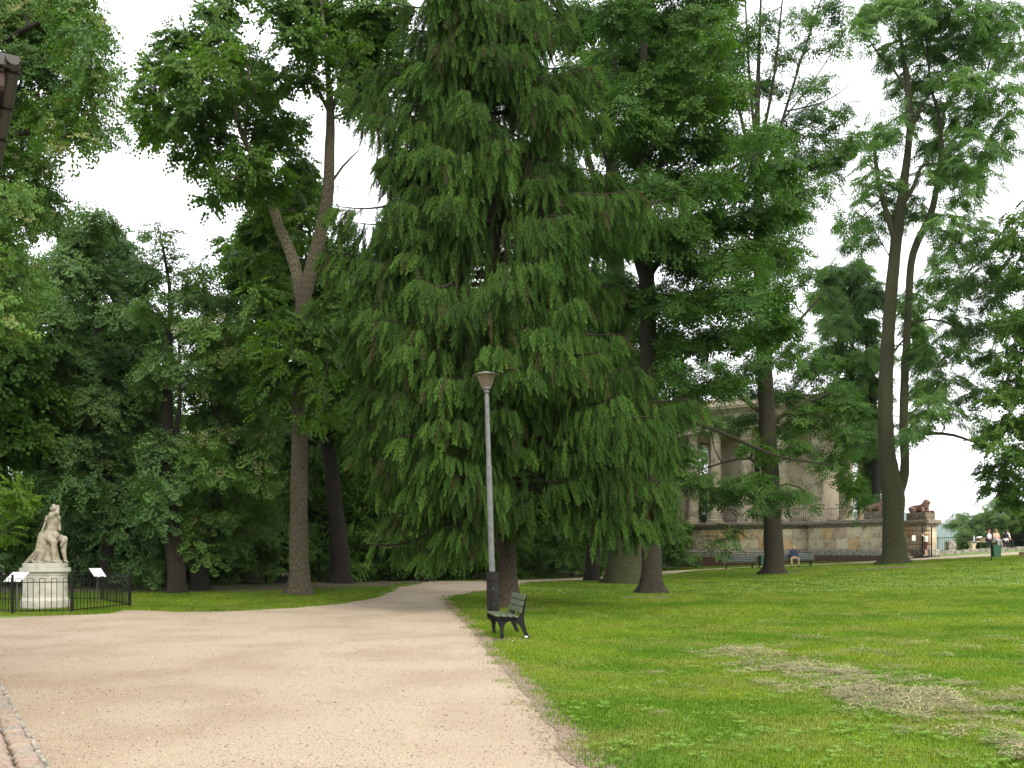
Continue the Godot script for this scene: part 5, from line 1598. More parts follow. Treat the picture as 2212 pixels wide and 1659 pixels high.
	# entablature
	part("architrave", band(6.75, [[7.62, 10.84], [7.62, 11.05], [7.66, 11.06], [7.66, 11.26], [7.72, 11.3], [7.72, 11.36]], M.stone), o)
	part("frieze", band(6.75, [[7.62, 11.364], [7.62, 11.95]], M.stone), o)
	part("cornice", band(6.7, [[7.66, 11.954], [7.7, 12.02], [7.86, 12.08], [7.86, 12.16], [8.2, 12.24], [8.24, 12.36], [8.3, 12.44]], M.stone), o)
	part("parapet", band(7.2, [[7.75, 12.444], [7.75, 12.95], [7.83, 12.97], [7.83, 13.06], [7.7, 13.1]], M.stone), o)
	var rf := Geo.new()
	rf.lathe(PackedVector2Array([Vector2(7.3, 12.6), Vector2(4.5, 13.6), Vector2(2.0, 14.2), Vector2(0, 14.35)]), 48)
	part("roof", rf.mesh(M.zinc), o)
	var ce := Geo.new()
	ce.lathe(PackedVector2Array([Vector2(4.9, 10.95), Vector2(6.9, 10.95)]), 64)
	part("portico_ceiling", ce.mesh(M.plaster), o)
	var wr := Geo.new()
	var pts := PackedVector3Array()
	var rr := PackedFloat32Array()
	for k in 15:
		var a := TAU * k / 14.0
		pts.append(Vector3(0, cos(a) * 0.2, sin(a) * 0.2))
		rr.append(0.045 + 0.012 * sin(a * 7.0))
	wr.tube(pts, rr, 6, Color.WHITE, false)
	wr.box(Vector3(0.0, 0, 0), Vector3(0.08, 0.16, 0.16), Basis.IDENTITY, 0.03)
	var wrm := wr.mesh(M.stone)
	var sw := Geo.new()
	sw.tube(PackedVector3Array([Vector3(0, 0.16, -0.28), Vector3(0, 0.0, -0.12), Vector3(0, -0.05, 0), Vector3(0, 0.0, 0.12), Vector3(0, 0.16, 0.28)]), PackedFloat32Array([0.03, 0.05, 0.06, 0.05, 0.03]), 6)
	var swm := sw.mesh(M.stone)
	for k in 44:
		var a := deg_to_rad(-20.0 + 220.0 * k / 43.0)
		part("wreath" if k % 2 == 0 else "garland", wrm if k % 2 == 0 else swm, o, Vector3(cos(a) * 7.63, 11.66, sin(a) * 7.63), Basis(Vector3.UP, -a))
	# thin iron rail between the columns
	for k in 12:
		var a0 := deg_to_rad(100.0 - 20.0 * 5 + 20.0 * k - 6.5)
		var a1 := a0 - deg_to_rad(7.0)
		var g := Geo.new()
		var pa := Vector3(cos(a0), 0, sin(a0)) * 7.3
		var pb := Vector3(cos(a1), 0, sin(a1)) * 7.3
		for y in [4.0, 4.85]:
			g.tube(PackedVector3Array([pa + Vector3.UP * y, pb + Vector3.UP * y]), PackedFloat32Array([0.018, 0.018]), 4)
		for j in 7:
			var q := pa.lerp(pb, j / 6.0)
			g.tube(PackedVector3Array([q + Vector3.UP * 3.83, q + Vector3.UP * 4.85]), PackedFloat32Array([0.012, 0.012]), 4)
		part("railing", g.mesh(M.iron), o)

	# stair with flank walls running out to the right, lions on their ends
	var u := Vector3(0.4, 0, 0.917).normalized()
	var s := Vector3(u.z, 0, -u.x)      # to the right when looking at the temple from outside... flipped below
	var flank := func(end: Vector3, label: String) -> void:
		var f := thing("stair_flank_wall", label, "wall", end, atan2(u.x, u.z), "flank walls of the temple stair")
		var rows := [[1.85, 2.6], [2.6, 3.38]]
		var len := 7.2
		for row in rows.size():
			var z := 0.0
			var k := 0
			while z < len - 0.05:
				var w := minf(rng.randf_range(0.9, 1.5) if z > 0.0 or row else 0.7, len - z)
				var g := Geo.new()
				g.box(Vector3(0, (rows[row][0] + rows[row][1]) * 0.5 - end.y, -z - w * 0.5), Vector3(0.9 + rng.randf_range(-0.006, 0.006), rows[row][1] - rows[row][0] - 0.006, w - 0.006), Basis.IDENTITY, 0.012)
				part("stone_block", g.mesh(stones[[0, 1, 4, 6, 2][rng.randi() % 5]]), f)
				z += w
				k += 1
		var g2 := Geo.new()
		g2.box(Vector3(0, 3.46 - end.y, -len * 0.5 + 0.06), Vector3(1.06, 0.15, len + 0.12), Basis.IDENTITY, 0.03)
		g2.box(Vector3(0, 3.68 - end.y, -len * 0.5 + 0.15), Vector3(1.26, 0.28, len + 0.3), Basis.IDENTITY, 0.05)
		part("cornice", g2.mesh(tinted(M.stone_grey, C(0.8, 0.76, 0.7))), f)
		var g3 := Geo.new()
		g3.box(Vector3(0, 1.6 - end.y, -len * 0.5 + 0.1), Vector3(1.2, 0.49, len + 0.25), Basis.IDENTITY, 0.07)
		part("plinth", g3.mesh(M.stone_grey), f)
		var g5 := Geo.new()
		g5.box(Vector3(0, 0.5 - end.y, -len * 0.5 + 0.1), Vector3(1.3, 1.7, len + 0.3), Basis.IDENTITY, 0.03)
		part("brick_footing", g5.mesh(M.brick), f)
		var g4 := Geo.new()
		g4.box(Vector3(0, 4.06 - end.y, -0.95), Vector3(0.86, 0.47, 1.75), Basis.IDENTITY, 0.03)
		part("lion_plinth", g4.mesh(tinted(M.stone_grey, C(0.75, 0.66, 0.58))), f)
		lion(end + Vector3(0, 4.3 - end.y, 0) - u * 0.95, atan2(u.x, u.z), label)
	var n_end := Vector3(27.95, 0.9, -66.6)
	var l_end := n_end - s * 3.9 + u * 0.15
	flank.call(n_end, "stone flank wall right of the temple stair behind the iron gate")
	flank.call(l_end, "stone flank wall left of the temple stair behind the ash trunk")
	# straight wall between base drum and left flank
	var join := thing("terrace_wall", "cut stone terrace wall between round temple base and stair", "wall", Vector3(23.6, 0.7, -71.6))
	var wa := Vector3(22.2, 0, -71.95)
	var wb := Vector3(l_end.x - 0.6, 0, l_end.z - 1.0)
	var wd := (wb - wa).normalized()
	var wn := Vector3(-wd.z, 0, wd.x)
	if wn.z < 0:
		wn = -wn
	var wbas := Basis(wd, Vector3.UP, wn)
	var wl := wa.distance_to(wb)
	for row in 2:
		var x := -0.3
		while x < wl:
			var w := minf(rng.randf_range(0.8, 1.5), wl - x)
			var g := Geo.new()
			g.box(wa + wd * (x + w * 0.5) + Vector3.UP * (1.85 + row * 0.745 + 0.3725) - join.position - wn * 0.3, Vector3(w - 0.012, 0.733, 0.6 + rng.randf_range(-0.008, 0.008)), wbas, 0.012)
			part("stone_block", g.mesh(stones[rng.randi() % 5]), join)
			x += w
	for e in [[1.6, 0.49, 0.95, M.stone_grey], [3.4, 0.18, 0.7, tinted(M.stone_grey, C(0.8, 0.76, 0.7))], [3.66, 0.3, 1.0, tinted(M.stone_grey, C(0.8, 0.76, 0.7))], [0.5, 1.68, 1.05, M.brick]]:
		var g := Geo.new()
		g.box(wa + wd * wl * 0.5 + Vector3.UP * e[0] - join.position - wn * 0.3, Vector3(wl + 0.3, e[1], e[2]), wbas, 0.03)
		part("plinth" if e[0] < 2.0 else "cornice", g.mesh(e[3]), join)
	# steps between the flanks
	var mid := (n_end + l_end) * 0.5
	var stair := thing("temple_stair", "flight of pale stone steps behind the iron gate", "stairs", Vector3(mid.x, 1.0, mid.z), atan2(u.x, u.z))
	for k in 14:
		var g := Geo.new()
		var hh := 0.2 * (k + 1)
		g.box(Vector3(0, hh * 0.5 - 0.1, -0.7 - 0.34 * k - 0.17), Vector3(2.9, hh + 0.2, 0.335), Basis.IDENTITY, 0.015)
		part("step", g.mesh(stones[[0, 4, 6][k % 3]]), stair)
	var thr := Geo.new()
	thr.box(Vector3(0.2, -0.05, 0.3), Vector3(5.6, 0.32, 0.9), Basis.IDENTITY, 0.05)
	part("threshold", thr.mesh(M.stone_grey), stair)
	# iron gate across the foot of the stair
	var gate := thing("iron_gate", "black iron bar gate closing the foot of the temple stair", "gate", Vector3(mid.x, 1.08, mid.z) + u * 0.3, atan2(u.x, u.z))
	for k in 27:
		var g := Geo.new()
		g.tube(PackedVector3Array([Vector3(-1.5 + 3.0 * k / 26.0, 0.08, 0), Vector3(-1.5 + 3.0 * k / 26.0, 2.15, 0), Vector3(-1.5 + 3.0 * k / 26.0, 2.28, 0)]), PackedFloat32Array([0.016, 0.016, 0.002]), 5)
		part("bar", g.mesh(M.iron), gate)
	for y in [0.14, 1.1, 2.0]:
		var g := Geo.new()
		g.box(Vector3(0, y, 0), Vector3(3.1, 0.045, 0.04), Basis.IDENTITY, 0.006)
		part("rail", g.mesh(M.iron), gate)
	for x in [-1.55, 0.75, 1.55]:
		var g := Geo.new()
		g.box(Vector3(x, 1.14, 0), Vector3(0.06, 2.3, 0.06), Basis.IDENTITY, 0.006)
		part("post", g.mesh(M.iron), gate)
	var sg := Geo.new()
	sg.box(Vector3.ZERO, Vector3(0.32, 0.36, 0.012), Basis.IDENTITY, 0.002)
	var notice := thing("notice", "small white notice hung on the iron gate", "notice", gate.position + gate.basis * Vector3(-0.05, 1.5, 0.045), atan2(u.x, u.z))
	part("sheet", sg.mesh(M.white), notice)

func lion(at: Vector3, turn: float, where: String) -> void:
	var o := thing("lion_statue", "reclining reddish stone lion on the " + ("right" if where.contains("right") else "left") + " stair pier", "statue", at, turn, "stone lions of the temple stair")
	# local axes: +z is forward
	var f := Field.new(Vector3(-0.5, -0.06, -1.0), Vector3(0.5, 1.0, 1.05), 0.028)
	var w := Color.WHITE
	f.cap(Vector3(0, 0.28, -0.62), Vector3(0, 0.32, 0.1), 0.26, 0.24, w, 0.08)
	f.cap(Vector3(0, 0.32, 0.1), Vector3(0, 0.46, 0.4), 0.25, 0.24, w, 0.08)
	f.cap(Vector3(0, 0.5, 0.38), Vector3(0, 0.68, 0.5), 0.23, 0.22, w, 0.06)      # mane
	f.cap(Vector3(0, 0.72, 0.52), Vector3(0, 0.70, 0.60), 0.17, 0.15, w, 0.04)    # head
	f.cap(Vector3(0, 0.66, 0.66), Vector3(0, 0.65, 0.78), 0.10, 0.08, w, 0.03)    # muzzle
	f.cap(Vector3(0, 0.58, 0.66), Vector3(0, 0.59, 0.74), 0.07, 0.05, w, 0.02)
	for s in [-1.0, 1.0]:
		f.cap(Vector3(s * 0.13, 0.84, 0.47), Vector3(s * 0.14, 0.87, 0.47), 0.05, 0.03, w, 0.02)
		f.cap(Vector3(s * 0.22, 0.3, 0.36), Vector3(s * 0.23, 0.1, 0.42), 0.13, 0.1, w, 0.05)
		f.cap(Vector3(s * 0.23, 0.08, 0.36), Vector3(s * 0.2, 0.07, 0.84), 0.085, 0.075, w, 0.04)
		f.cap(Vector3(s * 0.2, 0.07, 0.84), Vector3(s * 0.2, 0.06, 0.92), 0.09, 0.08, w, 0.03)
		f.cap(Vector3(s * 0.26, 0.26, -0.58), Vector3(s * 0.3, 0.2, -0.25), 0.19, 0.13, w, 0.06)
		f.cap(Vector3(s * 0.32, 0.12, -0.25), Vector3(s * 0.34, 0.07, -0.55), 0.1, 0.07, w, 0.04)
		f.cap(Vector3(s * 0.34, 0.06, -0.55), Vector3(s * 0.34, 0.05, -0.22), 0.07, 0.06, w, 0.03)
		f.cap(Vector3(s * 0.2, 0.72, 0.44), Vector3(s * 0.18, 0.5, 0.52), 0.06, 0.07, w, 0.02)
	f.cap(Vector3(0.1, 0.1, -0.86), Vector3(0.36, 0.06, -0.6), 0.04, 0.03, w, 0.03)
	var g := Geo.new()
	f.into(g)
	part("body", g.mesh(M.lionstone), o)
	var b := Geo.new()
	b.box(Vector3(0, -0.02, 0.02), Vector3(0.8, 0.08, 1.72), Basis.IDENTITY, 0.015)
	part("slab", b.mesh(M.lionstone), o)

# ---------------------------------------------------------------- eave of the house on the left
func build_eave() -> void:
	rng.seed = 12
	var dir := Vector3(-0.506, 0, -0.863).normalized()
	var inn := Vector3(-0.863, 0, 0.506).normalized()       # towards the house
	var corner := P(28, 150, 8.4)
	var h := corner.y
	var o := thing("house", "house at the left edge showing only its dark roof corner and gutter", "house", Vector3(corner.x, 0, corner.z) + inn * 0.75 + dir * 0.4)
	var bas := Basis(dir, Vector3.UP, inn)
	var at := func(l: float, y: float, i: float) -> Vector3:
		return Vector3(corner.x, 0, corner.z) + dir * l + inn * i + Vector3.UP * y - o.position
	var len := 8.0
	var g := Geo.new()
	g.box(at.call(len * 0.5 + 0.4, h * 0.5 - 0.25, 3.8), Vector3(len - 0.4, h + 0.3, 6.0), bas, 0.02)
	part("wall", g.mesh(M.plaster), o)
	# soffit boards and rafters
	for k in 5:
		var b := Geo.new()
		b.box(at.call(len * 0.5, h - 0.02, 0.14 + 0.155 * k), Vector3(len, 0.024, 0.149), bas, 0.004)
		part("soffit_board", b.mesh(M.wood_red), o)
	for k in 9:
		var b := Geo.new()
		b.box(at.call(0.06 + 0.97 * k, h - 0.095, 0.42), Vector3(0.09, 0.12, 0.72), bas, 0.008)
		part("rafter", b.mesh(M.wood_red), o)
	# bargeboard at the gable end
	var bb := Geo.new()
	bb.box(at.call(-0.03, h + 0.05, 1.2), Vector3(0.035, 0.10, 2.5), bas, 0.005)
	part("bargeboard", bb.mesh(M.eave), o)
	# half round gutter
	var gu := Geo.new()
	var outer := []
	for j in 9:
		var a := PI + PI * j / 8.0
		outer.append(Vector2(cos(a) * 0.065, sin(a) * 0.065))
	for j in 8:
		for shell in [1.0, 0.94]:
			var p0: Vector2 = outer[j] * shell
			var p1: Vector2 = outer[j + 1] * shell
			var nrm := bas * Vector3(0, (p0.y + p1.y), (p0.x + p1.x)) * (1.0 if shell == 1.0 else -1.0)
			gu.quad(at.call(-0.1, h + 0.06 + p0.y, p0.x), at.call(len, h + 0.06 + p0.y, p0.x), at.call(len, h + 0.06 + p1.y, p1.x), at.call(-0.1, h + 0.06 + p1.y, p1.x), nrm)
	part("gutter", gu.mesh(M.eave), o)
	for k in 10:
		var br := Geo.new()
		br.box(at.call(0.05 + 0.8 * k, h - 0.008, 0.0), Vector3(0.025, 0.02, 0.15), bas, 0.002)
		part("gutter_bracket", br.mesh(M.iron), o)
	# tiled slope
	var rf := Geo.new()
	var e0: Vector3 = at.call(-0.04, h + 0.03, 0.02)
	var e1: Vector3 = at.call(len, h + 0.03, 0.02)
	var e2: Vector3 = at.call(len, h + 0.03, 7.2)
	var e3: Vector3 = at.call(-0.04, h + 0.03, 7.2)
	var r0: Vector3 = at.call(3.4, h + 1.4, 3.6)
	var r1: Vector3 = at.call(len - 3.4, h + 1.4, 3.6)
	rf.quad(e0, e1, r1, r0, Vector3.UP)
	rf.quad(e3, e2, r1, r0, Vector3.UP)
	rf.tri(e0, e3, r0, Vector3.UP)
	rf.tri(e1, e2, r1, Vector3.UP)
	rf.quad(e0, e1, e2, e3, Vector3.DOWN)
	part("roof", rf.mesh(M.eave), o)
	# cobbled strip along the house foot: rounded setts in rows
	var strip := thing("cobble_strip", "strip of rounded reddish cobbles along the house at lower left", "paving", Vector3(-4.2, 0, -7.6))
	var c0 := Vector3(-3.48, 0, -7.4)
	var st := []
	for v in 5:
		var f := Field.new(Vector3(-0.13, -0.08, -0.1), Vector3(0.13, 0.08, 0.1), 0.017)
		f.cap(Vector3(-0.045 + 0.008 * v, 0, -0.004 * v), Vector3(0.045, 0, 0.004 * v), 0.05, 0.052 - 0.003 * v, Color.WHITE, 0.03, Vector3(1, 1.5, 1))
		f.cap(Vector3(-0.02, 0.004, 0.012 * (v - 2)), Vector3(0.03, 0.004, -0.01 * (v - 2)), 0.055, 0.05, Color.WHITE, 0.03, Vector3(1, 1.6, 1))
		var gg := Geo.new()
		f.into(gg)
		st.append(gg)
	var tones := [C(0.29, 0.235, 0.18), C(0.30, 0.22, 0.175), C(0.28, 0.235, 0.195), C(0.32, 0.26, 0.195), C(0.25, 0.22, 0.195), C(0.30, 0.23, 0.175)]
	var meshes := []
	for v in 5:
		for t in tones.size():
			meshes.append((st[v] as Geo).mesh(tinted(M.cobble, tones[t])))
	for row in 4:
		for k in 66:
			var p := c0 + dir * (-1.1 + 0.128 * k + (0.06 if row % 2 else 0.0)) + inn * (0.07 + 0.185 * row) + Vector3(rng.randf_range(-0.012, 0.012), 0, rng.randf_range(-0.012, 0.012))
			part("cobble", meshes[rng.randi() % meshes.size()], strip, p + Vector3(0, 0.026 + rng.randf_range(-0.006, 0.006), 0) - strip.position, Basis(inn, Vector3.UP, dir) * Basis(Vector3.UP, rng.randf_range(-0.12, 0.12)).scaled(Vector3(1.0, 1.0, 0.95)))
	var edge := Geo.new()
	edge.box(c0 + dir * 3.2 + inn * -0.03 + Vector3.UP * 0.0 - strip.position, Vector3(9.0, 0.06, 0.04), Basis(dir, Vector3.UP, inn), 0.008)
	part("kerb_strip", edge.mesh(M.stone_grey), strip)
	var bed := Geo.new()
	bed.box(c0 + dir * 3.2 + inn * 0.37 + Vector3.UP * 0.0 - strip.position, Vector3(9.0, 0.036, 0.76), Basis(dir, Vector3.UP, inn), 0.004)
	part("sand_bed", bed.mesh(M.soil), strip)

# ---------------------------------------------------------------- objects
func build_bench(label: String, at: Vector3, turn: float, wide: float, smat: Material) -> Node3D:
	# local axes: +x is the way it faces, the slats run along z
	var o := thing("park_bench", label, "bench", at, turn, "park benches")
	var side := PackedVector2Array([
		Vector2(0.31, 0.385), Vector2(0.30, 0.43), Vector2(-0.12, 0.405), Vector2(-0.155, 0.44), Vector2(-0.21, 0.60), Vector2(-0.255, 0.82), Vector2(-0.30, 0.82),
		Vector2(-0.265, 0.58), Vector2(-0.245, 0.40), Vector2(-0.255, 0.30), Vector2(-0.30, 0.14), Vector2(-0.365, 0.0), Vector2(-0.285, 0.0), Vector2(-0.235, 0.12), Vector2(-0.165, 0.25), Vector2(-0.08, 0.325),
		Vector2(0.02, 0.34), Vector2(0.09, 0.31), Vector2(0.135, 0.24), Vector2(0.145, 0.13), Vector2(0.12, 0.0), Vector2(0.20, 0.0), Vector2(0.20, 0.12), Vector2(0.215, 0.23), Vector2(0.255, 0.32)])
	for s in [-1.0, 1.0]:
		var g := Geo.new()
		g.plate(side, 0.035, Vector3(0, 0, s * wide * 0.39))
		var ring := PackedVector3Array()
		var rr := PackedFloat32Array()
		for k in 17:
			var a := TAU * k / 16.0
			ring.append(Vector3(-0.165 + cos(a) * 0.062, 0.415 + sin(a) * 0.085, s * wide * 0.39))
			rr.append(0.009)
		g.tube(ring, rr, 6, Color.WHITE, false)
		part("cast_iron_frame", g.mesh(M.iron), o)
	var tie := Geo.new()
	tie.tube(PackedVector3Array([Vector3(-0.02, 0.33, -wide * 0.39), Vector3(-0.02, 0.33, wide * 0.39)]), PackedFloat32Array([0.01, 0.01]), 6)
	part("tie_rod", tie.mesh(M.iron), o)
	var sl := Geo.new()
	sl.box(Vector3.ZERO, Vector3(0.093, 0.032, wide), Basis.IDENTITY, 0.008)
	var slm := sl.mesh(smat)
	for k in 4:
		part("seat_slat", slm, o, Vector3(0.265 - 0.113 * k, 0.447 - 0.0065 * k, 0.0), Basis(Vector3.BACK, 0.06))
	var bl := Geo.new()
	bl.box(Vector3.ZERO, Vector3(0.032, 0.1, wide), Basis.IDENTITY, 0.008)
	var blm := bl.mesh(smat)
	for k in 3:
		part("back_slat", blm, o, Vector3(-0.168 - 0.030 * k, 0.545 + 0.118 * k, 0.0), Basis(Vector3.BACK, 0.22))
	return o

func build_objects() -> void:
	rng.seed = 55
	# street lamp
	var lq := G(1066, 1342)
	var lamp := thing("street_lamp", "tall grey street lamp with black base sleeve and conical louvred head", "street lamp", on(lq.x, lq.y))
	var ld := -lq.y
	var lh := (1342.0 - 803.0) * ld / FOCAL
	var lean := Basis(Vector3.BACK, 0.030)
	var lk := lh / 5.75
	var sl := Geo.new()
	sl.lathe(PackedVector2Array([Vector2(0.145, -0.05), Vector2(0.145, 0.72), Vector2(0.138, 0.75), Vector2(0.138, 0.93), Vector2(0.155, 0.94), Vector2(0.155, 0.99), Vector2(0.142, 1.0), Vector2(0.142, 1.13), Vector2(0.12, 1.15), Vector2(0.06, 1.16)]), 28)
	part("base_sleeve", sl.mesh(M.black_plastic), lamp, Vector3.ZERO, lean)
	for y in [0.42, 0.78]:
		var b := Geo.new()
		b.tube(PackedVector3Array([Vector3(0.02, y, 0.13), Vector3(0.02, y, 0.155)]), PackedFloat32Array([0.014, 0.012]), 8)
		part("bolt", b.mesh(M.zinc), lamp, Vector3.ZERO, lean)
	var pl := Geo.new()
	pl.lathe(PackedVector2Array([Vector2(0.068, 1.1), Vector2(0.068, 3.6), Vector2(0.058, 3.63), Vector2(0.056, lh - 0.56), Vector2(0.045, lh - 0.54), Vector2(0.045, lh - 0.42)]), 20)
	part("pole", pl.mesh(M.pole), lamp, Vector3.ZERO, lean)
	var head := Geo.new()
	head.lathe(PackedVector2Array([Vector2(0.05, -0.50), Vector2(0.07, -0.48), Vector2(0.07, -0.42), Vector2(0.105, -0.40), Vector2(0.105, -0.36), Vector2(0.085, -0.35)]), 24, Vector3(0, lh, 0))
	var hd := part("lamp_head", head.mesh(M.pole), lamp, Vector3.ZERO, lean)
	var inner := Geo.new()
	inner.lathe(PackedVector2Array([Vector2(0.075, -0.36), Vector2(0.155, -0.07)]), 24, Vector3(0, lh, 0))
	part("diffuser", inner.mesh(M.grille), hd)
	for k in 26:
		var a := TAU * k / 26.0
		var dr := Vector3(cos(a), 0, sin(a))
		var g := Geo.new()
		g.tube(PackedVector3Array([dr * 0.10 + Vector3.UP * (lh - 0.37), dr * 0.205 + Vector3.UP * (lh - 0.065)]), PackedFloat32Array([0.008, 0.011]), 4)
		part("louvre_rib", g.mesh(M.grille), hd)
	var hat := Geo.new()
	hat.lathe(PackedVector2Array([Vector2(0.0, -0.068), Vector2(0.2, -0.07), Vector2(0.315, -0.085), Vector2(0.325, -0.078), Vector2(0.2, -0.035), Vector2(0.1, -0.022), Vector2(0.085, -0.005), Vector2(0.05, 0.008), Vector2(0.0, 0.012)]), 36, Vector3(0, lh, 0))
	part("reflector_cap", hat.mesh(M.lampmetal), hd)
	# near bench, seen from its end, facing the drive
	var bq := G(1094, 1380)
	var near := build_bench("dark green slatted bench beside the lamp post facing the drive", on(bq.x, bq.y - 0.45, 0.0), PI + 0.16, 1.35, M.slat)
	near.set_meta("group", "park benches")
	# litter in the grass by that bench
	var lit := [[1137, 1384, 0.05, C(0.7, 0.72, 0.78), "crumpled white and blue wrapper lying by the bench rear foot"], [1108, 1391, 0.022, C(0.8, 0.8, 0.78), "round white scrap in the grass below the bench"], [1098, 1386, 0.014, C(0.75, 0.74, 0.7), "tiny white scrap under the bench seat"], [1081, 1389, 0.016, C(0.65, 0.4, 0.2), "tiny orange scrap near the bench front foot"]]
	for l in lit:
		var q := G(l[0], l[1])
		var g := Geo.new()
		var s: float = l[2]
		var prev := Vector3.ZERO
		for k in 7:
			var p := Vector3(rng.randf_range(-1, 1), rng.randf_range(0.1, 0.9), rng.randf_range(-1, 1)) * s
			var p2 := Vector3(rng.randf_range(-1, 1), rng.randf_range(0.1, 0.9), rng.randf_range(-1, 1)) * s
			g.tri(prev, p, p2, Vector3.UP, (l[3] as Color) * rng.randf_range(0.8, 1.1))
			prev = p
		var lt := thing("litter_scrap", l[4], "litter", on(q.x, q.y, 0.045))
		part("paper", g.mesh(M.cloth), lt)
	# kerb stones along the drive edge by the bench
	var edge := smooth_line(PackedVector2Array([G(985, 1317), G(1012, 1341), G(1046, 1373), G(1078, 1411), G(1110, 1440)]), 12)
	var kerb := thing("path_edging", "low worn stone edging between drive and lawn by the bench", "kerb", on(edge[20].x, edge[20].y))
	var k0 := 0
	var edging := tinted(M.stone_grey, C(0.85, 0.68, 0.52))
	while k0 + 2 < edge.size():
		var a := edge[k0]
		var b := edge[k0 + 2]
		var dv := Vector3(b.x - a.x, 0, b.y - a.y)
		var g := Geo.new()
		var ln := maxf(dv.length() - 0.02, 0.1)
		g.box(Vector3.ZERO, Vector3(ln, 0.1, 0.055), Basis.IDENTITY, 0.012)
		var w := on((a.x + b.x) * 0.5, (a.y + b.y) * 0.5, -0.022 + rng.randf_range(-0.006, 0.008))
		part("edging_stone", g.mesh(edging), kerb, w - kerb.position, Basis(dv.normalized(), Vector3.UP, dv.normalized().cross(Vector3.UP)))
		k0 += 2
	# benches and bins by the temple wall
	var p1 := G(1597, 1230)
	var p2 := G(1722, 1226)
	var b1 := build_bench("empty dark green bench below the temple wall", on(p1.x, p1.y), -PI * 0.5 - 0.12, 2.05, M.slat_far)
	var b2 := copy(b1, "dark green bench under the seated man by the temple wall", on(p2.x, p2.y), -PI * 0.5 - 0.12)
	relabel(b2, "dark green bench under the seated man by the temple wall", "park benches")
	man_at = [b2.position, b2.rotation.y]
	litter_bin("green litter bin half hidden by the oak trunk", on(G(1648, 1229).x, G(1648, 1229).y), 0.2)
	litter_bin("green litter bin on a post at the right lawn edge", on(G(2152, 1211).x, G(2152, 1211).y), 0.0)
	var stq := G(2212, 1192)
	var cub := Geo.new()
	cub.box(Vector3(0.1, 0.14, 0), Vector3(0.6, 0.3, 0.5), Basis(Vector3.UP, 0.3), 0.04)
	var sb := thing("stone_block_seat", "low brown stone block on the lawn at the right edge", "stone", on(stq.x, stq.y))
	part("stone", cub.mesh(tinted(M.stone, C(0.7, 0.55, 0.42))), sb)
	# railing along the terrace edge
	var r0 := Vector2(28.9, -70.5)
	var r1 := Vector2(30.9, -78.0)
	var r2 := Vector2(52.0, -76.0)
	var rail := thing("iron_railing", "black iron railing along the terrace edge behind the picnic group", "railing", on(r1.x, r1.y))
	for seg in [[r0, r1], [r1, r2]]:
		var a: Vector2 = seg[0]
		var b: Vector2 = seg[1]
		var n := int(a.distance_to(b) / 0.16)
		for k in n + 1:
			var q := a.lerp(b, float(k) / n)
			var post: bool = k % 14 == 0
			var g := Geo.new()
			var bp := on(q.x, q.y) - rail.position
			g.tube(PackedVector3Array([bp + Vector3.DOWN * 0.1, bp + Vector3.UP * (1.25 if post else 1.18)]), PackedFloat32Array([0.035, 0.035] if post else [0.013, 0.013]), 5)
			part("post" if post else "bar", g.mesh(M.iron), rail)
		for y in [0.15, 1.15]:
			var g := Geo.new()
			var pp := PackedVector3Array()
			var pr := PackedFloat32Array()
			for k in 12:
				var q := a.lerp(b, k / 11.0)
				pp.append(on(q.x, q.y, y) - rail.position)
				pr.append(0.022)
			g.tube(pp, pr, 5)
			part("rail", g.mesh(M.iron), rail)
	# low stone kerb in front of the picnic terrace
	var kb := thing("terrace_kerb", "low stone kerb in front of the picnic table", "kerb", on(35.0, -72.4))
	for k in 16:
		var x := 29.4 + 1.25 * k
		var z := -72.6 + 0.09 * k
		var g := Geo.new()
		g.box(on(x, z, 0.08) - kb.position, Vector3(1.23, 0.34, 0.36), Basis(Vector3.UP, -0.07), 0.03)
		part("kerb_stone", g.mesh(M.stone_grey), kb)
	# stone block by the railing and the long stone table
	var blk := thing("stone_pier", "squat square stone pier by the railing left of the table", "stone", on(32.2, -73.4, 0.15))
	var bg := Geo.new()
	bg.box(Vector3(0, 0.36, 0), Vector3(0.62, 0.75, 0.5), Basis(Vector3.UP, 0.15), 0.03)
	bg.box(Vector3(0, 0.75, 0), Vector3(0.54, 0.06, 0.44), Basis(Vector3.UP, 0.15), 0.02)
	part("block", bg.mesh(M.stone_grey), blk)
	var tq := on(35.1, -73.8, 0.12)
	table_at = tq
	var tb := thing("stone_table", "long stone slab table with carved legs under the picnic group", "table", tq, -0.05)
	var ts := Geo.new()
	ts.box(Vector3(0, 0.60, 0), Vector3(2.7, 0.11, 0.75), Basis.IDENTITY, 0.03)
	part("slab", ts.mesh(M.stone_grey), tb)
	for x in [-1.1, 1.12]:
		var lg := Geo.new()
		lg.plate(PackedVector2Array([Vector2(-0.2, -0.1), Vector2(0.2, -0.1), Vector2(0.19, 0.06), Vector2(0.13, 0.14), Vector2(0.12, 0.3), Vector2(0.2, 0.44), Vector2(0.22, 0.545), Vector2(-0.22, 0.545), Vector2(-0.2, 0.44), Vector2(-0.12, 0.3), Vector2(-0.13, 0.14), Vector2(-0.19, 0.06)]), 0.55, Vector3(x, 0, 0))
		part("leg", lg.mesh(M.stone), tb)
	var bo := thing("bottle", "clear plastic bottle standing on the stone table", "bottle", tq + Vector3(-1.05, 0.656, 0.1))
	var bt := Geo.new()
	bt.lathe(PackedVector2Array([Vector2(0, 0.0), Vector2(0.05, 0.0), Vector2(0.055, 0.02), Vector2(0.055, 0.22), Vector2(0.045, 0.29), Vector2(0.018, 0.35), Vector2(0.018, 0.40), Vector2(0, 0.40)]), 14)
	part("bottle_body", bt.mesh(mat(C(0.6, 0.68, 0.75), 0.2)), bo)
	var bk := thing("basket", "low wicker basket with white paper on the stone table", "basket", tq + Vector3(-0.5, 0.656, 0.0))
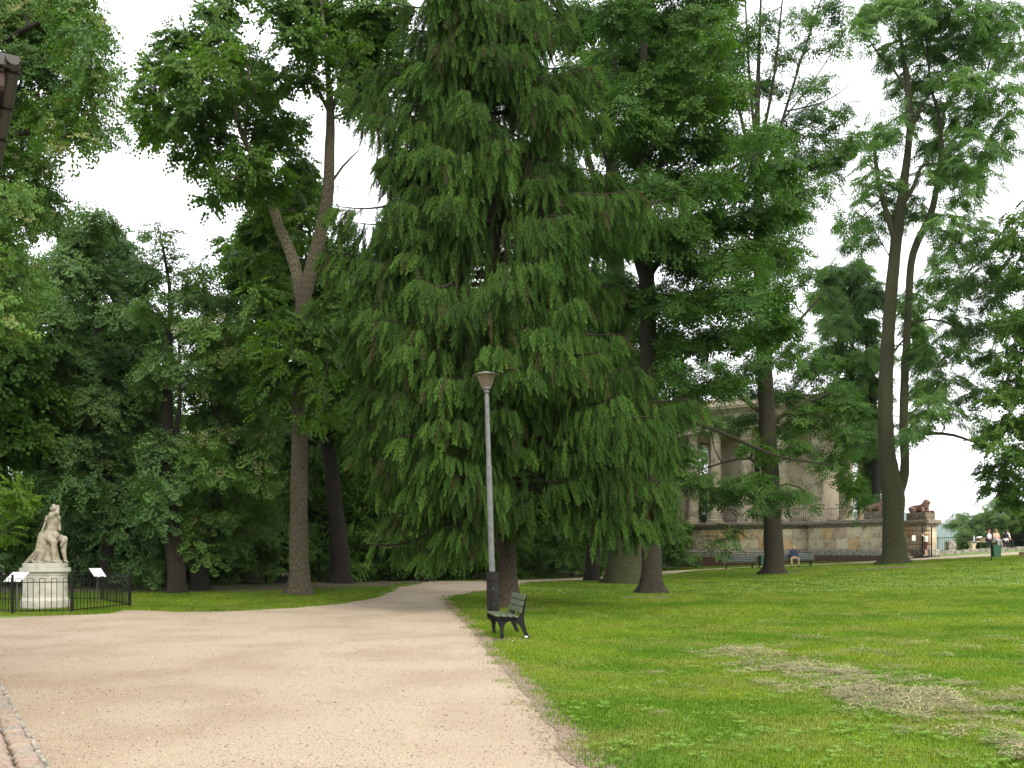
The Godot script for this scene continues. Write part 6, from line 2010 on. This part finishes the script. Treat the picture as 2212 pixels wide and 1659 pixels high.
	var bkg := Geo.new()
	bkg.lathe(PackedVector2Array([Vector2(0, 0.01), Vector2(0.28, 0.01), Vector2(0.36, 0.24), Vector2(0.38, 0.25), Vector2(0.34, 0.24), Vector2(0.26, 0.06), Vector2(0, 0.05)]), 20)
	part("wicker", bkg.mesh(tinted(M.stone, C(0.6, 0.52, 0.4))), bk)
	var ppg := Geo.new()
	ppg.box(Vector3(-0.15, 0.28, 0.05), Vector3(0.42, 0.05, 0.26), Basis(Vector3(0.3, 1, 0.4).normalized(), 0.5), 0.02)
	part("paper", ppg.mesh(M.white), bk)
	# statue, pedestal, fence, boards
	statue_group()

var man_at := []
var table_at := Vector3.ZERO

func litter_bin(label: String, at: Vector3, turn: float) -> void:
	var o := thing("litter_bin", label, "litter bin", at, turn, "green litter bins")
	var g := Geo.new()
	g.tube(PackedVector3Array([Vector3(-0.26, -0.2, 0), Vector3(-0.26, 0.82, 0)]), PackedFloat32Array([0.025, 0.025]), 8)
	part("post", g.mesh(M.iron), o)
	var b := Geo.new()
	b.plate(PackedVector2Array([Vector2(-0.19, 0.2), Vector2(0.16, 0.2), Vector2(0.21, 0.8), Vector2(-0.22, 0.8)]), 0.34)
	part("bin", b.mesh(M.bin), o)
	var r := Geo.new()
	r.box(Vector3(0, 0.815, 0), Vector3(0.46, 0.03, 0.37), Basis.IDENTITY, 0.01)
	part("rim", r.mesh(M.zinc), o)
	for y in [0.35, 0.7]:
		var c := Geo.new()
		c.box(Vector3(-0.23, y, 0), Vector3(0.07, 0.03, 0.08), Basis.IDENTITY, 0.004)
		part("bracket", c.mesh(M.iron), o)

func statue_group() -> void:
	var sc := G(98, 1318)
	var ctr := on(sc.x * (sc.y - 0.62) / sc.y, sc.y - 0.62)
	var px := -ctr.z / FOCAL
	var hh := (1318.0 - 1220.0) * px * 1.0
	var ped := thing("pedestal", "round pale stone pedestal with moulded cornice under the statue", "pedestal", ctr)
	var w := 0.575
	var parts := {
		"plinth": [[w * 1.09, -0.05], [w * 1.09, 0.24], [w * 1.06, 0.27], [w * 1.03, 0.30], [w, 0.32]],
		"drum": [[w, 0.322], [w * 0.985, hh - 0.34]],
		"cornice": [[w, hh - 0.34], [w * 1.02, hh - 0.31], [w * 1.02, hh - 0.28], [w * 1.12, hh - 0.24], [w * 1.14, hh - 0.23], [w * 1.14, hh - 0.13], [w * 1.06, hh - 0.12]],
		"top_slab": [[w * 1.01, hh - 0.118], [w * 1.02, hh - 0.01], [w * 0.99, hh], [0.0, hh]]}
	for k in parts:
		var g := Geo.new()
		var pr := PackedVector2Array()
		for q in parts[k]:
			pr.append(Vector2(q[0], q[1]))
		g.lathe(pr, 48)
		part(k, g.mesh(M.pedestal), ped)
	# the figure
	var st := thing("statue", "weathered pale stone statue of a draped seated figure raising an arm to the head", "statue", ctr + Vector3.UP * hh)
	var s := 0.00238 * (-ctr.z) / 27.0
	var f := Field.new(Vector3(-0.72, -0.03, -0.42), Vector3(0.72, 1.95, 0.46), 0.0155)
	var W := Color.WHITE
	var X := func(cx: float, cy: float, z := 0.0) -> Vector3:
		return Vector3((cx - 528.0) * s, (940.0 - cy) * s, z)
	var c := func(a: Vector3, b: Vector3, ra: float, rb: float, k := 0.03, sq := Vector3.ONE) -> void:
		f.cap(a, b, ra, rb, W, k, sq)
	# rock seat and base
	c.call(X.call(520, 935), X.call(680, 935), 0.10, 0.10, 0.04)
	c.call(X.call(560, 760, -0.08), X.call(570, 900, -0.1), 0.20, 0.24, 0.05)
	# torso
	c.call(X.call(575, 630), X.call(605, 540), 0.165, 0.135, 0.05, Vector3(1, 1, 0.95))
	c.call(X.call(605, 540), X.call(628, 435), 0.135, 0.165, 0.05)
	c.call(X.call(622, 405, -0.13), X.call(630, 405, 0.15), 0.085, 0.085, 0.04)
	c.call(X.call(634, 400), X.call(640, 360), 0.06, 0.055, 0.03)
	# breast and belly
	c.call(X.call(655, 440, 0.06), X.call(660, 445, 0.07), 0.06, 0.06, 0.03)
	c.call(X.call(660, 440, -0.05), X.call(665, 445, -0.05), 0.06, 0.06, 0.03)
	# head, hair knot, face turned up to the right
	c.call(X.call(640, 318), X.call(652, 322), 0.092, 0.088, 0.03)
	c.call(X.call(662, 335), X.call(672, 345), 0.05, 0.04, 0.02)
	c.call(X.call(600, 322), X.call(608, 330), 0.05, 0.055, 0.03)
	c.call(X.call(622, 285), X.call(628, 290), 0.045, 0.04, 0.02)
	c.call(X.call(678, 322), X.call(684, 326), 0.018, 0.014, 0.01)
	# raised right arm, elbow forward, hand to the brow
	c.call(X.call(632, 398, 0.14), X.call(700, 372, 0.2), 0.064, 0.052, 0.03)
	c.call(X.call(700, 372, 0.2), X.call(692, 300, 0.1), 0.052, 0.036, 0.02)
	c.call(X.call(690, 300, 0.1), X.call(672, 292, 0.06), 0.036, 0.03, 0.02)
	for k in 4:
		c.call(X.call(678 - 3 * k, 296 - k, 0.07), X.call(662 - 6 * k, 286 + k * 2, 0.03 + 0.01 * k), 0.013, 0.010, 0.008)
	c.call(X.call(690, 306, 0.09), X.call(700, 322, 0.05), 0.014, 0.011, 0.01)
	# other arm resting across to the knee
	c.call(X.call(628, 405, -0.14), X.call(652, 490, -0.17), 0.058, 0.048, 0.03)
	c.call(X.call(652, 490, -0.17), X.call(676, 560, -0.08), 0.046, 0.036, 0.02)
	# thighs and shins
	c.call(X.call(585, 640, 0.1), X.call(665, 700, 0.2), 0.13, 0.085, 0.05)
	c.call(X.call(665, 700, 0.2), X.call(662, 800, 0.2), 0.08, 0.072, 0.03)
	c.call(X.call(662, 800, 0.2), X.call(668, 895, 0.2), 0.07, 0.042, 0.02)
	c.call(X.call(664, 915, 0.2), X.call(708, 930, 0.22), 0.042, 0.028, 0.02)
	c.call(X.call(590, 640, -0.1), X.call(720, 665, -0.12), 0.14, 0.09, 0.05)
	c.call(X.call(720, 670, -0.12), X.call(716, 800, -0.1), 0.085, 0.07, 0.03)
	c.call(X.call(716, 800, -0.1), X.call(738, 890, -0.08), 0.066, 0.042, 0.02)
	c.call(X.call(735, 910, -0.08), X.call(768, 928, -0.06), 0.04, 0.026, 0.02)
	# drapery: cloak from the shoulder down the back, cloth over the lap, trailing folds to the lower left
	c.call(X.call(592, 385, -0.05), X.call(520, 500, -0.1), 0.08, 0.07, 0.03)
	c.call(X.call(520, 500, -0.1), X.call(478, 640, -0.08), 0.06, 0.08, 0.03)
	for k in 5:
		var z := -0.16 + 0.085 * k
		c.call(X.call(600 - 6 * k, 388 + 6 * k, z), X.call(508 + 10 * k, 470 + 14 * k, z), 0.028, 0.024, 0.016)
		c.call(X.call(508 + 10 * k, 470 + 14 * k, z), X.call(462 + 8 * k, 610 + 8 * k, z), 0.024, 0.03, 0.016)
	c.call(X.call(520, 640), X.call(640, 625, 0.02), 0.17, 0.12, 0.04)
	c.call(X.call(520, 660, 0.1), X.call(510, 820, 0.12), 0.14, 0.11, 0.04)
	c.call(X.call(500, 780, 0.0), X.call(410, 890, 0.04), 0.12, 0.07, 0.04)
	c.call(X.call(410, 890, 0.04), X.call(310, 932, 0.06), 0.065, 0.03, 0.03)
	c.call(X.call(520, 820, 0.14), X.call(480, 920, 0.16), 0.1, 0.06, 0.04)
	c.call(X.call(730, 690, -0.02), X.call(706, 745, 0.0), 0.07, 0.035, 0.03)
	for k in 7:
		var z := 0.02 + 0.034 * k
		c.call(X.call(545 - 9 * k, 650 + 6 * k, z + 0.02), X.call(545 - 12 * k, 800, z + 0.05), 0.022, 0.024, 0.014)
		c.call(X.call(545 - 12 * k, 800, z + 0.05), X.call(520 - 26 * k, 915 - k, z + 0.03), 0.024, 0.018, 0.014)
	for k in 4:
		c.call(X.call(560, 640 + 14 * k, 0.19 - 0.02 * k), X.call(650, 652 + 16 * k, 0.24 - 0.03 * k), 0.022, 0.018, 0.014)
		c.call(X.call(470 - 10 * k, 650 + 30 * k, -0.05), X.call(470 - 28 * k, 820 + 20 * k, 0.0), 0.02, 0.024, 0.014)
	c.call(X.call(390, 895, 0.14), X.call(440, 930, 0.2), 0.035, 0.03, 0.02)
	c.call(X.call(440, 930, 0.2), X.call(540, 928, 0.2), 0.03, 0.035, 0.02)
	var g := Geo.new()
	f.into(g)
	part("figure", g.mesh(M.marble), st)
	# iron fence with hairpin bars round the pedestal
	var pk := func(x: float, y: float) -> Vector3:
		var q := G(x, y)
		return on(q.x, q.y)
	var ring := [pk.call(27, 1328), pk.call(155, 1326), pk.call(281, 1312), pk.call(219, 1299), pk.call(-25, 1301), pk.call(-120, 1316)]
	var fence := thing("iron_fence", "low black iron fence of hairpin bars around the statue", "fence", ctr)
	for k in ring.size():
		var a: Vector3 = ring[k]
		var b: Vector3 = ring[(k + 1) % ring.size()]
		var gp := Geo.new()
		gp.box(Vector3(0, 0.48, 0), Vector3(0.05, 0.98, 0.05), Basis.IDENTITY, 0.006)
		gp.tube(PackedVector3Array([Vector3(0, 0.96, 0), Vector3(0, 1.0, 0), Vector3(0, 1.03, 0)]), PackedFloat32Array([0.02, 0.034, 0.01]), 8)
		part("post", gp.mesh(M.iron), fence, a - ctr)
		var len := a.distance_to(b)
		var n := maxi(3, int(len / 0.27))
		var dv := (b - a) / len
		for y in [0.1, 0.82]:
			var gr := Geo.new()
			gr.tube(PackedVector3Array([a + Vector3.UP * y - ctr, b + Vector3.UP * y - ctr]), PackedFloat32Array([0.012, 0.012]), 5)
			part("rail", gr.mesh(M.iron), fence)
		for j in n:
			var m := a + dv * len * (j + 0.5) / n - ctr
			var gb := Geo.new()
			gb.tube(PackedVector3Array([m - dv * 0.066 + Vector3.UP * 0.05, m - dv * 0.066 + Vector3.UP * 0.905, m - dv * 0.058 + Vector3.UP * 0.92, m + dv * 0.058 + Vector3.UP * 0.92, m + dv * 0.066 + Vector3.UP * 0.905, m + dv * 0.066 + Vector3.UP * 0.05]), PackedFloat32Array([0.009, 0.009, 0.009, 0.009, 0.009, 0.009]), 5)
			part("hairpin_bar", gb.mesh(M.iron), fence)
	# two slanted info boards
	var tex := Image.create(128, 96, false, Image.FORMAT_RGB8)
	tex.fill(Color(0.93, 0.93, 0.94))
	tex.fill_rect(Rect2i(10, 8, 66, 5), Color(0.45, 0.45, 0.5))
	for k in 11:
		tex.fill_rect(Rect2i(10, 20 + 6 * k, 92 + (k * 37) % 17, 1), Color(0.68, 0.68, 0.72))
	var bm := StandardMaterial3D.new()
	bm.albedo_texture = ImageTexture.create_from_image(tex)
	bm.roughness = 0.3
	for e in [[36, 1322, 0.52, 0.34, -0.25, "white slanted info board at the left front of the statue fence", 0.25], [211, 1305, 0.36, 0.34, 0.85, "white slanted info board inside the fence right of the pedestal", -0.2]]:
		var q := G(e[0], e[1])
		var at := on(q.x, q.y)
		var bo := thing("info_board", e[5], "info board", at, e[4], "info boards by the statue")
		var tilt := Basis(Vector3.RIGHT, 0.62)
		var gq := Geo.new()
		var hw: float = e[2] * 0.5
		var a := Vector3(-hw, 0, 0.26)
		gq.box(Vector3(0, 0.93, 0), Vector3(e[2], 0.014, 0.42), tilt, 0.003)
		part("panel", gq.mesh(M.board), bo)
		var sheet_ := PlaneMesh.new()
		sheet_.size = Vector2(e[2] - 0.04, 0.39)
		sheet_.material = bm
		part("print", sheet_, bo, Vector3(0, 0.93, 0) + tilt * Vector3(0, 0.0095, 0), tilt)
		var gl := Geo.new()
		gl.tube(PackedVector3Array([Vector3(0.0, -0.1, -0.02), Vector3(0.0, 0.91, -0.02)]), PackedFloat32Array([0.02, 0.02]), 8)
		part("stand", gl.mesh(M.zinc), bo)

# ---------------------------------------------------------------- people
func figure(called_label: String, at: Vector3, turn: float, j: Dictionary, col: Dictionary, cell := 0.022) -> Node3D:
	# j: joints in local axes (+z forward); col: skin, top, sleeve, legs, shoes, hair
	var o := thing("person", called_label, "person", at, turn)
	var lo := Vector3(9, 9, 9)
	var hi := Vector3(-9, -9, -9)
	for k in j:
		var p: Vector3 = j[k]
		lo = lo.min(p)
		hi = hi.max(p)
	var f := Field.new(lo - Vector3.ONE * 0.24, hi + Vector3.ONE * 0.24, cell)
	var hip: Vector3 = j.hip
	var chest: Vector3 = j.chest
	var neck: Vector3 = j.neck
	var head: Vector3 = j.head
	var s: float = col.get("size", 1.0)
	f.cap(hip, hip.lerp(chest, 0.4), 0.145 * s, 0.125 * s, col.legs if not col.has("hem") else col.hem, 0.05, Vector3(0.85, 1, 1.15))
	f.cap(hip.lerp(chest, 0.25), chest, 0.13 * s, 0.15 * s, col.top, 0.05, Vector3(0.85, 1, 1.15))
	f.cap(j.sl, j.sr, 0.07 * s, 0.07 * s, col.get("sleeve", col.top), 0.05)
	f.cap(chest, neck, 0.1 * s, 0.06 * s, col.top, 0.04)
	f.cap(neck, head, 0.052 * s, 0.05 * s, col.skin, 0.02)
	for e in ["l", "r"]:
		f.cap(j["s" + e], j["e" + e], 0.058 * s, 0.045 * s, col.get("sleeve", col.top), 0.03)
		f.cap(j["e" + e], j["h" + e], 0.043 * s, 0.03 * s, col.get("fore", col.get("sleeve", col.top)), 0.02)
		f.cap(j["h" + e], (j["h" + e] as Vector3) + ((j["h" + e] as Vector3) - (j["e" + e] as Vector3)).normalized() * 0.07 * s, 0.034 * s, 0.028 * s, col.skin, 0.015)
		f.cap(j["p" + e], j["k" + e], 0.092 * s, 0.066 * s, col.legs, 0.04)
		f.cap(j["k" + e], j["a" + e], 0.064 * s, 0.044 * s, col.get("shin", col.legs), 0.03)
		f.cap(j["a" + e], j["t" + e], 0.044 * s, 0.036 * s, col.shoes, 0.02)
	var g := Geo.new()
	f.into(g)
	# head on a finer grid, facing j.look
	var look: Vector3 = (j.look as Vector3).normalized()
	var side := Vector3.UP.cross(look).normalized()
	var up := look.cross(side)
	var hf := Field.new(head - Vector3.ONE * 0.24, head + Vector3.ONE * 0.24, 0.0125)
	var c := head + up * 0.04
	hf.cap(c + up * 0.02 - look * 0.015, c - up * 0.045 + look * 0.012, 0.088 * s, 0.068 * s, col.skin, 0.03)
	hf.cap(c - up * 0.02 + look * 0.085 * s, c - up * 0.035 + look * 0.1 * s, 0.014, 0.016, col.skin, 0.015)
	hf.cap(c - up * 0.085 + look * 0.05, c - up * 0.085 + look * 0.06, 0.03, 0.02, col.skin, 0.02)
	for e in [-1.0, 1.0]:
		hf.cap(c + side * 0.082 * s * e + up * 0.0, c + side * 0.085 * s * e - up * 0.03, 0.017, 0.014, col.skin, 0.01)
		hf.cap(c + look * 0.079 * s + side * 0.032 * e + up * 0.008, c + look * 0.08 * s + side * 0.034 * e + up * 0.008, 0.011, 0.011, C(0.05, 0.035, 0.03), 0.004)
	hf.cap(c - up * 0.06 + look * 0.074 * s - side * 0.02, c - up * 0.06 + look * 0.074 * s + side * 0.02, 0.01, 0.01, (col.skin as Color) * 0.6, 0.005)
	if col.has("hair"):
		hf.cap(c + up * 0.04 - look * 0.03, c + up * 0.03 - look * 0.02, 0.1 * s, 0.095 * s, col.hair, 0.012)
		var l: float = col.get("hair_len", 0.0)
		if l > 0.0:
			hf.cap(c - look * 0.06, c - look * 0.075 - up * l, 0.08, 0.05, col.hair, 0.02)
			for e in [-1.0, 1.0]:
				hf.cap(c + side * 0.07 * e - look * 0.02, c + side * 0.075 * e - look * 0.03 - up * l * 0.8, 0.035, 0.025, col.hair, 0.015)
	hf.into(g)
	# fingers: four curled and a thumb from the side of the palm
	for e in ["l", "r"]:
		var h: Vector3 = j["h" + e]
		var dir := (h - (j["e" + e] as Vector3)).normalized()
		var palm := h + dir * 0.075 * s
		var across := dir.cross(Vector3.UP).normalized()
		if across.length_squared() < 0.1:
			across = Vector3.RIGHT
		var curl := across.cross(dir)
		for k in 4:
			var b := palm + across * (k - 1.5) * 0.017 * s
			var ln: float = [0.062, 0.074, 0.07, 0.055][k] * s
			g.tube(PackedVector3Array([b, b + dir * ln * 0.5 - curl * 0.006, b + dir * ln * 0.9 - curl * 0.025]), PackedFloat32Array([0.0095, 0.0085, 0.006]), 6, col.skin)
		var tb := h + dir * 0.03 * s + across * 0.03 * s
		g.tube(PackedVector3Array([tb, tb + across * 0.02 + dir * 0.03, tb + across * 0.018 + dir * 0.055]), PackedFloat32Array([0.011, 0.010, 0.007]), 6, col.skin)
	part("body", g.mesh(M.cloth), o)
	if col.has("hat"):
		var hg := Geo.new()
		hg.lathe(PackedVector2Array([Vector2(0.0, 0.105), Vector2(0.06, 0.1), Vector2(0.1, 0.03), Vector2(0.105, 0.01), Vector2(0.19, -0.02), Vector2(0.2, -0.03), Vector2(0.19, -0.03), Vector2(0.1, 0.0)]), 24, Vector3.ZERO, col.hat)
		part("hat", hg.mesh(M.cloth), o, c + up * 0.05, Basis(side, up, -look))
	return o

func sitting(seat: float, spread := 0.1) -> Dictionary:
	return {"hip": Vector3(0, seat + 0.1, 0), "chest": Vector3(0, seat + 0.42, -0.03), "neck": Vector3(0, seat + 0.60, -0.01), "head": Vector3(0, seat + 0.70, 0.02), "look": Vector3(0, 0, 1),
		"sl": Vector3(0.17, seat + 0.53, -0.02), "sr": Vector3(-0.17, seat + 0.53, -0.02), "el": Vector3(0.24, seat + 0.27, 0.04), "er": Vector3(-0.24, seat + 0.27, 0.04), "hl": Vector3(0.1, seat + 0.17, 0.26), "hr": Vector3(-0.1, seat + 0.17, 0.26),
		"pl": Vector3(0.09, seat + 0.08, 0.02), "pr": Vector3(-0.09, seat + 0.08, 0.02), "kl": Vector3(0.09 + spread, seat + 0.05, 0.44), "kr": Vector3(-0.09 - spread, seat + 0.05, 0.44),
		"al": Vector3(0.1 + spread, seat - 0.36, 0.42), "ar": Vector3(-0.1 - spread, seat - 0.36, 0.42), "tl": Vector3(0.13 + spread, seat - 0.405, 0.58), "tr": Vector3(-0.13 - spread, seat - 0.405, 0.58)}

func standing(h: float) -> Dictionary:
	var k := h / 1.72
	return {"hip": Vector3(0, 0.95, 0) * k, "chest": Vector3(0, 1.27, 0) * k, "neck": Vector3(0, 1.45, 0) * k, "head": Vector3(0, 1.555, 0.015) * k, "look": Vector3(0, 0, 1),
		"sl": Vector3(0.165, 1.38, 0) * k, "sr": Vector3(-0.165, 1.38, 0) * k, "el": Vector3(0.22, 1.1, -0.03) * k, "er": Vector3(-0.22, 1.1, -0.03) * k, "hl": Vector3(0.22, 0.87, 0.06) * k, "hr": Vector3(-0.22, 0.87, 0.06) * k,
		"pl": Vector3(0.09, 0.9, 0) * k, "pr": Vector3(-0.09, 0.9, 0) * k, "kl": Vector3(0.1, 0.48, 0.02) * k, "kr": Vector3(-0.1, 0.48, 0.02) * k, "al": Vector3(0.1, 0.085, -0.02) * k, "ar": Vector3(-0.1, 0.085, -0.02) * k, "tl": Vector3(0.12, 0.04, 0.13) * k, "tr": Vector3(-0.12, 0.04, 0.13) * k}

func build_people() -> void:
	var skin := C(0.50, 0.29, 0.21)
	# man on the bench
	var m := sitting(0.46, 0.12)
	m.look = Vector3(0.45, 0, 1)
	m.ar = Vector3(-0.2, 0.1, 0.5)
	m.tr = Vector3(-0.24, 0.05, 0.66)
	figure("bald man in dark blue jacket and beige trousers seated on a bench", (man_at[0] as Vector3) + Vector3(-0.22, 0, 0.06), (man_at[1] as float) + PI * 0.5, m, {"skin": skin, "top": C(0.025, 0.04, 0.075), "legs": C(0.33, 0.25, 0.16), "shoes": C(0.02, 0.018, 0.016)})
	# child-sized visitor in a straw hat at the gate, arms up
	var v := standing(1.55)
	v.el = Vector3(0.2, 1.38, 0.16)
	v.er = Vector3(-0.2, 1.32, 0.16)
	v.hl = Vector3(0.06, 1.46, 0.26)
	v.hr = Vector3(-0.22, 1.42, 0.34)
	var gp := P(1988, 1180, 66.3)
	figure("person in straw hat and white top reaching up to the iron gate", Vector3(gp.x, gh(gp.x, -66.0) - 0.0, -65.4) + Vector3(0.0, 0.12, 0.0), -2.3, v, {"skin": skin, "top": C(0.72, 0.70, 0.62), "legs": C(0.09, 0.02, 0.025), "shoes": C(0.6, 0.55, 0.5), "shin": skin, "hair": C(0.3, 0.18, 0.07), "hat": C(0.62, 0.42, 0.2), "fore": skin, "size": 0.95})
	# people at the stone table
	var t := table_at
	var a := sitting(0.655, 0.0)
	a.ar = Vector3(-0.1, 0.2, 0.5); a.al = Vector3(0.1, 0.2, 0.46); a.tl = Vector3(0.12, 0.13, 0.58); a.tr = Vector3(-0.12, 0.14, 0.62)
	a.look = Vector3(-0.7, 0, 0.6)
	figure("person with reddish hair in dark open jacket and white top sitting on the table", t + Vector3(0.03, 0, 0.15), -0.25, a, {"skin": skin, "top": C(0.72, 0.74, 0.78), "sleeve": C(0.02, 0.02, 0.028), "legs": C(0.02, 0.022, 0.04), "shoes": C(0.25, 0.13, 0.08), "hair": C(0.2, 0.06, 0.03), "hair_len": 0.2})
	var b := sitting(0.655, 0.0)
	b.ar = Vector3(-0.1, 0.22, 0.46); b.al = Vector3(0.1, 0.22, 0.48); b.tl = Vector3(0.12, 0.15, 0.6); b.tr = Vector3(-0.12, 0.15, 0.58)
	figure("person in white trousers and peach top sitting on the table", t + Vector3(0.56, 0, 0.15), 0.1, b, {"skin": skin, "top": C(0.62, 0.42, 0.32), "legs": C(0.74, 0.74, 0.76), "shoes": C(0.6, 0.5, 0.45), "hair": C(0.3, 0.15, 0.06), "hair_len": 0.22, "fore": skin})
	var e := standing(1.5)
	var ep := Vector3(t.x + 0.86, 0, t.z + 0.95)
	e.look = Vector3(0.3, 0, 1)
	figure("dark haired person in black top with white belt standing before the table", Vector3(ep.x, gh(ep.x, ep.z), ep.z), PI - 0.2, e, {"skin": skin, "top": C(0.018, 0.018, 0.022), "hem": C(0.7, 0.7, 0.7), "legs": C(0.016, 0.016, 0.022), "shoes": C(0.05, 0.05, 0.05), "hair": C(0.05, 0.03, 0.02), "hair_len": 0.18, "fore": skin})
	var w := sitting(0.655, 0.04)
	w.ar = Vector3(-0.12, 0.2, 0.44); w.al = Vector3(0.14, 0.2, 0.44); w.tl = Vector3(0.18, 0.13, 0.56); w.tr = Vector3(-0.16, 0.13, 0.56)
	w.look = Vector3(-0.8, 0, 0.5)
	figure("dark haired person in white T-shirt and dark trousers at the table end", t + Vector3(1.36, 0, 0.12), 0.2, w, {"skin": skin, "top": C(0.75, 0.75, 0.75), "legs": C(0.03, 0.025, 0.03), "shoes": C(0.03, 0.03, 0.03), "hair": C(0.03, 0.02, 0.015), "fore": skin})
